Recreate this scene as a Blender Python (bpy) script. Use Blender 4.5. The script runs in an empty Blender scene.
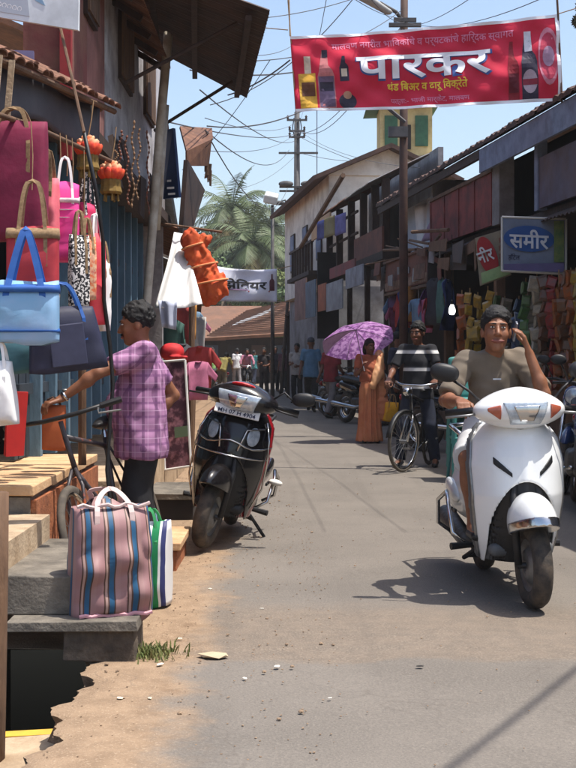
import bpy, bmesh, math, random
import numpy as np
from mathutils import Vector, Matrix, Euler
R = math.radians
random.seed(7)
HAZE = 0.00055
S = bpy.context.scene
COL = S.collection
# ------------------------------------------------------------------ camera
F, HC, CX, HY = 1300.0, 1.25, 288.0, 358.0        # focal length in photo pixels, eye height, principal column, horizon row
cam_d = bpy.data.cameras.new("camera"); cam = bpy.data.objects.new("camera", cam_d); COL.objects.link(cam)
cam.location = (0, 0, HC); cam.rotation_euler = (R(90), 0, 0)
cam_d.sensor_fit = 'VERTICAL'; cam_d.sensor_height = 36; cam_d.lens = 36 * F / 768
cam_d.shift_y = -26 / 768.0
cam_d.clip_start = 0.1; cam_d.clip_end = 2000
S.camera = cam
# ------------------------------------------------------------------ sky and sun
SUN_EL, SUN_AZ = 71.0, 103.0                        # azimuth clockwise from +Y: nearly square to the street, from the right
W = bpy.data.worlds.new("World"); S.world = W; W.use_nodes = True
nt = W.node_tree; bg = nt.nodes['Background']
sky = nt.nodes.new('ShaderNodeTexSky'); sky.sky_type = 'NISHITA'; sky.sun_disc = False
sky.sun_elevation = R(SUN_EL); sky.sun_rotation = R(SUN_AZ)
sky.air_density = 1.0; sky.dust_density = 2.5; sky.ozone_density = 1.0; sky.altitude = 0
nt.links.new(sky.outputs[0], bg.inputs[0]); bg.inputs[1].default_value = 0.15
sun_d = bpy.data.lights.new("sun", 'SUN'); sun_d.energy = 3.9; sun_d.angle = R(0.53); sun_d.color = (1.0, 0.95, 0.87)
sun = bpy.data.objects.new("sun", sun_d); COL.objects.link(sun)
sdir = Vector((math.sin(R(SUN_AZ)) * math.cos(R(SUN_EL)), math.cos(R(SUN_AZ)) * math.cos(R(SUN_EL)), math.sin(R(SUN_EL))))
sun.rotation_euler = sdir.to_track_quat('Z', 'Y').to_euler(); sun.location = (6, -4, 12)
S.view_settings.view_transform = 'Standard'; S.view_settings.look = 'None'
S.view_settings.exposure = 0.66; S.view_settings.gamma = 1.0; S.view_settings.use_curve_mapping = False
S.render.engine = 'CYCLES'
S.cycles.use_denoising = True
S.cycles.max_bounces = 6; S.cycles.diffuse_bounces = 3; S.cycles.glossy_bounces = 3; S.cycles.transmission_bounces = 4
S.cycles.caustics_reflective = False; S.cycles.caustics_refractive = False

# ------------------------------------------------------------------ helpers
def P(px, py, Y):
    return Vector(((px - CX) / F * Y, Y, HC - (py - HY) / F * Y))
def GP(px, py):
    return P(px, py, F * HC / (py - HY))
def lin(r, g, b):
    f = lambda c: (c / 255 / 12.92) if c <= 10 else ((c / 255 + .055) / 1.055) ** 2.4
    return (f(r), f(g), f(b), 1)
OFF = {}
def tag(o, label=None, cat=None, group=None, kind=None):
    if label: o['label'] = label
    if cat: o['category'] = cat
    if group: o['group'] = group
    if kind: o['kind'] = kind
    return o
def thing(name, loc, label, cat, group=None, rz=0, rx=0, ry=0):
    o = bpy.data.objects.new(name, None); COL.objects.link(o); o.empty_display_size = .1
    o.location = loc; o.rotation_euler = (rx, ry, rz)
    OFF[o.name] = Vector(loc)
    return tag(o, label, cat, group)
def link(name, me, mat, parent=None, world=True, smooth=False):
    o = bpy.data.objects.new(name, me); COL.objects.link(o)
    if mat is not None and not me.materials: me.materials.append(mat)
    if parent is not None:
        o.parent = parent
        off = OFF.get(parent.name, Vector((0, 0, 0)))
        if world: me.transform(Matrix.Translation(-off))
        OFF[o.name] = off
    else:
        OFF[o.name] = Vector((0, 0, 0))
    if smooth:
        me.polygons.foreach_set('use_smooth', [True] * len(me.polygons))
    return o
def place(name, me, parent, loc, rot=(0, 0, 0), scale=(1, 1, 1)):
    """a copy sharing mesh data, at a world location, under parent"""
    o = bpy.data.objects.new(name, me); COL.objects.link(o)
    if parent is not None:
        o.parent = parent; o.location = Vector(loc) - OFF.get(parent.name, Vector((0, 0, 0)))
        OFF[o.name] = OFF.get(parent.name, Vector((0, 0, 0)))
    else:
        o.location = loc
    o.rotation_euler = rot; o.scale = scale
    return o
def copy_tree(o, parent=None):
    c = o.copy(); COL.objects.link(c); c.parent = parent
    if parent is not None: c.matrix_parent_inverse = o.matrix_parent_inverse.copy()
    for ch in [x for x in bpy.data.objects if x.parent == o]: copy_tree(ch, c)
    return c

class MB:
    def __init__(s): s.v = []; s.f = []; s.m = []
    def add(s, vs, fs, mi=0):
        n = len(s.v); s.v += [tuple(v) for v in vs]; s.f += [tuple(i + n for i in f) for f in fs]; s.m += [mi] * len(fs); return s
    def box(s, c, d, rot=None, mi=0, jit=0):
        c = Vector(c); hx, hy, hz = d[0] / 2, d[1] / 2, d[2] / 2
        M_ = rot if isinstance(rot, Matrix) else (Euler(rot).to_matrix() if rot is not None else Matrix.Identity(3))
        vs = []
        for x in (-1, 1):
            for y in (-1, 1):
                for z in (-1, 1):
                    p = Vector((x * hx, y * hy, z * hz))
                    if jit: p += Vector([random.uniform(-jit, jit) for _ in range(3)])
                    vs.append(c + M_ @ p)
        return s.add(vs, [(0, 1, 3, 2), (4, 6, 7, 5), (0, 4, 5, 1), (2, 3, 7, 6), (0, 2, 6, 4), (1, 5, 7, 3)], mi)
    def slab(s, quad, t, mi=0):
        """a quad of four world points (counter-clockwise seen from its front) thickened backwards by t"""
        q = [Vector(p) for p in quad]; n = (q[1] - q[0]).cross(q[3] - q[0]).normalized()
        b = [p - n * t for p in q]
        return s.add(q + b, [(0, 1, 2, 3), (7, 6, 5, 4), (0, 4, 5, 1), (1, 5, 6, 2), (2, 6, 7, 3), (3, 7, 4, 0)], mi)
    def tube(s, pts, r, n=8, mi=0, cap=True):
        pts = [Vector(p) for p in pts]; rs = r if isinstance(r, (list, tuple)) else [r] * len(pts)
        base = len(s.v); prev = None
        for i, p in enumerate(pts):
            d = (pts[min(i + 1, len(pts) - 1)] - pts[max(i - 1, 0)]).normalized()
            if prev is None:
                u = d.orthogonal().normalized()
            else:
                u = (prev - d * prev.dot(d)).normalized() if (prev - d * prev.dot(d)).length > 1e-5 else d.orthogonal().normalized()
            prev = u; w = d.cross(u)
            for k in range(n):
                a = 2 * math.pi * k / n
                s.v.append(tuple(p + (u * math.cos(a) + w * math.sin(a)) * rs[i]))
        for i in range(len(pts) - 1):
            for k in range(n):
                a, b = base + i * n + k, base + i * n + (k + 1) % n
                s.f.append((a, b, b + n, a + n)); s.m.append(mi)
        if cap:
            s.f.append(tuple(base + k for k in reversed(range(n)))); s.m.append(mi)
            e = base + (len(pts) - 1) * n
            s.f.append(tuple(e + k for k in range(n))); s.m.append(mi)
        return s
    def lathe(s, prof, n=16, M_=None, mi=0, a0=0, a1=2 * math.pi):
        """prof: (radius, height) about local Z, placed by matrix M_"""
        M_ = M_ or Matrix.Identity(4); full = abs(a1 - a0 - 2 * math.pi) < 1e-6
        cnt = n if full else n + 1; base = len(s.v)
        for (r, z) in prof:
            for k in range(cnt):
                a = a0 + (a1 - a0) * k / n
                s.v.append(tuple(M_ @ Vector((r * math.cos(a), r * math.sin(a), z))))
        for i in range(len(prof) - 1):
            for k in range(n):
                k2 = (k + 1) % cnt
                s.f.append((base + i * cnt + k, base + i * cnt + k2, base + (i + 1) * cnt + k2, base + (i + 1) * cnt + k)); s.m.append(mi)
        return s
    def grid(s, fn, nu, nv, mi=0):
        base = len(s.v)
        for j in range(nv + 1):
            for i in range(nu + 1):
                s.v.append(tuple(fn(i / nu, j / nv)))
        for j in range(nv):
            for i in range(nu):
                a = base + j * (nu + 1) + i
                s.f.append((a, a + 1, a + nu + 2, a + nu + 1)); s.m.append(mi)
        return s
    def prism(s, poly, p0, ux, uy, depth, mi=0):
        """2-D polygon (ccw) on plane p0+ux,uy extruded back by depth along -(ux x uy)"""
        p0, ux, uy = Vector(p0), Vector(ux), Vector(uy); n = ux.cross(uy).normalized()
        a = [p0 + ux * x + uy * y for x, y in poly]; b = [p - n * depth for p in a]; k = len(poly)
        return s.add(a + b, [tuple(range(k)), tuple(reversed(range(k, 2 * k)))] + [(i, i + k, (i + 1) % k + k, (i + 1) % k) for i in range(k)], mi)
    def mesh(s, name):
        me = bpy.data.meshes.new(name); me.from_pydata(s.v, [], s.f); me.update(); return me
    def build(s, name, mat, parent=None, world=True, smooth=False, bevel=0, solid=0, mats=None):
        me = s.mesh(name)
        if mats:
            for m in mats: me.materials.append(m)
            me.polygons.foreach_set('material_index', s.m)
        o = link(name, me, mat, parent, world, smooth)
        if solid:
            md = o.modifiers.new('thickness', 'SOLIDIFY'); md.thickness = solid; md.offset = 0
        if bevel:
            md = o.modifiers.new('bevel', 'BEVEL'); md.width = bevel; md.segments = 2; md.limit_method = 'ANGLE'
        return o

# ---- materials
MATS = {}
def mat(name, c, c2=None, sc=6, rough=.75, bump=0, bsc=40, metal=0, spec=.4, stain=None, ssc=1.3, samt=.5, stretch=(1, 1, 1), coat=0, emit=0, trans=0, alpha=1, detail=5, world=False, cw=(.35, .7)):
    if name in MATS: return MATS[name]
    m = bpy.data.materials.new(name); m.use_nodes = True; N = m.node_tree.nodes; L = m.node_tree.links
    b = N['Principled BSDF']; MATS[name] = m
    b.inputs['Roughness'].default_value = rough; b.inputs['Metallic'].default_value = metal
    b.inputs['Specular IOR Level'].default_value = spec; b.inputs['Coat Weight'].default_value = coat
    b.inputs['Base Color'].default_value = c
    b.inputs['Transmission Weight'].default_value = trans; b.inputs['Alpha'].default_value = alpha
    if emit:
        b.inputs['Emission Color'].default_value = c; b.inputs['Emission Strength'].default_value = emit
    if c2 is None and not bump and not stain: return m
    tc = N.new('ShaderNodeTexCoord'); mp = N.new('ShaderNodeMapping'); mp.inputs['Scale'].default_value = stretch
    if world:
        g = N.new('ShaderNodeNewGeometry'); L.new(g.outputs['Position'], mp.inputs[0])
    else:
        L.new(tc.outputs['Object'], mp.inputs[0])
    src = None
    if c2 is not None:
        nz = N.new('ShaderNodeTexNoise'); nz.inputs['Scale'].default_value = sc; nz.inputs['Detail'].default_value = detail; nz.inputs['Roughness'].default_value = .6
        L.new(mp.outputs[0], nz.inputs['Vector'])
        mr = N.new('ShaderNodeMapRange'); mr.inputs[1].default_value = cw[0]; mr.inputs[2].default_value = cw[1]
        L.new(nz.outputs[0], mr.inputs[0])
        mx = N.new('ShaderNodeMix'); mx.data_type = 'RGBA'; mx.inputs['A'].default_value = c; mx.inputs['B'].default_value = c2
        L.new(mr.outputs[0], mx.inputs['Factor']); src = mx.outputs['Result']
    if stain is not None:
        nz = N.new('ShaderNodeTexNoise'); nz.inputs['Scale'].default_value = ssc; nz.inputs['Detail'].default_value = 7; nz.inputs['Roughness'].default_value = .65
        L.new(mp.outputs[0], nz.inputs['Vector'])
        mr = N.new('ShaderNodeMapRange'); mr.inputs[1].default_value = .45; mr.inputs[2].default_value = .72; mr.inputs[4].default_value = samt
        L.new(nz.outputs[0], mr.inputs[0])
        mx = N.new('ShaderNodeMix'); mx.data_type = 'RGBA'; mx.inputs['A'].default_value = c; mx.inputs['B'].default_value = stain
        if src: L.new(src, mx.inputs['A'])
        L.new(mr.outputs[0], mx.inputs['Factor']); src = mx.outputs['Result']
    if src: L.new(src, b.inputs['Base Color'])
    if bump:
        nz = N.new('ShaderNodeTexNoise'); nz.inputs['Scale'].default_value = bsc; nz.inputs['Detail'].default_value = 4
        L.new(mp.outputs[0], nz.inputs['Vector'])
        bp = N.new('ShaderNodeBump'); bp.inputs['Strength'].default_value = bump; bp.inputs['Distance'].default_value = .02
        L.new(nz.outputs[0], bp.inputs['Height']); L.new(bp.outputs[0], b.inputs['Normal'])
    return m
def stripe_mat(name, axis, bands, period, rough=.8, warp=.0, base=None):
    """repeating colour bands along an object axis: bands = [(pos, colour)...] constant ramp"""
    if name in MATS: return MATS[name]
    m = bpy.data.materials.new(name); m.use_nodes = True; N = m.node_tree.nodes; L = m.node_tree.links; MATS[name] = m
    b = N['Principled BSDF']; b.inputs['Roughness'].default_value = rough; b.inputs['Specular IOR Level'].default_value = .25
    tc = N.new('ShaderNodeTexCoord'); sp = N.new('ShaderNodeSeparateXYZ'); L.new(tc.outputs['Object'], sp.inputs[0])
    d = N.new('ShaderNodeMath'); d.operation = 'DIVIDE'; d.inputs[1].default_value = period
    if axis == 4:
        at = N.new('ShaderNodeAttribute'); at.attribute_name = 'arc'; L.new(at.outputs['Fac'], d.inputs[0])
    elif axis == 3:
        ad = N.new('ShaderNodeMath'); ad.operation = 'ADD'; L.new(sp.outputs[0], ad.inputs[0]); L.new(sp.outputs[1], ad.inputs[1]); L.new(ad.outputs[0], d.inputs[0])
    else: L.new(sp.outputs[axis], d.inputs[0])
    f = N.new('ShaderNodeMath'); f.operation = 'FRACT'; L.new(d.outputs[0], f.inputs[0])
    r = N.new('ShaderNodeValToRGB'); r.color_ramp.interpolation = 'CONSTANT'
    el = r.color_ramp.elements
    while len(el) < len(bands): el.new(.5)
    for e, (p_, c_) in zip(el, bands): e.position = p_; e.color = c_
    L.new(f.outputs[0], r.inputs[0]); L.new(r.outputs[0], b.inputs['Base Color'])
    return m

# ---- signed-distance modelling with surface nets (organic bodies, panels, cloth)
def nets(D, org, h):
    s = D < 0
    nx, ny, nz = D.shape
    cnt = np.zeros((nx - 1, ny - 1, nz - 1), np.int8)
    for a in (0, 1):
        for b in (0, 1):
            for c in (0, 1):
                cnt += s[a:nx - 1 + a, b:ny - 1 + b, c:nz - 1 + c]
    act = (cnt > 0) & (cnt < 8)
    idx = np.argwhere(act)
    if len(idx) == 0: return np.zeros((0, 3)), np.zeros((0, 4), int)
    mp = -np.ones(act.shape, np.int64); mp[act] = np.arange(len(idx))
    cs = [(a, b, c) for a in (0, 1) for b in (0, 1) for c in (0, 1)]
    acc = np.zeros((len(idx), 3)); num = np.zeros(len(idx))
    for i, c0 in enumerate(cs):
        for c1 in cs[i + 1:]:
            if sum(abs(x - y) for x, y in zip(c0, c1)) != 1: continue
            d0 = D[idx[:, 0] + c0[0], idx[:, 1] + c0[1], idx[:, 2] + c0[2]]
            d1 = D[idx[:, 0] + c1[0], idx[:, 1] + c1[1], idx[:, 2] + c1[2]]
            k = (d0 < 0) != (d1 < 0)
            t = np.where(k, d0 / np.where(k, d0 - d1, 1), 0)
            for ax in range(3):
                acc[:, ax] += np.where(k, c0[ax] + t * (c1[ax] - c0[ax]), 0)
            num += k
    V = org + (idx + acc / num[:, None]) * h
    faces = []
    for ax in range(3):
        sl0 = [slice(None)] * 3; sl1 = [slice(None)] * 3
        sl0[ax] = slice(0, -1); sl1[ax] = slice(1, None)
        a0 = s[tuple(sl0)]; a1 = s[tuple(sl1)]
        e = np.argwhere(a0 != a1)
        o1, o2 = [(1, 2), (2, 0), (0, 1)][ax]
        ok = (e[:, o1] > 0) & (e[:, o2] > 0) & (e[:, o1] < D.shape[o1] - 1) & (e[:, o2] < D.shape[o2] - 1)
        e = e[ok]
        q = []
        for (u, v) in ((-1, -1), (0, -1), (0, 0), (-1, 0)):
            c = e.copy(); c[:, o1] += u; c[:, o2] += v
            q.append(mp[c[:, 0], c[:, 1], c[:, 2]])
        q = np.stack(q, 1)
        inside0 = s[e[:, 0], e[:, 1], e[:, 2]]
        q[~inside0] = q[~inside0][:, ::-1]
        faces.append(q)
    return V, np.concatenate(faces)
def np_mesh(name, V, Fq, smooth=True):
    me = bpy.data.meshes.new(name)
    me.vertices.add(len(V)); me.vertices.foreach_set('co', np.asarray(V, np.float32).ravel())
    me.loops.add(len(Fq) * 4); me.loops.foreach_set('vertex_index', Fq.astype(np.int32).ravel())
    me.polygons.add(len(Fq)); me.polygons.foreach_set('loop_start', np.arange(0, len(Fq) * 4, 4, dtype=np.int32))
    me.polygons.foreach_set('use_smooth', np.ones(len(Fq), bool))
    me.update(calc_edges=True); me.validate(); return me
def relax(V, Fq, it, lam=.5):
    e = np.concatenate([Fq[:, [0, 1]], Fq[:, [1, 2]], Fq[:, [2, 3]], Fq[:, [3, 0]]])
    e = np.concatenate([e, e[:, ::-1]])
    deg = np.bincount(e[:, 0], minlength=len(V))[:, None]
    for i in range(it):
        for l in (lam, -lam * 1.03):
            s = np.zeros_like(V)
            for ax in range(3): s[:, ax] = np.bincount(e[:, 0], V[e[:, 1], ax], minlength=len(V))
            V = V + l * (s / np.maximum(deg, 1) - V)
    return V
class SDF:
    """union of primitives, each evaluated only near itself"""
    def __init__(s): s.p = []; s.post = []
    def cap(s, a, b, r1, r2=None, k=.02, flat=None, cuts=None, sub=False):
        a, b = np.array(a, float), np.array(b, float); r2 = r1 if r2 is None else r2
        def f(X):
            v = X - a; ba = b - a
            if flat is not None:
                n, fc = np.array(flat[0], float), flat[1]; n = n / np.linalg.norm(n)
                v = v + (v @ n)[..., None] * n * (fc - 1); ba = ba + n * (ba @ n) * (fc - 1)
            t = np.clip((v @ ba) / max(ba @ ba, 1e-9), 0, 1)
            d = np.linalg.norm(v - t[..., None] * ba, axis=-1) - (r1 + (r2 - r1) * t)
            for (p0, n) in (cuts or []):
                n = np.array(n, float); n = n / np.linalg.norm(n)
                d = np.maximum(d, (X - np.array(p0, float)) @ n)
            return d
        rm = max(r1, r2); s.p.append((f, np.minimum(a, b) - rm, np.maximum(a, b) + rm, k, sub)); return s
    def ell(s, c, r, k=.02, rot=None, cuts=None, sub=False, pw=2):
        c, r = np.array(c, float), np.array(r, float)
        Rm = np.array(Euler(rot).to_matrix()) if rot is not None else np.eye(3)
        def f(X):
            v = (X - c) @ Rm
            q = np.sum(np.abs(v / r) ** pw, -1) ** (1 / pw)
            d = (q - 1) * r.min() * (1 if pw == 2 else 1)
            for (p0, n) in (cuts or []):
                n = np.array(n, float); n = n / np.linalg.norm(n)
                d = np.maximum(d, (X - np.array(p0, float)) @ n)
            return d
        rm = r.max() if rot is not None else r
        s.p.append((f, c - rm, c + rm, k, sub)); return s
    def box(s, c, hd, rr=.02, k=.02, rot=None, sub=False):
        c, hd = np.array(c, float), np.array(hd, float)
        Rm = np.array(Euler(rot).to_matrix()) if rot is not None else np.eye(3)
        def f(X):
            q = np.abs((X - c) @ Rm) - hd + rr
            return np.linalg.norm(np.maximum(q, 0), axis=-1) + np.minimum(q.max(-1), 0) - rr
        rm = np.linalg.norm(hd) if rot is not None else hd
        s.p.append((f, c - rm, c + rm, k, sub)); return s
    def fn(s, f, lo, hi, k=.005, sub=False):
        s.p.append((f, np.array(lo, float), np.array(hi, float), k, sub)); return s
    def field(s, h, noise=None):
        lo = np.min([p[1] for p in s.p if not p[4]], 0) - 4 * h - .01; hi = np.max([p[2] for p in s.p if not p[4]], 0) + 4 * h + .01
        n = np.ceil((hi - lo) / h).astype(int) + 1
        D = np.full(n, 1.0)
        for (f, a, b, k, sub) in s.p:
            i0 = np.maximum(np.floor((a - k - 3 * h - lo) / h).astype(int), 0); i1 = np.minimum(np.ceil((b + k + 3 * h - lo) / h).astype(int) + 1, n)
            if np.any(i1 <= i0): continue
            ax = [lo[j] + np.arange(i0[j], i1[j]) * h for j in range(3)]
            X = np.stack(np.meshgrid(*ax, indexing='ij'), -1)
            d = f(X); sl = tuple(slice(i0[j], i1[j]) for j in range(3)); c = D[sl]
            if sub:
                d = -d
                D[sl] = np.maximum(c, d)
            else:
                hh = np.maximum(k - np.abs(c - d), 0) / max(k, 1e-6)
                D[sl] = np.minimum(c, d) - hh * hh * k * .25
        if noise is not None or s.post:
            ax = [lo[j] + np.arange(n[j]) * h for j in range(3)]
            X = np.stack(np.meshgrid(*ax, indexing='ij'), -1)
            if noise is not None: D += noise(X)
            for g in s.post: D = g(D, X)
        return D, lo
    def build(s, name, mat, parent=None, h=.01, noise=None, it=1, world=False):
        D, lo = s.field(h, noise); V, Fq = nets(D, lo, h)
        if it: V = relax(V, Fq, it)
        return link(name, np_mesh(name, V, Fq), mat, parent, world)
def folds(amp, freqs, seed=0):
    rs = np.random.RandomState(seed); ws = [(rs.normal(size=3) * f, rs.uniform(0, 6.28)) for f in freqs]
    def g(X):
        o = 0
        for w, ph in ws: o = o + np.sin(X @ w + ph + 1.3 * np.sin(X @ (w[[1, 2, 0]] * .6)))
        return o * amp / len(ws)
    return g
def smooth_path(pts, n=4):
    pts = [Vector(p) for p in pts]; out = []
    for i in range(len(pts) - 1):
        p0, p1, p2, p3 = pts[max(i - 1, 0)], pts[i], pts[i + 1], pts[min(i + 2, len(pts) - 1)]
        for k in range(n):
            t = k / n; out.append(.5 * ((2 * p1) + (p2 - p0) * t + (2 * p0 - 5 * p1 + 4 * p2 - p3) * t * t + (3 * p1 - p0 - 3 * p2 + p3) * t ** 3))
    return out + [pts[-1]]
def text_mesh(body, height, bold=.0, width=None, slices=None, name='lettering'):
    """filled text outline in the XZ plane, baseline start at the origin, scaled to a height (and width)"""
    c = bpy.data.curves.new('t', 'FONT'); c.body = body; c.offset = bold; c.resolution_u = 3
    o = bpy.data.objects.new('t', c); COL.objects.link(o)
    me = bpy.data.meshes.new_from_object(o.evaluated_get(bpy.context.evaluated_depsgraph_get()))
    bpy.data.objects.remove(o); bpy.data.curves.remove(c)
    bm = bmesh.new(); bm.from_mesh(me); bpy.data.meshes.remove(me)
    bmesh.ops.remove_doubles(bm, verts=bm.verts, dist=1e-5)
    xs = [v.co.x for v in bm.verts]; ys = [v.co.y for v in bm.verts]
    x0, x1, y0, y1 = min(xs), max(xs), min(ys), max(ys)
    sy = height / (y1 - y0); sx = (width / (x1 - x0)) if width else sy
    for v in bm.verts: v.co = Vector(((v.co.x - x0) * sx, 0, (v.co.y - y0) * sy))
    if slices:
        w = (x1 - x0) * sx
        for i in range(1, int(height / .03)):
            bmesh.ops.bisect_plane(bm, geom=bm.verts[:] + bm.edges[:] + bm.faces[:], plane_co=(0, 0, i * .03), plane_no=(0, 0, 1))
        for i in range(1, int(w / slices)):
            bmesh.ops.bisect_plane(bm, geom=bm.verts[:] + bm.edges[:] + bm.faces[:], plane_co=(i * slices, 0, 0), plane_no=(1, 0, 0))
    me = bpy.data.meshes.new(name); bm.to_mesh(me); bm.free(); return me, (x1 - x0) * sx
# ------------------------------------------------------------------ palette
m_conc = mat('concrete', lin(128, 120, 108), lin(92, 86, 78), 9, .9, .35, 60, stain=lin(52, 47, 42), ssc=3.0, samt=.75)
m_concl = mat('concrete_pale', lin(190, 168, 140), lin(160, 136, 108), 8, .9, .3, 50, stain=lin(110, 88, 66), ssc=2.6, samt=.6)
m_sand = mat('sandstone_cap', lin(214, 178, 138), lin(190, 148, 106), 7, .9, .25, 60, stain=lin(130, 96, 66), ssc=2.2, samt=.5)
m_later = mat('laterite', lin(170, 104, 66), lin(140, 82, 52), 10, .9, .4, 50, stain=lin(86, 56, 40), ssc=4, samt=.6)
m_earth = mat('bare_earth', lin(150, 122, 96), lin(118, 94, 72), 12, .95, .6, 60, stain=lin(78, 62, 48), ssc=5, samt=.7)
m_dwood = mat('dark_wood', lin(66, 48, 38), lin(46, 34, 28), 14, .8, .3, 60, stretch=(1, 1, .25))
m_wood = mat('weathered_wood', lin(116, 88, 66), lin(88, 66, 50), 14, .85, .3, 60, stretch=(1, 1, .3), stain=lin(54, 40, 32), ssc=3)
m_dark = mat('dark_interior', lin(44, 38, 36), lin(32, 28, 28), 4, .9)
m_rust = mat('rusted_sheet', lin(124, 86, 64), lin(94, 62, 46), 10, .75, .2, 60, stain=lin(58, 42, 36), ssc=3, samt=.8, metal=.1)
m_tin = mat('galvanised_sheet', lin(136, 138, 138), lin(110, 108, 104), 5, .55, .1, 60, stain=lin(104, 74, 54), ssc=2, samt=.7, metal=.35)
m_dtin = mat('dark_corrugated', lin(70, 58, 54), lin(52, 44, 42), 6, .7, .1, 40, stain=lin(92, 64, 48), ssc=2.5, samt=.5)
m_pipe = mat('galvanised_pipe', lin(206, 198, 184), lin(184, 174, 158), 8, .5, .1, 80, metal=.1, stain=lin(140, 112, 84), ssc=4)
m_black = mat('black_plastic', lin(26, 26, 28), lin(36, 35, 36), 20, .5)
m_chrome = mat('chrome', lin(200, 200, 200), rough=.18, metal=1)
m_steel = mat('dull_steel', lin(150, 150, 150), lin(120, 120, 118), 20, .4, metal=.8)
m_rubber = mat('tyre_rubber', lin(52, 48, 45), lin(74, 66, 58), 18, .85, .2, 120, stain=lin(112, 96, 80), ssc=9, samt=.45)
m_tile = mat('clay_tile', lin(128, 90, 70), lin(96, 68, 55), 9, .85, .3, 50, stain=lin(74, 58, 50), ssc=4, samt=.7)
m_white = mat('white_cloth', lin(236, 234, 232), lin(222, 220, 218), 6, .8)
m_rope = mat('rope', lin(170, 140, 104), lin(130, 104, 76), 30, .9)

# ------------------------------------------------------------------ road, ground, open drain
def road_material():
    m = bpy.data.materials.new('road_surface'); m.use_nodes = True; N = m.node_tree.nodes; L = m.node_tree.links
    b = N['Principled BSDF']; b.inputs['Roughness'].default_value = .9; b.inputs['Specular IOR Level'].default_value = .25
    g = N.new('ShaderNodeNewGeometry'); sp = N.new('ShaderNodeSeparateXYZ'); L.new(g.outputs['Position'], sp.inputs[0])
    def noise(sc, det=6, ro=.6, vec=None):
        n = N.new('ShaderNodeTexNoise'); n.inputs['Scale'].default_value = sc; n.inputs['Detail'].default_value = det; n.inputs['Roughness'].default_value = ro
        L.new(vec or g.outputs['Position'], n.inputs['Vector']); return n.outputs[0]
    def math_(op, a, b_=None, c_=None):
        n = N.new('ShaderNodeMath'); n.operation = op
        for i, x in enumerate((a, b_, c_)):
            if x is None: continue
            if isinstance(x, (int, float)): n.inputs[i].default_value = x
            else: L.new(x, n.inputs[i])
        return n.outputs[0]
    def rng(v, a, b_, c_=0, d=1, sm=True):
        n = N.new('ShaderNodeMapRange'); n.interpolation_type = 'SMOOTHSTEP' if sm else 'LINEAR'
        for i, x in enumerate((a, b_, c_, d)): n.inputs[i + 1].default_value = x
        L.new(v, n.inputs[0]); return n.outputs[0]
    def mix(fac, a, b_):
        n = N.new('ShaderNodeMix'); n.data_type = 'RGBA'; L.new(fac, n.inputs['Factor'])
        for k, x in (('A', a), ('B', b_)):
            if isinstance(x, tuple): n.inputs[k].default_value = x
            else: L.new(x, n.inputs[k])
        return n.outputs['Result']
    n1 = noise(1.1); n2 = noise(9); n3 = noise(110, 3); n4 = noise(2.6, 8, .7)
    asph = mix(rng(n1, .3, .7), lin(119, 112, 104), lin(106, 100, 93))
    asph = mix(rng(n3, .45, .8), asph, lin(130, 122, 113))
    asph = mix(rng(n3, .5, .15), asph, lin(97, 91, 86))
    # the rougher brown patched strip across the road
    yy = math_('ADD', sp.outputs[1], math_('MULTIPLY', math_('SUBTRACT', n4, .5), .5))
    band = math_('MULTIPLY', rng(yy, 5.33, 5.42), rng(yy, 6.75, 6.25))
    patch = mix(rng(n2, .35, .65), lin(130, 113, 96), lin(112, 98, 84))
    patch = mix(rng(n3, .5, .72), patch, lin(150, 134, 115))
    asph = mix(math_('MULTIPLY', band, .5), asph, patch)
    # long tyre-worn streaks
    mp = N.new('ShaderNodeMapping'); mp.inputs['Scale'].default_value = (3.2, .12, 1); L.new(g.outputs['Position'], mp.inputs[0])
    asph = mix(math_('MULTIPLY', rng(noise(1.0, 4, .6, mp.outputs[0]), .5, .75), .35), asph, lin(92, 86, 80))
    # sandy dirt washed along the left edge (boundary follows the road's own edge line)
    xe = math_('ADD', sp.outputs[0], math_('MULTIPLY', math_('MAXIMUM', math_('SUBTRACT', sp.outputs[1], 9), 0), .07))
    xd = math_('ADD', xe, math_('MULTIPLY', math_('SUBTRACT', n4, .5), .55))
    dm = rng(xd, -.27, -.50)
    dirt = mix(rng(n2, .3, .7), lin(156, 131, 105), lin(134, 111, 88))
    dirt = mix(rng(n3, .55, .75), dirt, lin(178, 156, 130))
    dirt = mix(math_('MULTIPLY', rng(noise(5, 8, .7), .55, .72), .6), dirt, lin(112, 88, 66))
    c = mix(math_('MULTIPLY', dm, .9), asph, dirt)
    # fine cracks in the near surface
    v = N.new('ShaderNodeTexVoronoi'); v.feature = 'DISTANCE_TO_EDGE'; v.inputs['Scale'].default_value = .55
    wv = N.new('ShaderNodeVectorMath'); wv.operation = 'ADD'; nn = N.new('ShaderNodeTexNoise'); nn.inputs['Scale'].default_value = 2.5
    L.new(g.outputs['Position'], nn.inputs['Vector']); L.new(g.outputs['Position'], wv.inputs[0]); L.new(nn.outputs['Color'], wv.inputs[1]); L.new(wv.outputs[0], v.inputs['Vector'])
    c = mix(math_('MULTIPLY', rng(v.outputs['Distance'],   .006, .0), .22), c, lin(84, 76, 70))
    L.new(c, b.inputs['Base Color'])
    bp = N.new('ShaderNodeBump'); bp.inputs['Strength'].default_value = .5; bp.inputs['Distance'].default_value = .012
    L.new(math_('ADD', n3, math_('MULTIPLY', n2, .6)), bp.inputs['Height']); L.new(bp.outputs[0], b.inputs['Normal'])
    return m
m_road = road_material()
random.seed(3)
def ragged(y):
    return -.80 + .035 * math.sin(y * 9.1) + .02 * math.sin(y * 23.7 + 1) + .008 * math.sin(y * 53) + .004 * math.sin(y * 131)
mb = MB()
ys = [-4 + i * .25 for i in range(29)] + [3.25 + i * .02 for i in range(120)] + [5.65 + i * .35 for i in range(60)] + [26.7 + i * 2 for i in range(40)]
xs = [0, .06, .14, .28, .5, .8, 1.2, 1.8, 2.5, 3.4, 4.5, 6]
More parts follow.
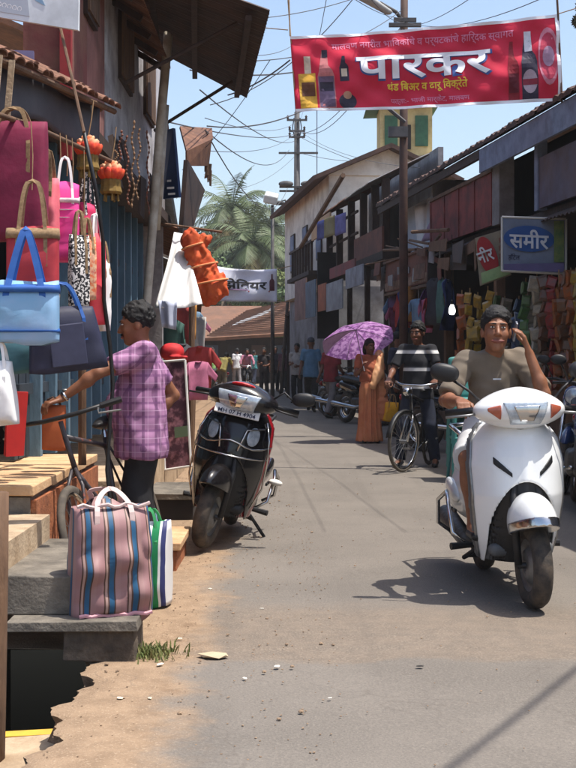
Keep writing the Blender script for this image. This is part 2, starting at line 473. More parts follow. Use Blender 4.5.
def roadp(y, i):
    xl = ragged(y) if y < 5.6 else -1.35
    return (xl + xs[i], y, .006 * math.sin(y * 1.7 + xs[i] * 2.3) * min(1, xs[i] * 4) - (.012 if i == 0 and y < 5.6 else 0))
for j, y in enumerate(ys):
    for i in range(len(xs)): mb.v.append(roadp(y, i))
for j in range(len(ys) - 1):
    for i in range(len(xs) - 1):
        a = j * len(xs) + i; mb.f.append((a, a + 1, a + 1 + len(xs), a + len(xs))); mb.m.append(0)
o = mb.build('road', m_road, smooth=True); tag(o, kind='structure')
# earth bank of the drain under the road's ragged edge
mb = MB()
for j, y in enumerate(ys):
    if y > 5.7: break
    x = ragged(y)
    for k, (dx, z) in enumerate(((0, -.012), (.03, -.06), (.01, -.14), (.045, -.26), (.02, -.9))):
        kk = min(k, 1); mb.v.append((x + dx + kk * (.014 * math.sin(y * 31 + k * 2.1) + .009 * math.sin(y * 77 + k)), y, z + kk * .01 * math.sin(y * 47 + k)))
n = j
for j in range(n - 1):
    for k in range(4):
        a = j * 5 + k; mb.f.append((a, a + 1, a + 6, a + 5)); mb.m.append(0)
o = mb.build('drain_bank', m_earth, smooth=False); tag(o, kind='structure')
mb = MB().box((-1.06, 1.0, -.93), (.62, 11, .06)); tag(mb.build('drain_bed', mat('drain_mud', lin(74, 64, 54), lin(52, 46, 40), 8, .7, .5, 20)), kind='structure')
mb = MB().box((-1.36, 1.0, -.47), (.16, 10, .9)); tag(mb.build('drain_wall', mat('shade_dark_drain_wall', lin(62, 54, 46), lin(44, 38, 33), 7, .8, .4, 30)), kind='structure')  # wall colour darkened to stand for the shade deep in the drain
# open ground all round, out to the horizon, leaving the drain open
mb = MB()
for (x0, x1, y0, y1) in ((-.74, 300, -200, 400), (-300, -1.29, -200, 400), (-1.29, -.74, 5.7, 400), (-1.29, -.74, -200, -4.2)):
    mb.add([(x0, y0, -.03), (x1, y0, -.03), (x1, y1, -.03), (x0, y1, -.03)], [(0, 1, 2, 3)])
tag(mb.build('ground', mat('ground_earth', lin(150, 124, 98), lin(124, 102, 80), 2, .95, .3, 30)), kind='structure')

# ------------------------------------------------------------------ left: steps, platform, drain slabs
t = thing('stone_steps', (-.95, 5.9, 0), 'grey stone steps with pale riser climbing to the bag shop platform', 'steps')
MB().box((-.89, 5.55, .145), (.54, .42, .042), jit=.004).build('drain_slab', m_conc, t, bevel=.004)
MB().box((-.78, 5.53, .06), (.29, .34, .126), jit=.008).build('support_block', mat('mossy_block', lin(104, 90, 76), lin(74, 64, 54), 12, .95, .6, 40, stain=lin(48, 42, 36), ssc=5, samt=.8), t, bevel=.006)
MB().box((-1.02, 6.065, .245), (.42, 1.15, .165), jit=.005).build('tread', m_conc, t, bevel=.006)
MB().box((-1.45, 6.065, .30), (.46, 1.14, .30), jit=.004).build('tread', m_concl, t, bevel=.005)
MB().box((-1.225, 6.065, .372), (.02, 1.13, .16)).build('riser', m_concl, t)
t = thing('shop_platform', (-1.6, 8, 0), 'raised sandy stone platform along the blue shuttered shop front', 'platform')
MB().box((-1.72, 7.75, .27), (.80, 2.2, .54), jit=.004).build('core', m_conc, t)
for i in range(4):
    MB().box((-1.715, 6.90 + i * .56, .572), (.84, .55, .05), jit=.005).build('paving_slab', m_sand, t, bevel=.006)
MB().box((-1.305, 7.75, .27), (.03, 2.17, .5)).build('side_facing', m_later, t)
MB().box((-1.66, 11.9, .2), (1.0, 5.9, .4)).build('core', m_concl, t)
for (x, y, w, l, h, lab) in ((-.735, 7.95, .17, .72, .17, 'low tan stone step block beside the black scooter front wheel'), (-.91, 10.5, .36, .9, .2, 'grey slab step over the drain behind the purple shirted man')):
    t = thing('step_block', (x, y, 0), lab, 'step')
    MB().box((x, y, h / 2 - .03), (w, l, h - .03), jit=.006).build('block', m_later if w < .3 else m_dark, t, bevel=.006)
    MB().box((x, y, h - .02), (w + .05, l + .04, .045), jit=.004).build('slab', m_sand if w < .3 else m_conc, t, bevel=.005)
t = thing('stone_slab', (-1.0, 4.6, -.15), 'pale broken slab with yellow painted edge lying in the open drain', 'slab')
MB().box((-1.0, 4.55, -.2), (.34, .5, .09), rot=(R(4), R(-6), R(-10)), jit=.012).build('slab', m_concl, t, bevel=.008)
MB().box((-1.0, 4.835, -.195), (.33, .05, .10), rot=(R(4), R(-6), R(-10)), jit=.004).build('painted_edge', mat('yellow_paint', lin(214, 170, 60), lin(190, 146, 62), 10, .8), t)
o = MB().tube([(-1.06, 4.55, -.5), (-1.045, 4.55, .1), (-1.035, 4.55, .5), (-1.03, 4.56, .78)], [.062, .058, .055, .05], 10).build('wooden_post', m_wood, smooth=True)
tag(o, 'weathered wooden post standing in the open drain by the steps', 'post')

# ------------------------------------------------------------------ left: bag shop with blue shutters
m_blue = mat('slate_blue_paint', lin(52, 62, 72), lin(42, 51, 60), 6, .7, .15, 50, stain=lin(44, 48, 54), ssc=3, stretch=(1, 1, .3))
m_lblue = mat('pale_blue_paint', lin(98, 128, 148), lin(80, 108, 128), 6, .7, .15, 50, stain=lin(66, 76, 82), ssc=3, stretch=(1, 1, .3))
m_maroon = mat('maroon_plaster', lin(120, 66, 62), lin(98, 56, 52), 3, .9, .2, 30, stain=lin(138, 108, 84), ssc=1.8, samt=.7)
m_peel = mat('peeling_grey_plaster', lin(196, 194, 196), lin(164, 160, 162), 4, .9, .2, 30, stain=lin(82, 70, 68), ssc=1.7, samt=.85)
t = thing('bag_shop', (-2.2, 10, 0), 'old two storey shop with blue plank shutters and maroon upper wall', 'building')
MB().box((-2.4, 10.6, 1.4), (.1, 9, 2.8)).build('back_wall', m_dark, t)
MB().box((-1.9, 15.05, 1.5), (.9, .12, 3)).build('end_wall', m_peel, t)
y = 8.15
k = 0
while y < 14.9:
    w = .46 if k % 2 == 0 else .09
    pl = MB()
    if w > .2:
        for q in range(4): pl.box((-1.73 + .004 * (q % 2), y + .06 + q * .115, 1.66), (.03, .108, 2.1), jit=.002)
        pl.box((-1.70, y + w / 2, 1.05), (.03, w - .02, .07)); pl.box((-1.70, y + w / 2, 2.2), (.03, w - .02, .07))
        pl.build('shutter_panel', m_blue, t)
    else:
        pl.box((-1.69, y + w / 2, 1.68), (.1, w - .01, 2.2)).build('door_post', m_lblue, t)
    y += w; k += 1
MB().box((-1.6, 11.5, 2.82), (.5, 7.2, .1)).build('floor_beam', m_dwood, t)
MB().box((-1.55, 8.72, 4.5), (.25, 1.0, 3.25)).build('upper_wall', m_maroon, t)
MB().box((-1.55, 9.68, 4.5), (.24, .9, 3.25)).build('upper_wall', mat('faded_rose_plaster', lin(150, 104, 96), lin(128, 84, 80), 3, .9, .2, 30, stain=lin(90, 66, 58), ssc=1.5, samt=.8), t)
MB().box((-1.55, 12.6, 4.5), (.25, 4.9, 3.25)).build('upper_wall', m_peel, t)
for (yy, zz, w, h) in ((9.3, 3.9, .5, .5), (11.3, 3.95, .8, .7), (13.2, 4.0, .8, .7)):
    f = MB().box((-1.415, yy, zz), (.04, w, h)).build('window', m_dwood, t)
    for q in range(5): MB().box((-1.39, yy - w / 2 + (q + .5) * w / 5, zz), (.02, w / 5 - .02, h - .06)).build('shutter_slat', m_wood, f)
MB().box((-1.4, 8.2, 4.0), (.07, .06, 3.0)).build('corner_post', mat('red_paint', lin(150, 44, 44), lin(124, 36, 38), 8, .7), t)
for i in range(9):  # corrugated eave sheets over the upper wall
    q = MB()
    y0 = 8.6 + i * .42
    def fn(u, v, y0=y0): return (-1.62 + v * .5, y0 + u * .44, 4.32 - v * .3 + .012 * math.sin(u * .44 / .075 * 2 * math.pi) + .004 * (i % 2))
    q.grid(fn, 24, 1).build('eave_sheet', m_rust, t, solid=.006)
for i in range(7): MB().box((-1.4, 8.75 + i * .6, 4.13), (.5, .04, .05), rot=(0, R(31), 0)).build('rafter', m_dwood, t)
for (y_, w_, z_) in ((10.2, .35, 2.6), (10.9, .3, 2.72), (12.0, .5, 2.55), (13.0, .45, 2.7)):
    MB().box((-1.35, y_, z_ + .18), (.02, w_, .36), rot=(0, R(random.uniform(-8, 8)), 0), jit=.02).build('valance_board', m_dwood, t)

# tile awning in front of the bag stall
A = Vector((-1.52, 6.22, 2.77)); B = Vector((-1.05, 7.86, 2.77)); e = (B - A).normalized(); up = Vector((-e.y, e.x, 0)) * .9 + Vector((0, 0, .42)); up.normalize()
AWN = t = thing('tiled_awning', (-1.4, 7.1, 2.4), 'sloping awning of broken clay tiles over the hanging bags', 'awning')
tl = MB()
for k in range(9):
    a = math.pi * k / 8
    tl.v += [(math.cos(a) * .05, 0, math.sin(a) * .03), (math.cos(a) * .043, .26, math.sin(a) * .026), (math.cos(a) * .042, 0, math.sin(a) * .022), (math.cos(a) * .036, .26, math.sin(a) * .018)]
for k in range(8):
    b_ = k * 4; tl.f += [(b_, b_ + 4, b_ + 5, b_ + 1), (b_ + 2, b_ + 3, b_ + 7, b_ + 6), (b_, b_ + 2, b_ + 6, b_ + 4)]; tl.m += [0] * 3
tl.f += [(0, 1, 3, 2), (32, 34, 35, 33)]; tl.m += [0] * 2
tile_me = tl.mesh('tile'); tile_me.materials.append(m_tile)
ang = math.atan2(e.y, e.x); rot0 = Matrix((e, up, e.cross(up))).transposed().to_euler()
for r in range(4):
    for i in range(19):
        p = A + e * (i * .092 + (.046 if r % 2 else 0)) + up * (r * .2 - random.uniform(0, .05)) + e.cross(up) * (.012 * (r % 2) + random.uniform(0, .01))
        place('tile', tile_me, t, p, (rot0.x + random.uniform(-.05, .05), rot0.y + random.uniform(-.1, .1), rot0.z + random.uniform(-.1, .1)))
MB().tube([A + Vector((.0, 0, -.03)), B + Vector((0, 0, -.03))], .018, 8).build('batten', m_wood, t)
MB().tube([A + up * .1 + Vector((.0, 0, -.05)), B + up * .1 + Vector((0, 0, -.05))], .02, 8).build('batten', m_wood, t)
q = MB()
def fn(u, v):
    p = A - up * -.06 + e * (u * 1.62); return p + Vector((0, 0, -.05 - v * (.24 + .03 * math.sin(u * 9)))) + e.cross(Vector((0, 0, 1))) * (-.02 + .015 * math.sin(u * 14 + v))
q.grid(fn, 40, 6).build('valance_sheet', mat('grey_tarpaulin', lin(82, 78, 80), lin(62, 60, 64), 4, .6, .1, 20), t, smooth=True, solid=.004)
for (u, w) in ((.22, .03), (.15, .015), (.02, .03)):
    p = A + e * (u * 1.62) + Vector((.02, -.02, -.17)); MB().box(p, (w, .012, .3), rot=(0, R(5), 0)).build('strip', m_concl, t)
for yy, xx in ((6.3, -1.62), (7.9, -1.25)):
    MB().tube([(xx, yy, .6), (xx, yy, 2.75)], .025, 8).build('prop', m_wood, t)
o = MB().box((-1.72, 7.5, 2.98), (.5, .05, .09), rot=(0, 0, R(8))).build('beam', mat('violet_beam', lin(120, 116, 156), lin(98, 96, 132), 6, .8)); tag(o, 'bluish painted beam above the tiled awning', 'beam')
# white sign board over it
t = thing('shop_sign', (-1.25, 6.9, 3.0), 'white tilted sign board with grey drawing above the tiled awning', 'sign')
b0 = P(-26, 13, 6.9); b1 = P(78, 30, 6.75)
ux = (b1 - b0).normalized(); uz = Vector((0, .1, 1)).normalized()
MB().slab([b0, b1, b1 + uz * .62, b0 + uz * .62], .02).build('board', mat('sign_white', lin(214, 218, 222), lin(196, 202, 208), 4, .6, stain=lin(150, 150, 150), ssc=4, samt=.4), t)
nf = ux.cross(uz) * -1
nf = nf if nf.y < 0 else -nf
q = MB()
for i in range(5): q.lathe([(.009, 0), (.014, 0)], 12, Matrix.Translation(b0 + ux * (.15 + i * .03) + uz * (.07 + i * -.002) + nf * .004) @ ux.to_track_quat('X', 'Z').to_matrix().to_4x4() @ Matrix.Rotation(R(90), 4, 'X'))
q.build('printed_ring', mat('sign_ink_white', lin(240, 240, 240)), t)
MB().slab([b0 + ux * .02 + uz * .03 + nf * .003, b0 + ux * .33 + uz * .03 + nf * .003, b0 + ux * .24 + uz * .6 + nf * .003, b0 + ux * .02 + uz * .6 + nf * .003], .002).build('printed_panel', mat('sign_grey', lin(170, 176, 186), lin(156, 162, 174), 5), t)
MB().slab([b0 + ux * .36 + uz * .12 + nf * .003, b0 + ux * .42 + uz * .1 + nf * .003, b0 + ux * .3 + uz * .3 + nf * .003, b0 + ux * .27 + uz * .3 + nf * .003], .002).build('printed_stroke', mat('sign_bluegrey', lin(120, 150, 176)), t)
MB().slab([b0 + ux * .40 + uz * .17 + nf * .003, b0 + ux * .50 + uz * .22 + nf * .003, b0 + ux * .50 + uz * .25 + nf * .003, b0 + ux * .38 + uz * .22 + nf * .003], .002).build('printed_stroke', MATS['sign_bluegrey'], t)

# ------------------------------------------------------------------ bags for sale
def ribbon(mb, pts, w, t=.004, side=Vector((1, 0, 0))):
    pts = [Vector(p) for p in pts]; base = len(mb.v)
    for i, p in enumerate(pts):
        d = (pts[min(i + 1, len(pts) - 1)] - pts[max(i - 1, 0)]).normalized()
        sd = (side - d * side.dot(d)); sd = sd.normalized() if sd.length > 1e-4 else d.orthogonal().normalized(); n = d.cross(sd)
        for (a, b) in ((-1, -1), (1, -1), (1, 1), (-1, 1)): mb.v.append(tuple(p + sd * (a * w / 2) + n * (b * t / 2)))
    for i in range(len(pts) - 1):
        for k in range(4):
            a, b = base + i * 4 + k, base + i * 4 + (k + 1) % 4
            mb.f.append((a, b, b + 4, a + 4)); mb.m.append(0)
    mb.f.append(tuple(base + k for k in (3, 2, 1, 0))); mb.m.append(0); e_ = base + (len(pts) - 1) * 4
    mb.f.append(tuple(e_ + k for k in range(4))); mb.m.append(0)
    return mb
def bag_body(mb, w, h, d, taper=.0, sag=.02, seed=0, pw=4.5, mi=0, n=28, m=12):
    arcs = mb.__dict__.setdefault('arc', []); rs = random.Random(seed); base = len(mb.v); per = [0.0]; fx = lambda a, r: r * math.copysign(abs(a) ** (2 / pw), a)
    for i in range(1, n):
        a0, a1 = 2 * math.pi * (i - 1) / n, 2 * math.pi * i / n
        per.append(per[-1] + math.hypot(fx(math.cos(a1), w / 2) - fx(math.cos(a0), w / 2), fx(math.sin(a1), d / 2) - fx(math.sin(a0), d / 2)))
    ph = [rs.uniform(0, 6.28) for _ in range(6)]
    for j in range(m + 1):
        v = j / m; z = v * h
        pin = 1 - .5 * max(0, (v - .78) / .22) ** 2
        cw = w / 2 * (1 + taper * (v - .5) * 2); cd = d / 2 * pin * (1 + .12 * math.sin(v * 3.1))
        for i in range(n):
            a = 2 * math.pi * i / n; c, s_ = math.cos(a), math.sin(a)
            x = cw * math.copysign(abs(c) ** (2 / pw), c); y = cd * math.copysign(abs(s_) ** (2 / pw), s_)
            wob = sag * (math.sin(x * 17 + z * 9 + ph[0]) + .7 * math.sin(x * 31 - z * 23 + ph[1]) + .5 * math.sin(z * 41 + x * 8 + ph[2])) * .33 * math.sin(math.pi * min(1, v * 1.1 + .08))
            y += math.copysign(wob, s_) if abs(s_) > .3 else 0
            zz = z + (.4 * sag * math.sin(x * 25 + ph[3]) if j in (0, m) else 0)
            mb.v.append((x, y, zz)); arcs.append(per[i])
    for j in range(m):
        for i in range(n):
            a = base + j * n + i; b = base + j * n + (i + 1) % n
            mb.f.append((a, b, b + n, a + n)); mb.m.append(mi)
    mb.f.append(tuple(base + i for i in reversed(range(n)))); mb.m.append(mi)
    mb.f.append(tuple(base + m * n + i for i in range(n))); mb.m.append(mi)
    return mb
def make_bag(name, label, cat, loc, w, h, d, m_body, m_strap, strap_h, yaw=0, tilt=0, taper=0, sag=.02, seed=0, strap_w=.013, trims=(), pocket=None, group=None, converge=.5, straps=True):
    t = thing(name, loc, label, cat, group, rz=R(yaw), ry=R(tilt))
    bag_body(MB(), w, h, d, taper, sag, seed).build('body', m_body, t, world=False, smooth=True)
    if straps:
        for sgn in (-1, 1):
            q = MB(); x0 = w * .27
            pts = []
            for k in range(15):
                u = k / 14 * 2 - 1
                x = x0 * (abs(u) ** converge) * (1 if u > 0 else -1)
                pts.append((x, sgn * (d * .3) * (abs(u)) - sgn * .004 * 0 + sgn * d * .12, h * .82 + (strap_h + h * .18) * (1 - abs(u) ** 1.6)))
            pts = [(pts[0][0], sgn * (d / 2 + .006), h * .55)] + [(pts[0][0], sgn * (d / 2 + .004), h * .8)] + pts[1:-1] + [(pts[-1][0], sgn * (d / 2 + .004), h * .8)] + [(pts[-1][0], sgn * (d / 2 + .006), h * .45)]
            ribbon(q, pts, strap_w, .005).build('strap', m_strap, t, world=False)
    for (z0, z1, mm) in trims:
        bag_body(MB(), w * (1 + taper * ((z0 + z1) / h - 1)) + .006, z1 - z0, d * 1.13 + .008, 0, .0, seed, m=2).build('trim', mm, t, world=False, smooth=True).location.z = z0
    if pocket:
        pw_, ph_, mm = pocket
        MB().box((0, -d / 2 * 1.1 - .006, h * .40), (pw_, .014, ph_)).build('pocket', mm, t, world=False, bevel=.005)
    return t
m_bagred = mat('bag_red', lin(176, 52, 60), lin(150, 40, 52), 10, .7)
m_jute = mat('jute', lin(150, 124, 92), lin(116, 92, 66), 60, .9)
m_cool = mat('sky_blue_nylon', lin(116, 168, 204), lin(150, 174, 206), 2.5, .5, .1, 14)
m_royal = mat('royal_blue_webbing', lin(44, 96, 168), lin(34, 78, 148), 12, .7)
m_navy = mat('navy_nylon', lin(44, 46, 70), lin(34, 36, 56), 8, .6, .1, 12)
m_teal = mat('teal_cloth', lin(70, 112, 124), lin(52, 92, 104), 6, .8)
m_pink = mat('hot_pink_cloth', lin(232, 70, 150), lin(214, 50, 130), 8, .7)
m_maro = mat('maroon_fabric', lin(128, 32, 66), lin(104, 24, 54), 8, .75, .1, 30)
m_dots = mat('black_white_dots', lin(40, 38, 42), lin(226, 220, 214), 75, .8, cw=(.49, .53), detail=1)
m_flow = mat('floral_orange', lin(226, 120, 70), lin(226, 190, 150), 30, .8, cw=(.45, .55), stain=lin(170, 50, 70), ssc=22, samt=.9)
m_coral = mat('coral_cloth', lin(236, 84, 92), lin(210, 56, 78), 8, .7)
m_salmon = mat('salmon_cloth', lin(232, 122, 130), lin(214, 96, 112), 8, .7)
def hang(px, py, Y): return P(px, py, Y)
make_bag('shopping_bag', 'large plain maroon fabric bag hanging under the tiled awning', 'bag', hang(14, 240, 6.45), .34, .585, .10, m_maro, m_jute, .07, yaw=-8, sag=.02, strap_w=.02, seed=1)
make_bag('tote_bag', 'red tote bag with jute trim and jute straps', 'bag', hang(33, 300, 6.1), .24, .34, .12, m_bagred, m_jute, .22, yaw=4, seed=2, strap_w=.018, trims=((.285, .335, m_jute), (.0, .04, m_jute)))
make_bag('cooler_bag', 'sky blue cooler bag with royal blue straps and trim', 'bag', hang(26, 344, 5.75), .29, .27, .17, m_cool, m_royal, .24, yaw=6, seed=3, strap_w=.028, trims=((.225, .262, m_royal), (.05, .068, m_royal)), sag=.03, converge=1.2)
make_bag('tote_bag', 'dark navy tote bag with front pocket hanging askew', 'bag', hang(69, 370, 6.25), .34, .30, .10, m_navy, m_royal, .12, strap_w=.016, yaw=18, tilt=-7, taper=-.12, seed=4, pocket=(.17, .2, mat('navy_pocket', lin(58, 60, 84), lin(46, 48, 70), 10, .6)))
make_bag('shopping_bag', 'teal cloth bag half hidden under the cooler bag', 'bag', hang(12, 373, 6.35), .26, .2, .14, m_teal, m_navy, .1, yaw=0, seed=5, sag=.04)
make_bag('tote_bag', 'hot pink tote bag with white striped band', 'bag', hang(65, 262, 6.7), .145, .40, .10, m_pink, m_white, .14, yaw=10, seed=6, sag=.035, trims=((.30, .335, mat('white_webbing', lin(226, 218, 214), lin(190, 170, 170), 40, .8)), (.26, .27, m_white), (.22, .23, m_white)))
make_bag('tote_bag', 'salmon pink bag with jute handle behind the red tote', 'bag', hang(47, 240, 6.62), .12, .30, .09, m_salmon, m_jute, .16, yaw=-10, seed=7, sag=.03, strap_w=.02)
make_bag('tote_bag', 'black bag covered in white rings beside the pink bags', 'bag', hang(79, 306, 6.55), .10, .36, .07, m_dots, m_jute, .12, yaw=25, seed=8)
make_bag('tote_bag', 'orange floral patterned bag in the row of hanging bags', 'bag', hang(87, 300, 7.0), .09, .34, .08, m_flow, m_jute, .1, yaw=25, seed=9)
make_bag('tote_bag', 'tall coral red bag at the end of the hanging row', 'bag', hang(95, 326, 7.2), .10, .50, .10, m_coral, m_white, .12, yaw=30, seed=10, sag=.03)
make_bag('tote_bag', 'crimson pink bag hanging above the coral bag', 'bag', hang(88, 232, 7.5), .12, .16, .1, mat('crimson_cloth', lin(214, 44, 96), lin(184, 34, 84), 8, .7), m_dots, .2, yaw=30, seed=11)
make_bag('shopping_bag', 'white plastic bag hanging beside the red cloth', 'bag', hang(-2, 424, 5.7), .15, .26, .12, m_white, m_white, .1, yaw=0, seed=12, sag=.05, taper=-.2)
make_bag('tote_bag', 'narrow white bag hanging behind the coral bag', 'bag', hang(103, 330, 7.6), .06, .42, .1, m_white, m_jute, .1, yaw=40, seed=13)
o = MB().tube([(-1.62, 5.6, 2.42), (-1.30, 6.6, 2.43), (-1.05, 7.75, 2.42)], .014, 8).build('hanging_rail', m_wood, smooth=True); tag(o, 'thin wooden rail the bags hang from', 'rail')
o = MB().box(P(16, 424, 6.9) + Vector((0, 0, 0)), (.1, .03, .34), rot=(0, R(3), R(20)), jit=.006).build('red_cloth', mat('scarlet_cloth', lin(190, 40, 36), lin(160, 30, 30), 6, .8)); tag(o, 'hanging scarlet cloth behind the white plastic bag', 'cloth')
# bag straps' suspension cords
random.seed(11)
for i, (px, y0, y1, Y) in enumerate(((60, 133, 182, 6.7), (72, 138, 190, 6.8), (66, 135, 176, 6.75), (84, 150, 240, 7.2), (40, 126, 170, 6.5), (31, 122, 190, 6.35))):
    a, b = P(px, y0, Y), P(px - 1 + i % 3, y1, Y)
    o = MB().tube([a, (a + b) / 2 + Vector((.006, 0, 0)), b], .003, 6).build('hanging_cord', m_rope, AWN)
# flower lanterns
def lantern(loc, label):
    t = thing('flower_lantern', loc, label, 'lantern', 'flower lanterns')
    mr, mo, mg = mat('lantern_red', lin(206, 52, 36), lin(226, 96, 50), 24, .7), mat('lantern_cream', lin(230, 190, 150), lin(232, 130, 80), 24, .7), mat('lantern_gold', lin(134, 106, 44), lin(104, 80, 34), 30, .7)
    for ring, (n, r, z, mm, sz) in enumerate(((11, .062, .075, mr, .034), (9, .045, .105, mo, .03), (6, .022, .13, mo, .026))):
        for i in range(n):
            a = 2 * math.pi * (i + .5 * ring) / n
            s_ = SDF; q = MB()
            q.lathe([(0, -sz), (sz * .6, -sz * .75), (sz * .85, 0), (sz * .55, sz * .8), (0, sz)], 8, Matrix.Translation((r * math.cos(a), r * math.sin(a), z)) @ Matrix.Rotation(a, 4, 'Z') @ Matrix.Rotation(R(25), 4, 'Y') @ Matrix.Diagonal((.6, 1, 1.1, 1)))
            q.build('petal', mm, t, world=False, smooth=True)
    q = MB(); n = 20
    for j, (r, z) in enumerate(((.05, .06), (.056, .03), (.055, 0), (.062, -.03), (.052, -.045))):
        for i in range(n): a = 2 * math.pi * i / n; q.v.append((r * (1 + .1 * (i % 2)) * math.cos(a), r * (1 + .1 * (i % 2)) * math.sin(a), z))
    for j in range(4):
        for i in range(n): a = j * n + i; b = j * n + (i + 1) % n; q.f.append((a, b, b + n, a + n)); q.m.append(0)
    q.build('skirt', mg, t, world=False)
    for i in range(5):
        a = i * 1.256; MB().tube([(.04 * math.cos(a), .04 * math.sin(a), -.03), (.042 * math.cos(a), .042 * math.sin(a), -.085)], [.006, .009], 6).build('tassel', mg, t, world=False)
    MB().tube([(0, 0, .14), (.02, 0, .25), (.03, .01, .36)], .004, 5).build('cord', m_rope, t, world=False)
lantern(P(88, 163, 7.4), 'red and cream flower lantern nearest the pink bags'); lantern(P(111, 187, 7.75), 'red and cream flower lantern in front of the blue shutters')
# bead garlands under the eave
random.seed(5)
for i, (px, y0, y1, Y) in enumerate(((121, 130, 186, 8.6), (133, 120, 208, 9.4), (126, 135, 205, 9.0), (140, 128, 200, 10.0), (148, 130, 215, 10.8), (116, 150, 178, 8.4))):
    a, b = P(px, y0, Y), P(px + (i % 3 - 1) * 3, y1, Y); q = MB(); n = 34
    pts = [a.lerp(b, k / n) + Vector((.01 * math.sin(k * .5 + i), 0, 0)) for k in range(n + 1)]
    q.tube(pts, [.003 + .007 * (k % 2) for k in range(n + 1)], 6)
    o = q.build('bead_garland', mat('garland_beads%d' % (i % 2), lin(150, 116, 84) if i % 2 else lin(126, 70, 52), lin(96, 70, 52), 40, .7)); tag(o, 'dried bead garland hanging from the shop eave', 'garland', 'garlands under the eave')
# bamboo stick and black cable
o = MB().tube([P(60, 26, 6.9), P(72, 78, 6.6), P(84, 132, 6.4)], .008, 6).build('bamboo_stick', m_wood); tag(o, 'thin stick leaning on the tiled awning edge', 'stick')
pts = [P(84, 132, 7.0), P(96, 190, 7.05), P(103, 240, 7.1), P(104, 300, 7.15), P(110, 345, 7.2), P(113, 385, 7.2), P(110, 420, 7.2), P(107, 470, 7.2), P(110, 500, 7.2), P(107, 530, 7.2)]
o = MB().tube(pts, .011, 8).build('black_cable', m_black, smooth=True); tag(o, 'thick black cable hanging in front of the purple shirted man', 'cable')

# ------------------------------------------------------------------ pipe, corrugated flap, cloths beyond the bag shop
o = MB().tube([P(173, -20, 12), P(160, 130, 12), P(147, 300, 12), P(143, 350, 12), Vector((P(141, 380, 12).x, 12, 0.15))], [.042, .042, .04, .04, .04], 10).build('metal_pipe', m_pipe, smooth=True); tag(o, 'tall pale leaning metal pipe at the end of the shop eave', 'pipe')
o = MB().tube([P(166, 105, 12.1), P(157, 230, 12.1)], .03, 8).build('metal_pipe', m_pipe, smooth=True); tag(o, 'short pale pipe fixed behind the tall leaning pipe', 'pipe')
t = thing('sheet_awning', (-.8, 11.5, 3.8), 'large dark corrugated sheet awning jutting over the street on struts', 'awning')
for i in range(4):
    q = MB(); y0 = 10.0 + i * .78
    def fn(u, v, y0=y0, i=i):
        y = y0 + u * .80; xo = -.14 - (y - 10) * .088
        return (-1.25 + (xo + 1.25) * v, y, 4.32 - v * (.40 + .012 * (y - 10)) + .014 * math.sin(u * .8 / .09 * 2 * math.pi) + .006 * (i % 2))
    q.grid(fn, 40, 2).build('sheet', m_dtin, t, solid=.005)
for (x, z) in ((-.33, 3.9), (-.75, 4.09), (-1.1, 4.23)):
    MB().box((x - .08, 11.55, z - .02), (.05, 3.0, .04), rot=(0, 0, R(4))).build('purlin', m_dwood, t)
for yy in (10.4, 12.6):
    MB().tube([(-1.3, yy, 3.45), (-.38 - (yy - 10) * .06, yy, 3.93)], .016, 6).build('strut', m_dwood, t)
# tall cloths
def cloth_sheet(name, label, pts_fn, mat_, nu=24, nv=18, cat='cloth'):
    o = MB().grid(pts_fn, nu, nv).build(name, mat_, smooth=True, solid=.004); return tag(o, label, cat)
a, b, c_, d_ = P(174, 232, 14.5), P(184, 234, 14.5), P(203, 304, 13.75), P(154, 308, 13.65)
def fn(u, v):
    p = (a.lerp(b, u)).lerp(d_.lerp(c_, u), v); f = .06 * math.sin(u * 10 + v * 2) * v + .03 * math.sin(u * 4 + v * 5)
    return p + Vector((.25 * f, f, -.02 * math.sin(u * math.pi) * v))
cloth_sheet('hanging_cloth', 'bright white cloth spreading to a triangle beside the orange bundle', fn, m_white)
a2, b2, c2, d2 = P(158, 300, 13.6), P(177, 302, 13.6), P(176, 330, 13.6), P(162, 327, 13.6)
def fn(u, v): return a2.lerp(b2, u).lerp(d2.lerp(c2, u), v) + Vector((0, .03 * math.sin(u * 9), 0))
cloth_sheet('hanging_cloth', 'small pale cloth below the big white triangle cloth', fn, mat('pale_cloth', lin(190, 196, 214), lin(170, 176, 198), 6, .8), 10, 6)
s = SDF()
c0 = P(203, 268, 14.2)
s.cap(c0 + Vector((-.12, 0, .30)), c0 + Vector((.08, 0, -.22)), .12, .19, k=.05, flat=((0, 1, 0), 1.3)); s.cap(c0 + Vector((-.14, 0, .36)), c0 + Vector((.04, 0, .30)), .06, .06, k=.03)
t = thing('cloth_bundle', c0, 'orange rope-tied cloth bundle hanging beside the white cloth', 'bundle')
s.build('bundle', mat('orange_cloth', lin(212, 96, 44), lin(186, 66, 34), 9, .75, .3, 18), t, .02, folds(.034, (18, 30, 46), 3), world=True)
for k, zz in enumerate((.24, .02, -.16)):
    q = MB(); n = 20; r = .13 + .035 * k
    pts = [c0 + Vector((-.10 + (.24 - zz) * .42 + r * math.cos(i * 2 * math.pi / n), (r * .8) * math.sin(i * 2 * math.pi / n), zz + .04 * math.cos(i * 2 * math.pi / n))) for i in range(n + 1)]
    q.tube(pts, .012, 6).build('tie', mat('orange_light_cloth', lin(232, 160, 110), lin(220, 130, 80), 10, .8), t, smooth=True)
o = MB().tube([P(150, 222, 14.4), P(222, 232, 14.4)], .014, 6).build('hanging_rail', m_wood); tag(o, 'horizontal pole holding the white cloth and orange bundle', 'rail')
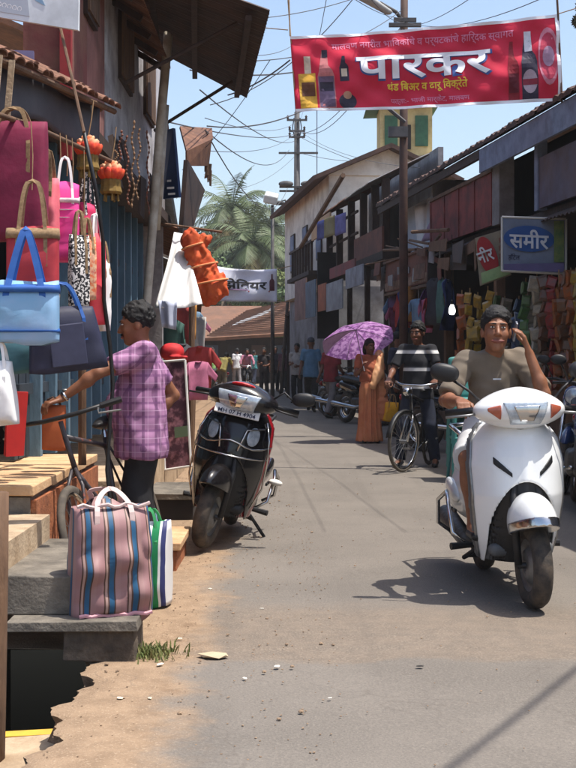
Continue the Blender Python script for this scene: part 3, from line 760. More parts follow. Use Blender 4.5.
# narrow blue sign on edge and its lettering strokes
t = thing('hanging_sign', P(170, 190, 13.2), 'narrow navy hanging sign with small white lettering beside the pipe', 'sign')
MB().slab([P(163, 199, 13.2), P(179, 197, 13.0), P(173, 128, 13.0), P(166, 130, 13.2)], .03).build('board', mat('sign_navy', lin(40, 66, 112), lin(32, 54, 96), 6, .6), t)
for i, (x0, yy) in enumerate(((167, 180), (167, 187), (170, 187), (168, 193))):
    MB().slab([P(x0, yy + 2, 12.96), P(x0 + 4 + i % 2 * 3, yy + 1.7, 12.94), P(x0 + 4 + i % 2 * 3, yy - .3, 12.94), P(x0, yy, 12.96)], .003).build('lettering', m_white, t)

# ------------------------------------------------------------------ shared sale goods
garment_mats = [mat('garment_%d' % i, lin(*c), lin(*[int(x * .8) for x in c]), 5, .85) for i, c in enumerate(((176, 60, 60), (70, 84, 140), (200, 196, 190), (190, 110, 140), (80, 120, 110), (210, 150, 80), (110, 80, 120), (60, 60, 66), (214, 92, 84), (120, 150, 176)))]
def garment_mesh(kind, seed):
    rs = random.Random(seed); q = MB()
    if kind == 0: out = [(-.16, 0), (.16, 0), (.17, .42), (.29, .30), (.33, .40), (.17, .62), (.06, .64), (0, .60), (-.06, .64), (-.17, .62), (-.33, .40), (-.29, .30), (-.17, .42)]
    elif kind == 1: out = [(-.24, 0), (.24, 0), (.14, .5), (.2, .78), (.08, .86), (0, .8), (-.08, .86), (-.2, .78), (-.14, .5)]
    else: out = [(-.13, 0), (-.02, 0), (0, .45), (.02, 0), (.13, 0), (.15, .75), (-.15, .75)]
    bm = bmesh.new(); vs = [bm.verts.new((x, 0, z)) for x, z in out]; bm.faces.new(vs)
    bmesh.ops.triangulate(bm, faces=bm.faces[:])
    bmesh.ops.subdivide_edges(bm, edges=bm.edges[:], cuts=3, use_grid_fill=True)
    for v in bm.verts: v.co.y = .03 * math.sin(v.co.x * 22 + seed) * (1.1 - v.co.z) + .015 * math.sin(v.co.z * 9 + seed)
    me = bpy.data.meshes.new('garment'); bm.to_mesh(me); bm.free()
    for p in me.polygons: p.use_smooth = True
    return me
garments = []
for i in range(10):
    me = garment_mesh(i % 3, i); me.materials.append(garment_mats[i]); garments.append(me)
def hang_garment(i, loc, rz, label, group, sc=1):
    o = place('hanging_garment', garments[i % 10], None, loc, (0, 0, rz), (sc, sc, sc)); md = o.modifiers.new('thickness', 'SOLIDIFY'); md.thickness = .012
    return tag(o, label, 'garment', group)
GC = ['red', 'dark blue', 'off white', 'pink', 'sea green', 'mustard', 'plum', 'charcoal', 'coral', 'pale blue']

# ------------------------------------------------------------------ left row of shops further on
def XL(y): return -.72 - .07 * max(0, y - 9)
random.seed(21)
def left_shop(y0, y1, wall_h, eave_z, eave_out, m_wall, m_roof, label, seed):
    rs = random.Random(seed); xw = XL(y0) - .75; xe = XL(y1) - .75
    t = thing('street_shop', (xw, (y0 + y1) / 2, 0), label, 'building')
    q = MB(); q.slab([(xe, y1, 2.5), (xw, y0, 2.5), (xw, y0, wall_h), (xe, y1, wall_h)], .2).build('upper_wall', m_wall, t)
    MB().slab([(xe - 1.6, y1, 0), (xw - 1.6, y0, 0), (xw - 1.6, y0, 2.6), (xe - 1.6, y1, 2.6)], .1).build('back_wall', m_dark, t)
    for yy, xx in ((y0 + .04, xw), (y1 - .06, xe)):
        MB().box((xx - .8, yy, wall_h / 2), (1.6, .1, wall_h - .02)).build('side_wall', m_wall, t)
    MB().box(((xw + xe) / 2 - .7, (y0 + y1) / 2, .14), (1.9, y1 - y0 - .1, .28), rot=(0, 0, R(4))).build('plinth', m_concl, t)
    n = max(2, int((y1 - y0) / .8))
    for i in range(n):
        def fn(u, v, i=i):
            y = y0 + (i + u * 1.03) * (y1 - y0) / n; x = XL(y) - .85 + v * (.85 + eave_out)
            return (x, y, eave_z + .32 - v * .42 + .016 * math.sin(u * 50) + .01 * (i % 2))
        MB().grid(fn, 30, 1).build('awning_sheet', m_roof, t, solid=.008)
    for i in range(n + 1):
        y = y0 + .1 + i * (y1 - y0 - .2) / n; MB().tube([(XL(y) + .02, y, 0.0), (XL(y) + .03, y, eave_z + .05)], .035, 8).build('post', m_wood, t)
    # roof over the upper wall
    MB().slab([(xe + .45, y1 + .1, wall_h - .05), (xe - 2.2, y1 + .1, wall_h + 1.1), (xw - 2.2, y0 - .1, wall_h + 1.1), (xw + .45, y0 - .1, wall_h - .05)], .07).build('roof', m_roof, t)
    for k in range(2):
        y = y0 + (k + .5) * (y1 - y0) / 2; x = xw + (xe - xw) * (k + .5) / 2
        f = MB().box((x + .02, y, (wall_h + 2.9) / 2), (.06, .7, .8)).build('window', m_dwood, t)
        for q_ in range(4): MB().box((x + .06, y - .26 + q_ * .17, (wall_h + 2.9) / 2), (.02, .15, .72)).build('shutter_slat', m_wood, f)
    return t
m_lw1 = mat('lilac_plaster', lin(112, 104, 124), lin(90, 84, 100), 3, .9, .2, 20, stain=lin(60, 52, 52), ssc=1.5)
m_lw2 = mat('tan_plaster', lin(160, 136, 108), lin(136, 112, 88), 3, .9, .2, 20, stain=lin(92, 74, 60), ssc=1.5)
left_shop(15.4, 20.5, 4.5, 2.75, .18, m_lw1, m_rust, 'shop with lilac wall and rusted awning beyond the white cloth', 1)
left_shop(21, 29, 4.0, 2.7, .25, m_lw2, m_tin, 'tan shop with grey sheet awning further along the left side', 2)
left_shop(29.5, 44, 3.6, 2.6, .2, m_peel, m_rust, 'long pale low shop near the end of the left side', 3)
left_shop(45, 60, 3.4, 2.6, .2, m_lw2, m_rust, 'last low tan shop on the left before the tiled house', 4)
t = thing('canopy', (-1.1, 16.2, 3.6), 'small brown hanging canopy below the dark corrugated awning', 'awning')
MB().slab([P(187, 152, 15.6), P(213, 138, 16.6), P(212, 128, 17.4), P(180, 126, 16.6)], .03).build('top_sheet', m_rust, t)
MB().slab([P(187, 166, 15.6), P(209, 166, 16.5), P(212, 139, 16.5), P(187, 151, 15.6)], .02).build('front_sheet', m_rust, t)
for i in range(6): MB().box(P(206 + (i % 3) * 2, 168 + i * 2, 16.45), (.03, .02, .1 + .05 * (i % 3)), jit=.01).build('torn_strip', m_wood, t)
o = MB().slab([P(182, 240, 14.6), P(192, 232, 15.2), P(205, 190, 16), P(188, 160, 14.6)], .05).build('wall_panel', m_dtin); tag(o, 'dark sheet panel leaning out under the brown canopy', 'panel')
# poster board on the pavement
t = thing('poster_board', P(177, 465, 12.2), 'leaning poster board with maroon and pink print behind the man', 'board')
q0, q1, q2, q3 = P(165, 470, 12.2), P(191, 466, 12.1), P(185, 360, 12.3), P(160, 362, 12.4)
MB().slab([q0, q1, q2, q3], .02).build('board', mat('poster_print', lin(86, 48, 60), lin(176, 120, 130), 9, .6, stain=lin(48, 30, 40), ssc=6, samt=.9, cw=(.45, .6)), t)
fr = MB()
for a_, b_ in ((q0, q1), (q1, q2), (q2, q3), (q3, q0)): fr.tube([a_, b_], .012, 6)
fr.build('frame', mat('white_frame', lin(210, 206, 200)), t)
MB().slab([q0.lerp(q3, .28).lerp(q1.lerp(q2, .28), .45) + Vector((0, -.03, 0)), q0.lerp(q3, .28).lerp(q1.lerp(q2, .28), .95) + Vector((0, -.03, 0)), q0.lerp(q3, .38).lerp(q1.lerp(q2, .38), .95) + Vector((0, -.03, 0)), q0.lerp(q3, .38).lerp(q1.lerp(q2, .38), .45) + Vector((0, -.03, 0))], .004).build('printed_panel', mat('poster_green', lin(96, 110, 84)), t)
s = SDF(); rc = P(172, 352, 12.8); s.ell(rc, (.12, .12, .09), pw=2.2).cap(rc + Vector((.02, -.1, -.05)), rc + Vector((.14, -.14, -.05)), .04, .03, flat=((0, 0, 1), 2))
o = s.build('baseball_cap', mat('cap_red', lin(206, 44, 46), lin(180, 30, 36), 8, .7), None, .012); tag(o, 'red cap set out on the stall behind the man', 'cap')
random.seed(8)
for i in range(16):
    Y = 13.6 + i * .75 + random.uniform(-.2, .2); px = None
    x = XL(Y) + random.uniform(-.25, .12)
    k = (i * 7 + 3) % 10
    hang_garment(k, (x, Y, random.uniform(.7, 1.6)), R(random.uniform(-50, 50)), GC[k] + ' %s hanging at a left side stall' % ('shirt', 'dress', 'trousers')[k % 3], 'garments at the left stalls %s' % GC[k], random.uniform(.6, .95))
# ------------------------------------------------------------------ right row of shops
def XR(y): return 5.055 - .13 * y
def RP(y, out, z): return Vector((XR(y) - out, y - .13 * out, z))
RZ = math.atan(.13)
def rbox(mb, y0, y1, out0, out1, z0, z1):
    q = [RP(y0, out0, z0), RP(y0, out1, z0), RP(y1, out1, z0), RP(y1, out0, z0), RP(y0, out0, z1), RP(y0, out1, z1), RP(y1, out1, z1), RP(y1, out0, z1)]
    return mb.add(q, [(0, 1, 2, 3), (7, 6, 5, 4), (0, 4, 5, 1), (1, 5, 6, 2), (2, 6, 7, 3), (3, 7, 4, 0)])
def rb(name, y0, y1, o0, o1, z0, z1, m, parent, bevel=0): return rbox(MB(), y0, y1, o0, o1, z0, z1).build(name, m, parent, bevel=bevel)
m_redp = mat('faded_red_board', lin(136, 66, 60), lin(112, 52, 50), 4, .85, .2, 30, stain=lin(70, 48, 48), ssc=2, samt=.7)
m_bluefas = mat('blue_grey_fascia', lin(128, 140, 164), lin(108, 118, 142), 5, .8, stain=lin(84, 80, 84), ssc=2.5)
m_rtile = mat('old_roof_tile', lin(94, 70, 60), lin(66, 52, 48), 7, .9, .3, 30, stain=lin(44, 40, 38), ssc=2.2)
m_greyw = mat('grey_limewash', lin(150, 150, 152), lin(126, 124, 124), 3, .9, .2, 20, stain=lin(84, 76, 72), ssc=1.4, samt=.8)
m_whitew = mat('white_limewash', lin(226, 220, 208), lin(206, 198, 186), 3, .9, .2, 20, stain=lin(128, 112, 98), ssc=1.3, samt=.7)
m_brsign = mat('brown_sign', lin(122, 74, 58), lin(100, 60, 50), 4, .8, .1, 20, stain=lin(70, 50, 44), ssc=3)
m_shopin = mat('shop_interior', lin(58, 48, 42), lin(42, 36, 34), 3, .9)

t = thing('grocery_shop', RP(15.5, -1, 0), 'dark open grocery shop under a long tiled roof with red balcony', 'building')
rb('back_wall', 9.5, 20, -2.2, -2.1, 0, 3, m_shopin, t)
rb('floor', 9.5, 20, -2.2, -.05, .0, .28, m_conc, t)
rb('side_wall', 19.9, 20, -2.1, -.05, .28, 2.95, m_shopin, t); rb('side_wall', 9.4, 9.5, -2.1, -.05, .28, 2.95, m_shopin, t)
rb('ceiling', 9.4, 24, -2.2, .0, 2.92, 3.0, m_dwood, t)
for y in (9.6, 13.3, 17.2, 19.85): rb('front_post', y - .06, y + .06, -.04, .08, 0, 2.92, m_wood, t)
rb('counter', 13.6, 16.9, -.45, -.1, .28, 1.0, m_wood, t)
for k in range(4): rb('shelf', 12, 19.5, -2.05, -1.75, .8 + k * .5, .83 + k * .5, m_dwood, t)
for i in range(16):   # awning sheets
    def fn(u, v, i=i):
        y = 9.6 + (i + u * 1.02) * .9; p = RP(y, -.1 + v * .34, 2.96 - v * .16 + .012 * math.sin(u * 46) + .008 * (i % 2)); return p
    MB().grid(fn, 26, 1).build('awning_sheet', m_dtin, t, solid=.008)
rb('balcony_panel', 17.28, 20.7, .05, .09, 3.02, 3.72, m_redp, t)
for k in range(5): rb('balcony_batten', 17.3 + k * .84, 17.36 + k * .84, .09, .105, 3.02, 3.72, m_redp, t)
rb('balcony_rail', 17.25, 20.75, .03, .12, 3.722, 3.77, m_wood, t)
rb('balcony_post', 16.95, 17.27, -.1, .1, 3.0, 3.9, m_greyw, t)
rb('upper_panel', 12.0, 15.4, .03, .08, 3.02, 3.62, mat('blue_brown_board', lin(96, 92, 110), lin(80, 70, 78), 4, .85, stain=lin(110, 84, 66), ssc=1.6), t)
rb('upper_post', 15.4, 15.52, -.02, .1, 3.0, 3.85, m_bluefas, t)
rb('upper_back_wall', 9.5, 24, -1.3, -1.2, 3.0, 4.4, m_dark, t)
rb('upper_end_wall', 20.75, 20.85, -1.2, .05, 3.0, 4.1, m_greyw, t)
rb('fascia_board', 9.5, 17.4, .2, .24, 3.72, 4.02, m_bluefas, t)
rb('fascia_board', 17.42, 24.2, .2, .24, 3.92, 4.04, m_dwood, t)
for i in range(18): 
    y = 9.8 + i * .82; q = MB(); a, b = RP(y, .18, 3.98), RP(y, -2.4, 5.4); q.tube([a, b], .04, 6).build('rafter', m_dwood, t)
# tiled roof: rows of overlapping tiles
random.seed(9)
q = MB(); sl = Vector((RP(12, -2.4, 5.56) - RP(12, .24, 4.04)))
for r in range(12):
    for i in range(62):
        y = 9.4 + i * .24 + (.12 if r % 2 else 0) + random.uniform(-.015, .015); f0 = r / 12 - random.uniform(0, .012); f1 = (r + 1.15) / 12
        a, b = RP(y, .26, 4.06) + sl * f0, RP(y + .235, .26, 4.06) + sl * f0; c, d = RP(y + .235, .26, 4.06) + sl * f1, RP(y, .26, 4.06) + sl * f1
        lift = Vector((0, 0, .035 + random.uniform(0, .015)))
        q.add([a + lift, (a + b) / 2 + lift * 1.8, b + lift, c, (c + d) / 2 + Vector((0, 0, .02)), d, a, b], [(0, 1, 4, 5), (1, 2, 3, 4), (6, 7, 2, 1, 0)])
o = q.build('roof_tiles', m_rtile, t); tag(o, kind='stuff')
q = MB(); q.slab([RP(9.4, .24, 4.03), RP(24.3, .24, 4.03), RP(24.3, -2.4, 5.53), RP(9.4, -2.4, 5.53)][::-1], .03).build('roof_boards', m_dwood, t)
MB().slab([RP(24.3, -2.4, 5.5), RP(24.3, -5.2, 4.1), RP(9.4, -5.2, 4.1), RP(9.4, -2.4, 5.5)], .05).build('roof_boards', m_rtile, t)
rb('wall', 20.05, 20.15, -2, -.1, 0, 2.9, m_greyw, t)

t = thing('sheet_canopy', RP(8, 0, 0), 'rusted sheet canopy on posts over the shop next to the grocery', 'awning')
for i in range(6):
    def fn(u, v, i=i):
        y = 4.6 + (i + u * 1.02) * .93; return RP(y, -.3 + v * 1.45, 3.25 - v * .35 + .012 * math.sin(u * 46) + .008 * (i % 2))
    MB().grid(fn, 26, 1).build('sheet', m_rust, t, solid=.008)
for y in (4.8, 7.4, 10.0): MB().tube([RP(y, .95, 0), RP(y, .95, 2.95)], .04, 8).build('post', m_wood, t)
MB().tube([RP(4.7, .95, 2.93), RP(10.1, .95, 2.93)], .035, 8).build('beam', m_wood, t)
rb('wall', 4.6, 9.4, -.4, -.3, 0, 3.25, m_greyw, t)

random.seed(61)
gt = [o for o in bpy.data.objects if o.name == 'grocery_shop'][0]
for i in range(22):   # torn sheets, boards and rags hung along the awning edge
    y = random.uniform(16.6, 24); w, hh = random.uniform(.3, .9), random.uniform(.10, .34); z = random.uniform(2.62, 2.98); o_ = .22 + random.uniform(0, .16)
    a, b = RP(y, o_, z), RP(y + w, o_ + random.uniform(-.08, .08), z + random.uniform(-.08, .08)); dn = Vector((random.uniform(-.12, .05), 0, -1))
    MB().slab([b, a, a + dn * hh * random.uniform(.6, 1.2), b + dn * hh * random.uniform(.6, 1.2)], .012).build('awning_patch', [m_rust, m_dtin, m_wood, m_brsign, m_tin, m_greyw][i % 6], gt)
for i in range(9):
    y = random.uniform(18, 23); a = RP(y, .3, random.uniform(2.95, 3.1)); b = a + Vector((random.uniform(-.5, .2), random.uniform(.6, 2), random.uniform(-.2, .25))); MB().tube([a, b], random.uniform(.012, .03), 6).build('loose_pole', m_wood, gt)
# sign boards on the grocery shop, colours darkened to set them in shade
def board(name, label, corners, m, th=.03, frame=None, cat='sign'):
    t = thing(name, corners[0], label, cat); MB().slab(corners, th).build('board', m, t)
    if frame:
        q = MB(); c = [Vector(x) for x in corners]
        for i in range(4): q.tube([c[i], c[(i + 1) % 4]], .014, 6)
        q.build('frame', frame, t)
    return t
def plane_text(t, body, p0, ux, uz, height, m, width=None, bold=0, off=.006, name='lettering', center=False):
    me, w = text_mesh(body, height, bold, width); p0, ux, uz = Vector(p0), Vector(ux).normalized(), Vector(uz).normalized()
    n = ux.cross(uz)   # towards the viewer for a board read from -Y
    if center: p0 = p0 - ux * w / 2
    M_ = Matrix(((ux.x, n.x, uz.x, 0), (ux.y, n.y, uz.y, 0), (ux.z, n.z, uz.z, 0), (0, 0, 0, 1)))
    me.transform(Matrix.Translation(p0 + n * off) @ M_); me.materials.append(m)
    o = link(name, me, None, t); return o
def disc(c, ux, uz, rx, rz, m, t, name='printed_oval', off=.004, n=28, r0=0):
    c, ux, uz = Vector(c), Vector(ux), Vector(uz); nn = ux.cross(uz); q = MB()
    pts = [c + nn * off + ux * rx * math.cos(2 * math.pi * i / n) + uz * rz * math.sin(2 * math.pi * i / n) for i in range(n)]
    if r0:
        inn = [c + nn * off + ux * rx * r0 * math.cos(2 * math.pi * i / n) + uz * rz * r0 * math.sin(2 * math.pi * i / n) for i in range(n)]
        q.add(pts + inn, [(i, (i + 1) % n, n + (i + 1) % n, n + i) for i in range(n)])
    else: q.add(pts, [tuple(range(n))])
    return q.build(name, m, t)
m_ink_w = mat('ink_white', lin(190, 194, 200)); m_ink_b = mat('ink_blue', lin(32, 74, 134)); m_ink_n = mat('ink_navy', lin(40, 44, 70)); m_ink_r = mat('ink_red', lin(146, 34, 40))
Ys = 14.9
bl, br, tr, tl_ = P(502, 271, Ys), P(566, 274, Ys - .12), P(566, 219, Ys - .12), P(502, 217, Ys)
t = board('shop_sign', 'framed shop sign with a blue oval and white lettering beside packet strips', [bl, br, tr, tl_], mat('sign_paleblue', lin(112, 124, 146), lin(98, 110, 132), 4, .6, stain=lin(76, 80, 92), ssc=5), frame=mat('sign_frame', lin(190, 190, 186), rough=.5, metal=.3))
ux = (br - bl).normalized(); uz = (tl_ - bl).normalized(); k = Ys / F
disc(P(529, 239, Ys - .05), ux, uz, 25 * k, 13 * k, m_ink_b, t, off=.022)
plane_text(t, 'समीर', P(529, 249, Ys - .05), ux, uz, .22, m_ink_w, width=.44, bold=.02, off=.03, center=True)
plane_text(t, 'हॉटेल', P(514, 261, Ys), ux, uz, .085, m_ink_n, width=.13, bold=.01, off=.03, center=True)
plane_text(t, 'मालवण', P(542, 262, Ys), ux, uz, .085, m_ink_n, width=.13, bold=.01, off=.075, center=True)
MB().slab([P(554, 262, Ys - .17), P(564, 262, Ys - .19), P(564, 221, Ys - .19), P(554, 221, Ys - .17)], .002).build('printed_picture', mat('sign_foliage', lin(58, 92, 48), lin(110, 120, 60), 14, .6), t)
MB().slab([P(504, 270, Ys - .08), P(564, 272, Ys - .19), P(564, 263, Ys - .19), P(504, 264, Ys - .08)], .002).build('printed_band', mat('sign_violet', lin(92, 84, 130), lin(76, 70, 112), 6, .6), t)
Y2 = 15.3
bl, br, tr, tl_ = P(480, 286, Y2), P(511, 275, Y2 - .1), P(505, 229, Y2 - .1), P(475, 238, Y2)
t = board('shop_sign', 'tilted cream sign with a red oval hanging under the shop awning', [bl, br, tr, tl_], mat('sign_cream', lin(142, 134, 116), lin(122, 116, 100), 4, .6, stain=lin(92, 84, 74), ssc=5))
ux = (br - bl).normalized(); uz = (tl_ - bl).normalized(); uz = (uz - ux * uz.dot(ux)).normalized(); k = Y2 / F
disc(P(488, 256, Y2 - .05), ux, uz, 9 * k, 20 * k, m_ink_r, t, off=.03)
plane_text(t, 'नीर', P(488, 262, Y2 - .05), ux, uz, .19, m_ink_w, width=.19, bold=.02, off=.045, center=True)
for i in range(3): MB().slab([P(499, 243 + i * 8, Y2 - .16), P(505, 241 + i * 8, Y2 - .18), P(504.5, 236 + i * 8, Y2 - .18), P(498.5, 238 + i * 8, Y2 - .16)], .002).build('printed_line', mat('sign_brown', lin(120, 90, 80)), t)
MB().slab([P(482, 284, Y2 - .07), P(510, 274, Y2 - .17), P(508, 263, Y2 - .17), P(481, 273, Y2 - .07)], .002).build('printed_band', mat('sign_green', lin(140, 166, 120), lin(120, 150, 104), 6), t)

# lit bulb under the awning
t = thing('light_bulb', P(452, 309, 17.0), 'lit white bulb hanging in the shop front by the cyclist', 'bulb')
c = P(452, 309, 17.0); q = MB()
q.lathe([(.001, -.075), (.03, -.068), (.042, -.04), (.04, 0), (.025, .035), (.018, .06)], 14, Matrix.Translation(c)).build('glass', mat('bulb_glow', (1, .98, .92, 1), emit=9), t, smooth=True)
MB().lathe([(.02, .055), (.02, .11), (.012, .12)], 10, Matrix.Translation(c)).build('holder', m_black, t)
MB().tube([c + Vector((0, 0, .11)), Vector((c.x, c.y, 2.86))], .005, 5).build('cord', m_black, t)

# packet strips hanging in the grocery
random.seed(31)
pk_cols = [('yellow', (206, 160, 46)), ('orange', (190, 98, 40)), ('green', (96, 140, 74)), ('red', (166, 48, 44)), ('brown', (130, 84, 56)), ('pale', (190, 176, 150)), ('blue', (60, 92, 140))]
packs = []
for nme, c in pk_cols:
    q = MB(); hw, hh, hd = .065, .08, .022
    q.v = [(-hw, 0, -hh), (hw, 0, -hh), (hw, 0, hh), (-hw, 0, hh), (-hw * .75, -hd, -hh * .6), (hw * .75, -hd, -hh * .6), (hw * .75, -hd, hh * .6), (-hw * .75, -hd, hh * .6), (-hw * .75, hd, -hh * .6), (hw * .75, hd, -hh * .6), (hw * .75, hd, hh * .6), (-hw * .75, hd, hh * .6)]
    q.f = [(4, 5, 6, 7), (0, 1, 5, 4), (1, 2, 6, 5), (2, 3, 7, 6), (3, 0, 4, 7), (11, 10, 9, 8), (1, 0, 8, 9), (2, 1, 9, 10), (3, 2, 10, 11), (0, 3, 11, 8)]; q.m = [0] * 10
    me = q.mesh('packet'); me.materials.append(mat('packet_' + nme, lin(*[int(x * .8) for x in c]), lin(*[min(255, int(x * .45 + 40)) for x in c]), 26, .35, cw=(.4, .6), spec=.5)); packs.append(me)
def strip(px, ytop, Y, n, ci, dz=.145):
    top = P(px, ytop, Y)
    t = thing('packet_strip', (top.x, top.y, top.z - n * dz), 'strip of %s %s packets hanging in the grocery shop front' % (('', '', '', 'three', 'four', 'five', 'six', 'seven', 'eight', 'nine', 'ten')[n], pk_cols[ci][0]), 'packets', '%s packet strips' % pk_cols[ci][0])
    MB().box((top.x, top.y + .012, top.z - n * dz / 2), (.012, .004, n * dz + .1)).build('tape', m_rope, t)
    for i in range(n):
        place('packet', packs[ci], t, (top.x + random.uniform(-.035, .035), top.y - .015 + random.uniform(-.03, .03), top.z - (i + .5) * dz), (random.uniform(-.3, .3), random.uniform(-.3, .3), random.uniform(-1.1, 1.1)), (random.uniform(.75, 1.2),) * 3)
for (px, yt, Y, n, ci) in ((470, 292, 15.8, 5, 0), (478, 296, 15.9, 5, 0), (462, 294, 16.2, 6, 1), (488, 290, 15.6, 3, 0), (526, 282, 15.2, 6, 2), (531, 286, 15.3, 4, 5), (537, 278, 15.0, 7, 5), (545, 276, 14.9, 8, 4), (552, 276, 14.8, 9, 3), (559, 274, 14.7, 9, 1), (565, 274, 14.6, 10, 4), (571, 272, 14.5, 10, 1), (576, 272, 14.4, 10, 0), (519, 300, 15.9, 5, 6), (512, 318, 16.0, 4, 6), (541, 300, 15.6, 6, 1), (556, 282, 15.2, 8, 0), (568, 280, 15.1, 9, 3), (505, 300, 16.3, 5, 5), (497, 296, 16.0, 4, 2)):
    strip(px, yt, Y, n, ci)
# rows of jars and boxes on shelf and counter
for i in range(26):
    y = 12.2 + i * .28; k = i % 4
    o = MB().lathe([(0, 0), (.075, 0), (.08, .02), (.08, .2), (.05, .24), (.055, .245), (.055, .28), (0, .28)], 12, Matrix.Translation(RP(y, -1.9, .83 + (i % 3) * .5))).build('storage_jar', packs[i % 7].materials[0], smooth=True)
    tag(o, 'jar of %s goods on the dark shelves of the grocery' % pk_cols[i % 7][0], 'jar', '%s jars on the grocery shelves' % pk_cols[i % 7][0])
mt = mat('teal_plastic', lin(74, 140, 134), lin(60, 120, 116), 4, .45)
cx = P(473, 358, 13.2).x
for n_ in range(4):   # a stack of plastic chairs
    c = Vector((cx, 13.2 + n_ * .015, n_ * .13)); t = thing('plastic_chair', c, ['teal plastic chair at the bottom of the stack behind the rider', 'teal plastic chair second from the bottom of the stack', 'teal plastic chair second from the top of the stack', 'teal plastic chair on top of the stack behind the rider'][n_], 'chair', 'stacked teal chairs')
    SDF().box(c + Vector((0, 0, .44)), (.22, .21, .018), .015).build('seat', mt, t, .014, world=True)
    SDF().box(c + Vector((0, .24, .66)), (.20, .018, .2), .017, rot=(R(-12), 0, 0)).ell(c + Vector((0, .275, .82)), (.20, .02, .075), k=.03).build('backrest', mt, t, .012, world=True)
    for sx in (-1, 1):
        for sy in (-1, 1): MB().tube([c + Vector((sx * .20, sy * .19, .43)), c + Vector((sx * .23, sy * .22, .0))], [.02, .016], 8).build('leg', mt, t)

# ------------------------------------------------------------------ cloth shop with brown sign
t = thing('cloth_shop', RP(22, -1, 0), 'cloth shop with long brown sign board and white upper panel', 'building')
rb('sign_board', 20.15, 23.3, .24, .28, 2.42, 2.92, m_brsign, t); rb('sign_end', 20.1, 20.15, -.3, .28, 2.4, 2.94, m_dark, t)
rb('sign_lower_band', 20.15, 23.3, .285, .29, 2.44, 2.58, mat('brown_sign_pale', lin(132, 104, 84), lin(110, 84, 68), 9, .8, cw=(.45, .55)), t)
rb('sign_lip', 20.1, 23.35, .22, .32, 2.925, 2.96, m_rust, t)
rb('sign_lip', 20.1, 23.35, .20, .30, 2.36, 2.40, m_wood, t)
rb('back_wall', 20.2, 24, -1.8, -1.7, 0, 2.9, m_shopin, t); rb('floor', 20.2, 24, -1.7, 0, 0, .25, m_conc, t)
rb('front_post', 23.9, 24.02, -.05, .08, 0, 2.9, m_wood, t); rb('front_post', 22, 22.1, -.05, .06, .25, 2.9, m_wood, t)
rb('upper_panel', 21.0, 24.0, -.30, -.26, 3.0, 4.0, mat('white_panel', lin(190, 196, 206), lin(172, 178, 190), 3, .7), t)
rb('counter', 20.6, 23.4, -.5, -.2, .25, .95, m_wood, t)
a, b, c_, d_ = P(437, 205, 20.8), P(447, 200, 19.9), P(441, 238, 20.4), P(421, 242, 21.6)
cloth_sheet('hanging_cloth', 'mauve cloth slung over the balcony end', lambda u, v: a.lerp(b, u).lerp(d_.lerp(c_, u), v) + Vector((0, .04 * math.sin(u * 9), 0)), mat('mauve_cloth', lin(150, 120, 140), lin(120, 92, 116), 5, .85), 12, 8)
a3, b3, c3, d3 = P(414, 206, 22.8), P(428, 204, 22.4), P(428, 254, 22.4), P(419, 256, 22.8)
cloth_sheet('hanging_cloth', 'white cloth hanging above the brown sign next to the rusty pole', lambda u, v: a3.lerp(b3, u).lerp(d3.lerp(c3, u), v) + Vector((0, .05 * math.sin(u * 8 + v), 0)), m_white, 12, 10)
random.seed(41)
for i in range(17):
    y = 19.2 + i * .26; k = (i * 3 + 1) % 10
    hang_garment(k, RP(y, .22 + random.uniform(-.1, .1), random.uniform(1.6, 1.85)), RZ + R(90 + random.uniform(-60, 60)), GC[k] + ' %s in the row under the brown sign' % ('shirt', 'dress', 'trousers')[k % 3], '%s garments under the brown sign' % GC[k], random.uniform(.7, .9))

# ------------------------------------------------------------------ veranda house
t = thing('veranda_house', RP(27, -1, 0), 'grey house with open wooden upper veranda and curved sheet roof', 'building')
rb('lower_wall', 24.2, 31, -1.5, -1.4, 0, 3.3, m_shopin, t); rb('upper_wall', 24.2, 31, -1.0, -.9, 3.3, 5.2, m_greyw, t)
rb('floor', 24.2, 31, -.9, .15, 3.1, 3.25, m_dwood, t)
rb('parapet', 24.3, 27.2, .1, .14, 3.25, 3.72, m_brsign, t)
for y in (24.4, 25.4, 26.6, 28, 29.5, 30.9): rb('veranda_post', y - .06, y + .06, -.02, .12, 3.25, 4.62, m_dwood, t)
for y in (24.3, 26.2, 28.2, 30.9): rb('front_post', y - .05, y + .05, .0, .1, 0, 3.1, m_dwood, t)
for z in (3.85, 4.3): rb('rail', 27.2, 31, .04, .08, z, z + .05, m_dwood, t)
for i in range(8):
    def fn(u, v, i=i):
        y = 24.2 + (i + u * 1.03) * .85; a = v * 1.1
        return RP(y,   .42 - 1.3 * math.sin(a), 4.5 + .75 * math.sin(a) - .1 * v + .016 * math.sin(u * 44) + .01 * (i % 2))
    MB().grid(fn, 26, 6).build('roof_sheet', m_tin if i < 3 else m_rust, t, solid=.01)
rb('tan_board', 28.5, 31.2, .4, .44, 4.05, 4.45, mat('tan_board', lin(184, 152, 116), lin(164, 130, 98), 5, .85), t)
MB().tube([RP(31.2, .7, 3.9), RP(25, .75, 4.75)], .05, 6).build('sloping_pole', m_wood, t)
MB().box(RP(30.2, .2, 2.7), (.5, .08, 2.0), rot=(0, 0, RZ)).build('door', m_dark, t)
rb('window', 27.6, 28.6, -.9, -.88, 3.6, 4.6, m_dark, t)
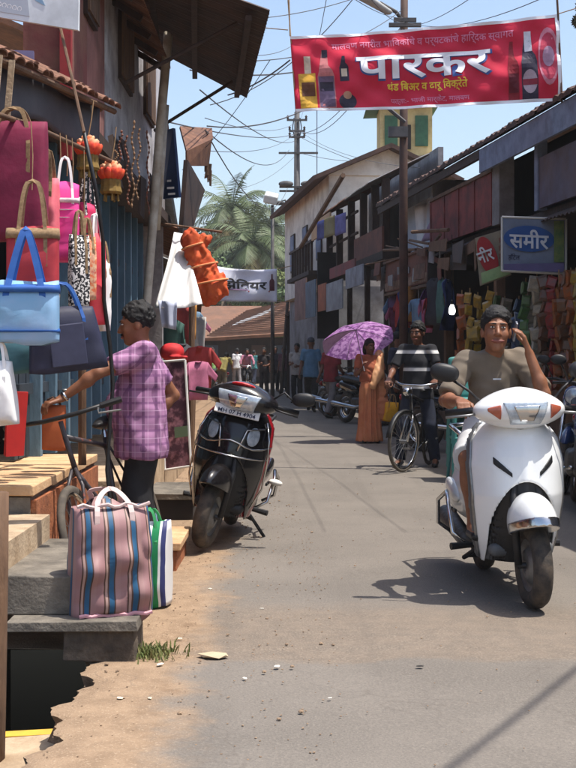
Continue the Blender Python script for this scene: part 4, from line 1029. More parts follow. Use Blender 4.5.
# patchwork of small boards below it
random.seed(51)
for (y0, y1, o_, z0, z1, c, lab) in ((24.2, 26.0, .5, 2.62, 3.0, (150, 154, 164), 'pale grey patched sheet board above the umbrella'), (25.2, 28.2, .46, 2.95, 3.18, (136, 66, 66), 'narrow red board above the patched grey boards'), (26.3, 28.3, .52, 2.25, 2.85, (156, 160, 166), 'large light grey board below the veranda'), (28.5, 29.6, .5, 2.3, 2.9, (170, 100, 70), 'small orange board below the veranda'), (29.7, 31.2, .55, 2.2, 3.05, (110, 130, 146), 'blue grey board at the end of the veranda house'), (31.5, 33.5, .5, 2.2, 3.2, (150, 120, 112), 'faded pinkish board beside the white house')):
    o = rbox(MB(), y0, y1, o_, o_ + .03, z0, z1).build('sign_board', mat('board_%d%d%d' % c, lin(*c), lin(*[int(x * .8) for x in c]), 3, .8, stain=lin(90, 76, 70), ssc=2.0)); tag(o, lab, 'sign')
for k, (px, c) in enumerate(((322, (84, 90, 150)), (329, (140, 130, 96)), (340, (110, 104, 160)))):
    a = P(px - 5, 222 - k * 3, 29 - k); b = P(px + 6, 218 - k * 3, 28.6 - k); dd = Vector((0, 0, -.42))
    cloth_sheet('hanging_cloth', ['small blue', 'small olive', 'small violet'][k] + ' cloth drying on the veranda rail', lambda u, v, a=a, b=b: a.lerp(b, u) + dd * v + Vector((0, .03 * math.sin(u * 7), 0)), mat('drying_%d' % k, lin(*c), lin(*[int(x * .8) for x in c]), 5), 8, 6)
# ------------------------------------------------------------------ white gabled house
t = thing('white_house', RP(35, -1, 0), 'pale two storey house with tiled gable behind the veranda house', 'building')
rb('lower_wall', 31.6, 40, -2.5, -.2, 0, 3.0, m_greyw, t); rb('upper_wall', 31.6, 40, -2.9, -.05, 3.0, 5.75, m_whitew, t)
pts = [RP(31.55, .1, 5.7), RP(31.55, -1.5, 6.35), RP(31.55, -3.0, 5.7)]
MB().add(pts + [p + Vector((0, .08, 0)) for p in pts], [(0, 1, 2), (5, 4, 3), (0, 3, 4, 1), (1, 4, 5, 2), (2, 5, 3, 0)]).build('gable', m_whitew, t)
for sgn in (0, 1):
    o0, o1 = (.4, -1.5) if sgn == 0 else (-1.5, -3.3)
    z0, z1 = (5.62, 6.45) if sgn == 0 else (6.45, 5.62)
    MB().slab([RP(31.2, o0, z0), RP(40.2, o0, z0), RP(40.2, o1, z1), RP(31.2, o1, z1)][::-1], .1).build('roof', m_rtile, t)
for (y, z) in ((33, 4.3), (35.5, 4.3), (38, 4.3)):
    f = rb('window', y - .4, y + .4, -.045, -.01, z - .55, z + .55, m_dwood, t)
    for k in range(4): rb('shutter_slat', y - .36 + k * .18, y - .2 + k * .18, -.012, .01, z - .5, z + .5, m_bluefas, f)
f = MB().box(RP(31.58, -1.8, 4.3), (.9, .05, 1.0), rot=(0, 0, RZ)).build('window', m_dwood, t)
MB().box(RP(31.5, -1.8, 4.3) , (.7, .05, .8), rot=(0, 0, RZ)).build('pane', m_dark, f)
for i in range(8): rb('balcony_baluster', 32 + i * .5, 32.06 + i * .5, .28, .34, 3.4, 4.1, m_dwood, t)
rb('balcony_rail', 31.9, 36, .27, .35, 4.1, 4.16, m_dwood, t); rb('balcony_floor', 31.9, 36, -.05, .4, 3.3, 3.4, m_dwood, t)
# ------------------------------------------------------------------ yellow building with cupola behind
t = thing('yellow_hall', (4.2, 40, 0), 'pale yellow hall with sloping roof and green shuttered rooftop turret', 'building')
m_yel = mat('yellow_wash', lin(206, 190, 140), lin(186, 168, 118), 3, .9, stain=lin(140, 124, 92), ssc=1.5); m_grn = mat('green_paint', lin(58, 104, 78), lin(46, 86, 66), 6, .7)
MB().box((5.2, 43, 3.2), (7.5, 5, 6.4)).build('wall', m_yel, t)
a, b, c_, d_ = P(347, 192, 40.3), P(460, 192, 40.3), P(430, 150, 43), P(384, 150, 43)
MB().slab([a, b, c_, d_], .12).build('roof', mat('dull_yellow_roof', lin(160, 146, 112), lin(134, 122, 94), 3, .9), t)
MB().tube([a, d_], .1, 6).build('roof_edge', m_grn, t); MB().tube([d_, c_], .1, 6).build('roof_edge', m_rust, t)
tc_ = P(404, 140, 43.5); w = 1.7
MB().box((tc_.x, 43.5, tc_.z), (w, w, 2.2)).build('turret', m_yel, t)
for sx in (-1, 1): 
    MB().box((tc_.x + sx * .5, 43.5 - w / 2 - .03, tc_.z + .15), (.42, .06, 1.0)).build('turret_shutter', m_grn, t)
MB().box((tc_.x, 43.5 - w / 2 - .02, tc_.z - .05), (.3, .06, .8)).build('turret_pane', m_dark, t)
rr = tc_.z + 1.1
MB().add([(tc_.x - 1.3, 42.2, rr - .15), (tc_.x + 1.1, 42.2, rr - .05), (tc_.x + 1.1, 44.8, rr - .05), (tc_.x - 1.3, 44.8, rr - .15), (tc_.x - .1, 43.5, rr + .45), (tc_.x + .5, 43.5, rr + .45)], [(0, 1, 5, 4), (1, 2, 5), (2, 3, 4, 5), (3, 0, 4), (3, 2, 1, 0)]).build('turret_roof', m_grn, t)
# ------------------------------------------------------------------ far right low shops and the tiled house closing the street
t = thing('street_shop', RP(44, -1, 0), 'dark low shop past the white house in deep shade', 'building')
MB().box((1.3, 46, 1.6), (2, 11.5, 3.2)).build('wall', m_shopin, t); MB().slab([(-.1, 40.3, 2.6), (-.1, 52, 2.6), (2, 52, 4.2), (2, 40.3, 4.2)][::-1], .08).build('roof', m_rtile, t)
for y in (41, 44, 47, 50): MB().box((.02, y, 1.3), (.12, .12, 2.6)).build('post', m_dwood, t)
t = thing('tiled_house', (-2.5, 66, 0), 'low house with broad brown tiled roofs closing the end of the street', 'building')
m_ftile = mat('far_clay_roof', lin(128, 92, 72), lin(104, 76, 60), 2.5, .9, .3, 8, stain=lin(96, 78, 68), ssc=.7, samt=.7)
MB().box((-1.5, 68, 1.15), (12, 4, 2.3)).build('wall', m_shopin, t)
MB().slab([P(207, 338, 64), P(306, 332, 64), P(306, 298, 68), P(248, 312, 68)], .15).build('roof', m_ftile, t)
MB().slab([P(150, 338, 65.5), P(225, 338, 65.5), P(262, 306, 69.5), P(150, 306, 69.5)], .15).build('roof', m_ftile, t)
random.seed(4)
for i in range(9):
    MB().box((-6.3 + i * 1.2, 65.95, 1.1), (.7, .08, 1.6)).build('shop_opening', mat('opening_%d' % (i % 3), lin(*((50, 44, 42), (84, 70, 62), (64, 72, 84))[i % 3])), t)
q = MB(); r0 = [P(207, 338, 64), P(306, 332, 64), P(306, 298, 68), P(248, 312, 68)]
def on_roof(u, v): return r0[0].lerp(r0[1], u).lerp(r0[3].lerp(r0[2], u), v) + Vector((0, -.12, .12))
q.grid(lambda u, v: on_roof(.12 + u * .35 + v * .05, .30 + v * .2 + u * .35), 10, 3)
o = q.build('tarpaulin', mat('grey_tarp2', lin(150, 152, 156), lin(120, 118, 116), 2, .7), solid=.03); tag(o, 'grey tarpaulin strip lying on the brown tiled roof', 'tarpaulin')
rows = MB()
for i in range(16): rows.tube([on_roof(0, i / 16), on_roof(1, i / 16)], .05, 4)
rows.build('tile_courses', m_ftile, t)
# ------------------------------------------------------------------ red banner across the street
YB = 14.4
bTL, bTR, bBL, bBR = P(290, 36, YB + .25), P(558, 14, YB - .1), P(296, 112, YB + .25), P(562, 100, YB - .1)
def BN(u, v, off=0):
    p = bTL.lerp(bTR, u).lerp(bBL.lerp(bBR, u), v)
    w = .022 * math.sin(u * 9 + v * 5) + .016 * math.sin(u * 4 - v * 9 + 1) + .013 * math.sin((u * 3 + v * 1.3) * 11) + .008 * math.sin((u * 5 - v * 2.2) * 9 + 2)
    p.z -= .035 * math.sin(math.pi * u) * (1 - .5 * v)
    p.y += w - off
    return p
t = thing('street_banner', bTL, 'red cloth banner with big white lettering and bottles strung over the street', 'banner')
m_ban = mat('banner_red', lin(216, 42, 72), lin(202, 32, 62), 3, .6, spec=.3)
MB().grid(lambda u, v: BN(u, v), 90, 24).build('cloth', m_ban, t, smooth=True, solid=.002)
def on_banner(body, u0, u1, v0, v1, m, bold=0, off=.006, shear=0):
    me, w = text_mesh(body, v1 - v0, bold, u1 - u0, slices=.012)
    for vt in me.vertices:
        u = u0 + vt.co.x; v = v1 - vt.co.z; vt.co = BN(u, v, off)
    me.materials.append(m); return link('lettering', me, None, t)
m_bp = mat('banner_pink', lin(222, 130, 160)); m_by = mat('banner_yellow', lin(240, 206, 70)); m_bw = mat('banner_white', lin(246, 246, 250)); m_bb = mat('banner_blue', lin(70, 96, 160))
on_banner('मालवण नगरीत भािवकांचे व पर्यटकांचे हािर्दक स्वागत', .155, .835, .095, .235, m_bp, .012)
on_banner('पारकर', .239, .753, .325, .645, m_bb, .028, .008)
on_banner('पारकर', .243, .745, .325, .62, m_bw, .022, .020)
on_banner('थंड िबअर व दारू िवक्रेते', .355, .655, .645, .80, m_by, .02)
on_banner('पत्ता:- भाजी मार्केट, मालवण', .365, .66, .845, .945, m_bp, .016)
def bpoly(name, poly, m, off=.005):
    bm = bmesh.new(); vs = [bm.verts.new((u, 0, v)) for u, v in poly]; bm.faces.new(vs); bmesh.ops.triangulate(bm, faces=bm.faces[:])
    for k in range(1, 50): bmesh.ops.bisect_plane(bm, geom=bm.verts[:] + bm.edges[:] + bm.faces[:], plane_co=(k * .02, 0, 0), plane_no=(1, 0, 0))
    for k in range(1, 20): bmesh.ops.bisect_plane(bm, geom=bm.verts[:] + bm.edges[:] + bm.faces[:], plane_co=(0, 0, k * .05), plane_no=(0, 0, 1))
    for v in bm.verts: v.co = BN(v.co.x, v.co.z, off)
    me = bpy.data.meshes.new(name); bm.to_mesh(me); bm.free(); me.materials.append(m); return link(name, me, None, t)
def bottle(u, w, v0, v1, neck=.3):
    h = v1 - v0; prof = [(w / 2, v1), (w / 2, v0 + h * .45), (w * .4, v0 + h * .36), (w * .17, v0 + h * .27), (w * .15, v0), ]
    return [(u + a, b) for a, b in prof] + [(u - a, b) for a, b in reversed(prof)]
def rect(u0, u1, v0, v1): return [(u0, v0), (u1, v0), (u1, v1), (u0, v1)]
def oval(u, v, a, b, n=20): return [(u + a * math.cos(2 * math.pi * i / n), v + b * math.sin(2 * math.pi * i / n)) for i in range(n)]
pm = lambda n, c: mat('print_' + n, lin(*c), lin(*[int(x * .85) for x in c]), 12, .6)
bpoly('printed_pack', rect(.02, .085, .50, .98), pm('yel', (230, 178, 60))); bpoly('printed_label', rect(.03, .08, .62, .80), pm('brown', (110, 66, 40)), .008)
bpoly('printed_cap', rect(.045, .07, .28, .50), pm('cream', (232, 214, 190))); 
bpoly('printed_bottle', bottle(.125, .065, .2, .985), pm('rose', (214, 130, 130))); bpoly('printed_label', rect(.096, .154, .55, .95), pm('slate', (120, 100, 130)), .008); bpoly('printed_cap', rect(.115, .136, .2, .3), pm('dark', (50, 40, 60)), .008); bpoly('printed_label', rect(.1, .15, .62, .74), pm('dark', (50, 40, 60)), .010)
bpoly('printed_bottle', bottle(.195, .035, .3, .62), pm('night', (52, 44, 66))); bpoly('printed_label', rect(.184, .206, .46, .56), pm('cream', (232, 214, 190)), .008)
bpoly('printed_emblem', oval(.202, .88, .034, .10), pm('night', (52, 44, 66))); bpoly('printed_emblem', oval(.202, .80, .016, .05), pm('tan', (200, 150, 120)), .008)
bpoly('printed_bottle', bottle(.825, .04, .26, .97), pm('wine', (150, 24, 40))); bpoly('printed_label', rect(.808, .842, .66, .88), pm('winedark', (110, 20, 40)), .008)
bpoly('printed_bottle', bottle(.885, .06, .16, .98), pm('night', (52, 44, 66))); bpoly('printed_neck', rect(.872, .898, .16, .40), pm('silver', (226, 226, 234)), .008); bpoly('printed_label', oval(.885, .76, .027, .14), pm('labelgrey', (190, 170, 180)), .009); bpoly('printed_label', rect(.858, .912, .73, .80), pm('labelred', (150, 40, 60)), .011)
for a, b, c in ((.038, .34, (226, 140, 160)), (.032, .28, (204, 60, 90)), (.022, .12, (190, 150, 176))): bpoly('printed_emblem', oval(.957, .48, a, b), pm('em%d' % int(b * 100), c), .006 + (.36 - b) * .02)
bpoly('border', rect(0, 1, 0, .035), m_bw, .007); bpoly('border', rect(0, 1, .965, 1), m_bw, .007); bpoly('border', rect(.988, 1, 0, 1), m_bw, .009)
for a, b in ((P(288, 0, YB + .3), bBL), (P(288, -30, YB + .3), bTL)): MB().tube([a, b], .008, 5).build('rope', m_rope, t)
MB().tube([P(556, -20, YB - .1), P(558, 14, YB - .1), P(562, 100, YB - .1), P(562, 118, YB - .1)], .012, 6).build('side_stick', m_wood, t)
MB().tube([P(562, 100, YB - .1), P(584, 101, YB - .3)], .006, 5).build('rope', m_rope, t); MB().tube([P(288, 30, YB + .25), P(180, 20, YB + .6)], .006, 5).build('rope', m_rope, t)
MB().tube([bTR, P(590, 4, YB - .3)], .006, 5).build('rope', m_rope, t)

# second, white banner further along
YC = 36.0
cTL, cTR, cBL, cBR = P(205, 264, YC), P(277, 269, YC), P(205, 301, YC), P(277, 302, YC)
def CN(u, v, off=0):
    p = cTL.lerp(cTR, u).lerp(cBL.lerp(cBR, u), v); p.y += .05 * math.sin(u * 11 + v * 4) + .03 * math.sin(u * 5 - v * 7) - off; p.z -= .08 * math.sin(math.pi * u) * (1 - v); return p
t = thing('street_banner', cTL, 'white cloth banner with black lettering strung across beyond the orange bundle', 'banner')
MB().grid(lambda u, v: CN(u, v), 40, 14).build('cloth', mat('banner_cloth_white', lin(226, 226, 234), lin(206, 206, 220), 3, .7), t, smooth=True, solid=.003)
def ctext(body, u0, u1, v0, v1, m, bold=0):
    me, w = text_mesh(body, v1 - v0, bold, u1 - u0, slices=.02)
    for vt in me.vertices: vt.co = CN(u0 + vt.co.x, v1 - vt.co.z, .012)
    me.materials.append(m); return link('lettering', me, None, t)
ctext('झेिवयर', .25, .86, .30, .66, mat('ink_black', lin(34, 32, 36)), .03)
def cpoly(name, poly, m):
    me = bpy.data.meshes.new(name); me.from_pydata([tuple(CN(u, v, .012)) for u, v in poly], [], [tuple(range(len(poly)))]); me.materials.append(m); return link(name, me, None, t)
cpoly('printed_band', rect(.6, .9, .66, .70), m_ink_r); cpoly('printed_band', rect(.1, .6, .62, .66), mat('ink_mauve', lin(150, 120, 150)))
cpoly('printed_bottle', bottle(.93, .07, .15, .66), pm('winedark2', (96, 40, 56)))
for a, b in ((cTL, P(175, 255, YC)), (cTR, P(310, 262, YC)), (cBL, P(180, 305, YC)), (cBR, P(318, 300, YC))): MB().tube([a, b], .012, 5).build('rope', m_rope, t)

# ------------------------------------------------------------------ poles
m_pole = mat('rusty_pole', lin(86, 62, 52), lin(64, 48, 42), 6, .75, .1, 40)
m_gpole = mat('grey_pole', lin(90, 88, 88), lin(70, 68, 68), 6, .7)
bx = P(404, 358, 20.3).x
t = thing('lamp_pole', (bx, 20.3, 0), 'rusty brown street pole with lamp arm standing by the brown sign', 'street lamp')
MB().tube([(bx, 20.3, 0), (bx - .01, 20.3, 4), (bx + .01, 20.3, 8.2)], [.075, .068, .055], 10).build('pole', m_pole, t, smooth=True)
MB().tube([P(405, 24, 20.3), P(396, 12, 20.2), P(380, 3, 20)], .03, 8).build('lamp_arm', m_gpole, t, smooth=True)
SDF().cap(P(362, -4, 19.8), P(388, 12, 20), .11, .075, flat=((0, 0, 1), 1.8)).build('lamp_head', mat('lamp_shell', lin(176, 176, 172), lin(150, 150, 146), 6, .5), t, .03, world=True)
for (y_, l_) in ((25, .5), (20, .35)): MB().box(P(405, y_, 20.2), (l_, .06, .06)).build('cross_arm', m_gpole, t)
MB().tube([P(405, 122, 20.2), P(388, 108, 20.1), P(384, 100, 20.1)], .03, 6).build('bracket', m_gpole, t)
MB().box(P(398, 132, 20.2), (.3, .1, .16)).build('junction_box', m_gpole, t); 
px_, Yp = 297, 48.0; bx = P(px_, 358, Yp).x
t = thing('utility_pole', (bx, Yp, 0), 'tall dark utility pole with cross arms and insulators against the sky', 'utility pole')
zt = P(297, 112, Yp).z
MB().tube([(bx, Yp, 0), (bx, Yp, zt)], [.16, .10], 10).build('pole', m_gpole, t, smooth=True)
for (py, l, dx) in ((120, .75, 0), (131, .6, 0), (137, .6, 0), (153, 1.45, .05), (187, 1.1, -.1), (191, 1.1, -.1)):
    c = P(297, py, Yp - .12); a_ = MB().box(c + Vector((dx, 0, 0)), (l, .07, .07)).build('cross_arm', m_gpole, t)
    if py < 150:
        for sx in (-1, 1): MB().lathe([(0, 0), (.05, .01), (.03, .06), (.055, .09), (.0, .16)], 8, Matrix.Translation(c + Vector((sx * l * .45, 0, .03)))).build('insulator', m_dwood, a_)
for sx in (-1, 1): SDF().ell(P(297 + sx * 11, 184, Yp - .2), (.28, .14, .12)).build('lamp_head', m_gpole, t, .03, world=True)
for s_ in (-1, 1): MB().tube([P(297 + s_ * 3, 118, Yp), P(297 + s_ * 4.5, 128, Yp), P(297 + s_ * 2, 140, Yp)], .02, 5).build('jumper_wire', m_black, t)
bx = P(272.5, 358, 42).x
t = thing('street_lamp', (bx, 42, 0), 'thin lamp post with pale box lamp in front of the palms', 'street lamp')
MB().tube([(bx, 42, 0), (bx, 42, P(272, 205, 42).z)], [.07, .05], 8).build('pole', m_gpole, t, smooth=True)
SDF().box(P(271, 198, 41.8), (.22, .3, .14), .05, rot=(R(20), R(12), 0)).build('lamp_head', mat('lamp_pale', lin(206, 206, 200), lin(186, 186, 180), 6, .5), t, .025, world=True)
bx = P(281, 358, 44).x
t = thing('street_lamp', (bx, 44, 0), 'slim post with curved lamp arm beside the utility pole', 'street lamp')
MB().tube([(bx, 44, 0), (bx + .35, 44, 4.9), P(291, 210, 44), P(285, 200, 44), P(280, 202, 44)], [.06, .05, .04, .035, .03], 8).build('pole', m_gpole, t, smooth=True)
SDF().ell(P(279, 203, 44), (.2, .12, .08)).build('lamp_head', m_gpole, t, .03, world=True)
o = MB().tube([Vector((P(301, 358, 40).x, 40, 0)), P(301, 210, 40)], [.06, .04], 8).build('thin_pole', mat('white_pole', lin(170, 166, 160))); tag(o, 'thin whitish pole just right of the utility pole', 'pole')
o = MB().tube([P(317, 200, 36), P(317, 105, 36)], .012, 5).build('aerial', m_gpole); tag(o, 'thin aerial rod on the white gabled house', 'aerial')

# ------------------------------------------------------------------ overhead wires
def wire(a, b, sag, r=.009, n=18, label=None):
    pts = [a.lerp(b, i / n) - Vector((0, 0, sag * 4 * (i / n) * (1 - i / n))) for i in range(n + 1)]
    o = MB().tube(pts, r, 5).build('overhead_wire', m_gpole); return tag(o, label or 'thin dark overhead wire sagging across the sky', 'wire', 'overhead wires')
top = P(297, 128, 48); lp = P(405, 22, 20.3); mid = P(205, 130, 16.5)
for (a, b, sg, lab) in ((mid, P(289, 150, 48), .5, 'wire from the brown canopy to the long cross arm of the utility pole'), (mid, P(288, 187, 48), .9, 'deeply sagging wire from the brown canopy to the lower cross arm'), (P(207, 126, 16.6), lp, .5, 'wire from the brown canopy up to the rusty lamp pole'), (top, lp, .8, 'slack wire from the utility pole top to the rusty lamp pole'), (P(292, 131, 48), P(402, 30, 20.3), .6, 'wire from the upper left insulator to the rusty lamp pole'),
                   (P(190, 70, 14), P(405, 28, 20.3), .3, 'wire from the dark corrugated awning to the rusty lamp pole'), (P(200, 90, 15), P(297, 140, 48), .3, 'wire from behind the dark awning to the utility pole'), (lp, P(600, -30, 9), .2, 'wire leaving the rusty lamp pole above the red banner'), (lp, P(345, -40, 10), .15, 'wire rising from the rusty lamp pole past the lamp head'), (P(404, 18, 20.3), P(316, -30, 10), .1, 'wire rising from the lamp pole over the banner corner'),
                   (P(410, 26, 20.3), P(520, -40, 9), .1, 'steep wire rising from the lamp pole above the banner lettering'), (P(300, 137, 48), P(500, 200, 24), .2, 'wire from the utility pole to the long tiled roof'), (P(300, 153, 48), P(440, 158, 30), .2, 'wire from the utility pole to the curved sheet roof'), (P(222, 20, 12), P(400, -20, 13), .1, 'wire from the dark awning corner passing over the banner'), (P(228, 95, 16), P(290, 60, 15), .05, 'short wire tying the banner side to the awning strut'), (P(300, 120, 48), P(330, -20, 12), .2, 'steep wire from the utility pole top behind the banner'),
                   (P(160, 120, 14), P(300, 132, 48), .2, 'wire from the tall leaning pipe to the utility pole'), (P(270, 60, 13), P(182, 170, 18), .1, 'short slanting wire under the dark awning corner')):
    wire(a, b, sg, .009 if min(a.y, b.y) > 13.5 else .004, label=lab)

for i, (x0, y0, Y0, x1, y1, Y1) in enumerate(((205, 118, 17, 298, 121, 48), (200, 150, 18, 296, 133, 48), (190, 40, 13.6, 300, 40, 30), (215, 60, 14, 402, 10, 20.3), (299, 187, 48, 360, 200, 33), (296, 155, 48, 232, 190, 40), (300, 131, 48, 420, 168, 24), (210, 105, 16, 360, -10, 16))):
    wire(P(x0, y0, Y0), P(x1, y1, Y1), .25, .006, label=['finest wire above the brown canopy towards the pole top', 'thin wire crossing low behind the brown canopy', 'wire spanning from the awning underside past the banner', 'wire from the awning corner to the lamp arm', 'short service wire dropping to the white gabled house', 'slack wire running from the pole over the palms', 'long service wire reaching the grocery roof', 'slanting wire rising from the canopy behind the banner'][i])
# ------------------------------------------------------------------ palms and trees
m_frond = mat('palm_frond', lin(86, 100, 58), lin(64, 78, 44), .8, .6, spec=.4); m_frond2 = mat('palm_frond_dry', lin(140, 126, 76), lin(110, 104, 62), .8, .7)
m_ptr = mat('palm_trunk', lin(132, 118, 102), lin(104, 92, 80), 3, .9, .4, 10)
def leaf_material(name, c, c2):
    m = mat(name, c, c2, .5, .65, spec=.3); b = m.node_tree.nodes['Principled BSDF']; return m
def palm(px, py, Y, seed, L=5.0, n=30, label=''):
    rs = random.Random(seed); top = P(px, py, Y); t = thing('coconut_palm', (top.x + rs.uniform(-1, 1), Y, 0), label, 'palm tree', 'coconut palms')
    b = Vector(t.location); q = MB()
    pts = [b.lerp(top, k / 8) + Vector((.5 * math.sin(k / 8 * 3.1), 0, 0)) for k in range(9)]
    q.tube(pts, [.26 - .012 * k for k in range(9)], 8).build('trunk', m_ptr, t, smooth=True); top = pts[-1]
    cr = MB()
    for i in range(n):
        az = i * 2.399 + rs.uniform(-.2, .2); el = R(78 - 100 * (i / n) ** .9 + rs.uniform(-8, 8)); l = L * rs.uniform(.8, 1.1)
        p = top.copy(); prev = p.copy(); N_ = 14; d = Vector((math.cos(az) * math.cos(el), math.sin(az) * math.cos(el), math.sin(el)))
        rach = [p.copy()]
        for k in range(N_):
            d = (d + Vector((0, 0, -.115 - .05 * k / N_))).normalized(); p = p + d * l / N_; rach.append(p.copy())
        cr.tube(rach, [.05 * (1 - .9 * k / N_) for k in range(N_ + 1)], 4, cap=False, mi=1 if i > n * .85 else 0)
        for k in range(1, N_ + 1):
            for sub in (0, .33, .66):
                c = rach[k - 1].lerp(rach[k], sub); dd = (rach[k] - rach[k - 1]).normalized(); side = dd.cross(Vector((0, 0, 1)))
                side = side.normalized() if side.length > .1 else Vector((1, 0, 0))
                ll = 1.05 * math.sin(math.pi * min(1, (k + sub) / N_ * .9 + .1)) ** .6 + .1
                for sg in (-1, 1):
                    tip = c + side * sg * ll * .75 + dd * ll * .45 + Vector((0, 0, -ll * (.35 + rs.uniform(0, .3)))); w = dd * .03
                    cr.add([c - w, c + w, tip.lerp(c, .4) + w * .9, tip, tip.lerp(c, .4) - w * .9], [(0, 1, 2, 3, 4)], 1 if i > n * .85 else 0)
    cr.build('crown', None, t, mats=[m_frond, m_frond2])
    for k in range(7):
        a = k * .9; SDF().ell(top + Vector((.3 * math.cos(a), .3 * math.sin(a), -.25 - .1 * (k % 2))), (.15, .15, .18)).build('coconut', m_frond2, t, .06, world=True)
palm(232, 212, 96, 1, 4.6, 30, 'coconut palm with the fullest crown left of the lamp post')
palm(270, 228, 104, 2, 4.8, 30, 'coconut palm behind the box lamp with drooping fronds')
palm(216, 262, 100, 3, 3.6, 24, 'shorter coconut palm low behind the orange bundle')
palm(301, 268, 90, 4, 3.8, 26, 'coconut palm half hidden by the utility pole')
palm(252, 246, 88, 5, 3.8, 26, 'low coconut palm above the white banner')
def tree(px, py, Y, rx, rz, seed, nl, label, cols, lf=.16, cat='tree'):
    rs = np.random.RandomState(seed); c = P(px, py, Y); t = thing('leafy_tree', (c.x, Y, 0), label, cat, 'trees behind the street')
    q = MB(); q.tube([(c.x, Y, 0), (c.x + .1, Y, c.z * .5), (c.x, Y, c.z)], [.25, .2, .1], 8)
    clumps = []
    for k in range(16):
        v = rs.normal(size=3); v /= np.linalg.norm(v); r = rs.uniform(.45, 1) ; pc = np.array(c) + v * np.array([rx, rx * .8, rz]) * r
        clumps.append((pc, rs.uniform(.25, .5) * rx)); q.tube([(c.x, Y, c.z * .6), tuple((np.array(c) * .5 + pc * .5)), tuple(pc)], [.1, .06, .03], 5)
    q.build('trunk', m_ptr, t, smooth=True)
    V = np.zeros((nl, 4, 3)); ci = rs.randint(0, len(clumps), nl)
    cen = np.array([clumps[i][0] for i in ci]); rad = np.array([clumps[i][1] for i in ci])
    d = rs.normal(size=(nl, 3)); d /= np.linalg.norm(d, axis=1)[:, None]
    pos = cen + d * (rad * rs.uniform(.4, 1, nl) ** .6)[:, None] * np.array([1, 1, .75])
    a = rs.normal(size=(nl, 3)); a /= np.linalg.norm(a, axis=1)[:, None]; b = np.cross(a, d); b /= np.maximum(np.linalg.norm(b, axis=1), 1e-3)[:, None]
    l = lf * rs.uniform(.7, 1.4, nl)[:, None]
    V[:, 0] = pos - a * l; V[:, 1] = pos + b * l * .5; V[:, 2] = pos + a * l; V[:, 3] = pos - b * l * .5
    Fq = np.arange(nl * 4).reshape(-1, 4)
    me = np_mesh('crown', V.reshape(-1, 3), Fq); me.materials.append(leaf_material('leaf_' + cols[0], *cols[1:])); me.polygons.foreach_set('use_smooth', np.zeros(nl, bool)); link('crown', me, None, t)
g1 = ('mid', lin(84, 104, 56), lin(60, 80, 42)); g2 = ('dark', lin(62, 80, 46), lin(44, 60, 34)); g3 = ('olive', lin(112, 122, 70), lin(84, 96, 52))
tree(222, 290, 84, 2.6, 2.4, 1, 6000, 'mid green bushy tree behind the white banner', g1)
tree(250, 282, 92, 3.0, 2.6, 2, 7000, 'dark green tree under the tall palms', g2)
tree(283, 300, 80, 2.4, 3.0, 3, 7000, 'olive green tree behind the utility pole', g3)
tree(310, 300, 78, 2.2, 3.2, 4, 6000, 'green tree between pole and white gabled house', g1)
tree(196, 300, 90, 3.0, 3.0, 5, 6000, 'dark tree low on the left behind the shops', g2)
tree(335, 270, 120, 5, 4.5, 6, 5000, 'distant tree behind the white gabled house', g2)
tree(265, 310, 110, 7, 3.4, 8, 9000, 'broad background tree filling the gap above the tiled roofs', g2, .2)
tree(230, 262, 108, 4.2, 3.4, 11, 9000, 'dense dark tree massed behind the tallest palm', g2, .2)
tree(286, 258, 112, 4.2, 3.6, 12, 9000, 'dense dark tree behind the box lamp', g2, .2)
tree(596, 8, 26, .55, 1.0, 7, 2500, 'brown green tree behind the right end of the red banner', ('brown', lin(86, 84, 56), lin(66, 60, 44)), .07)
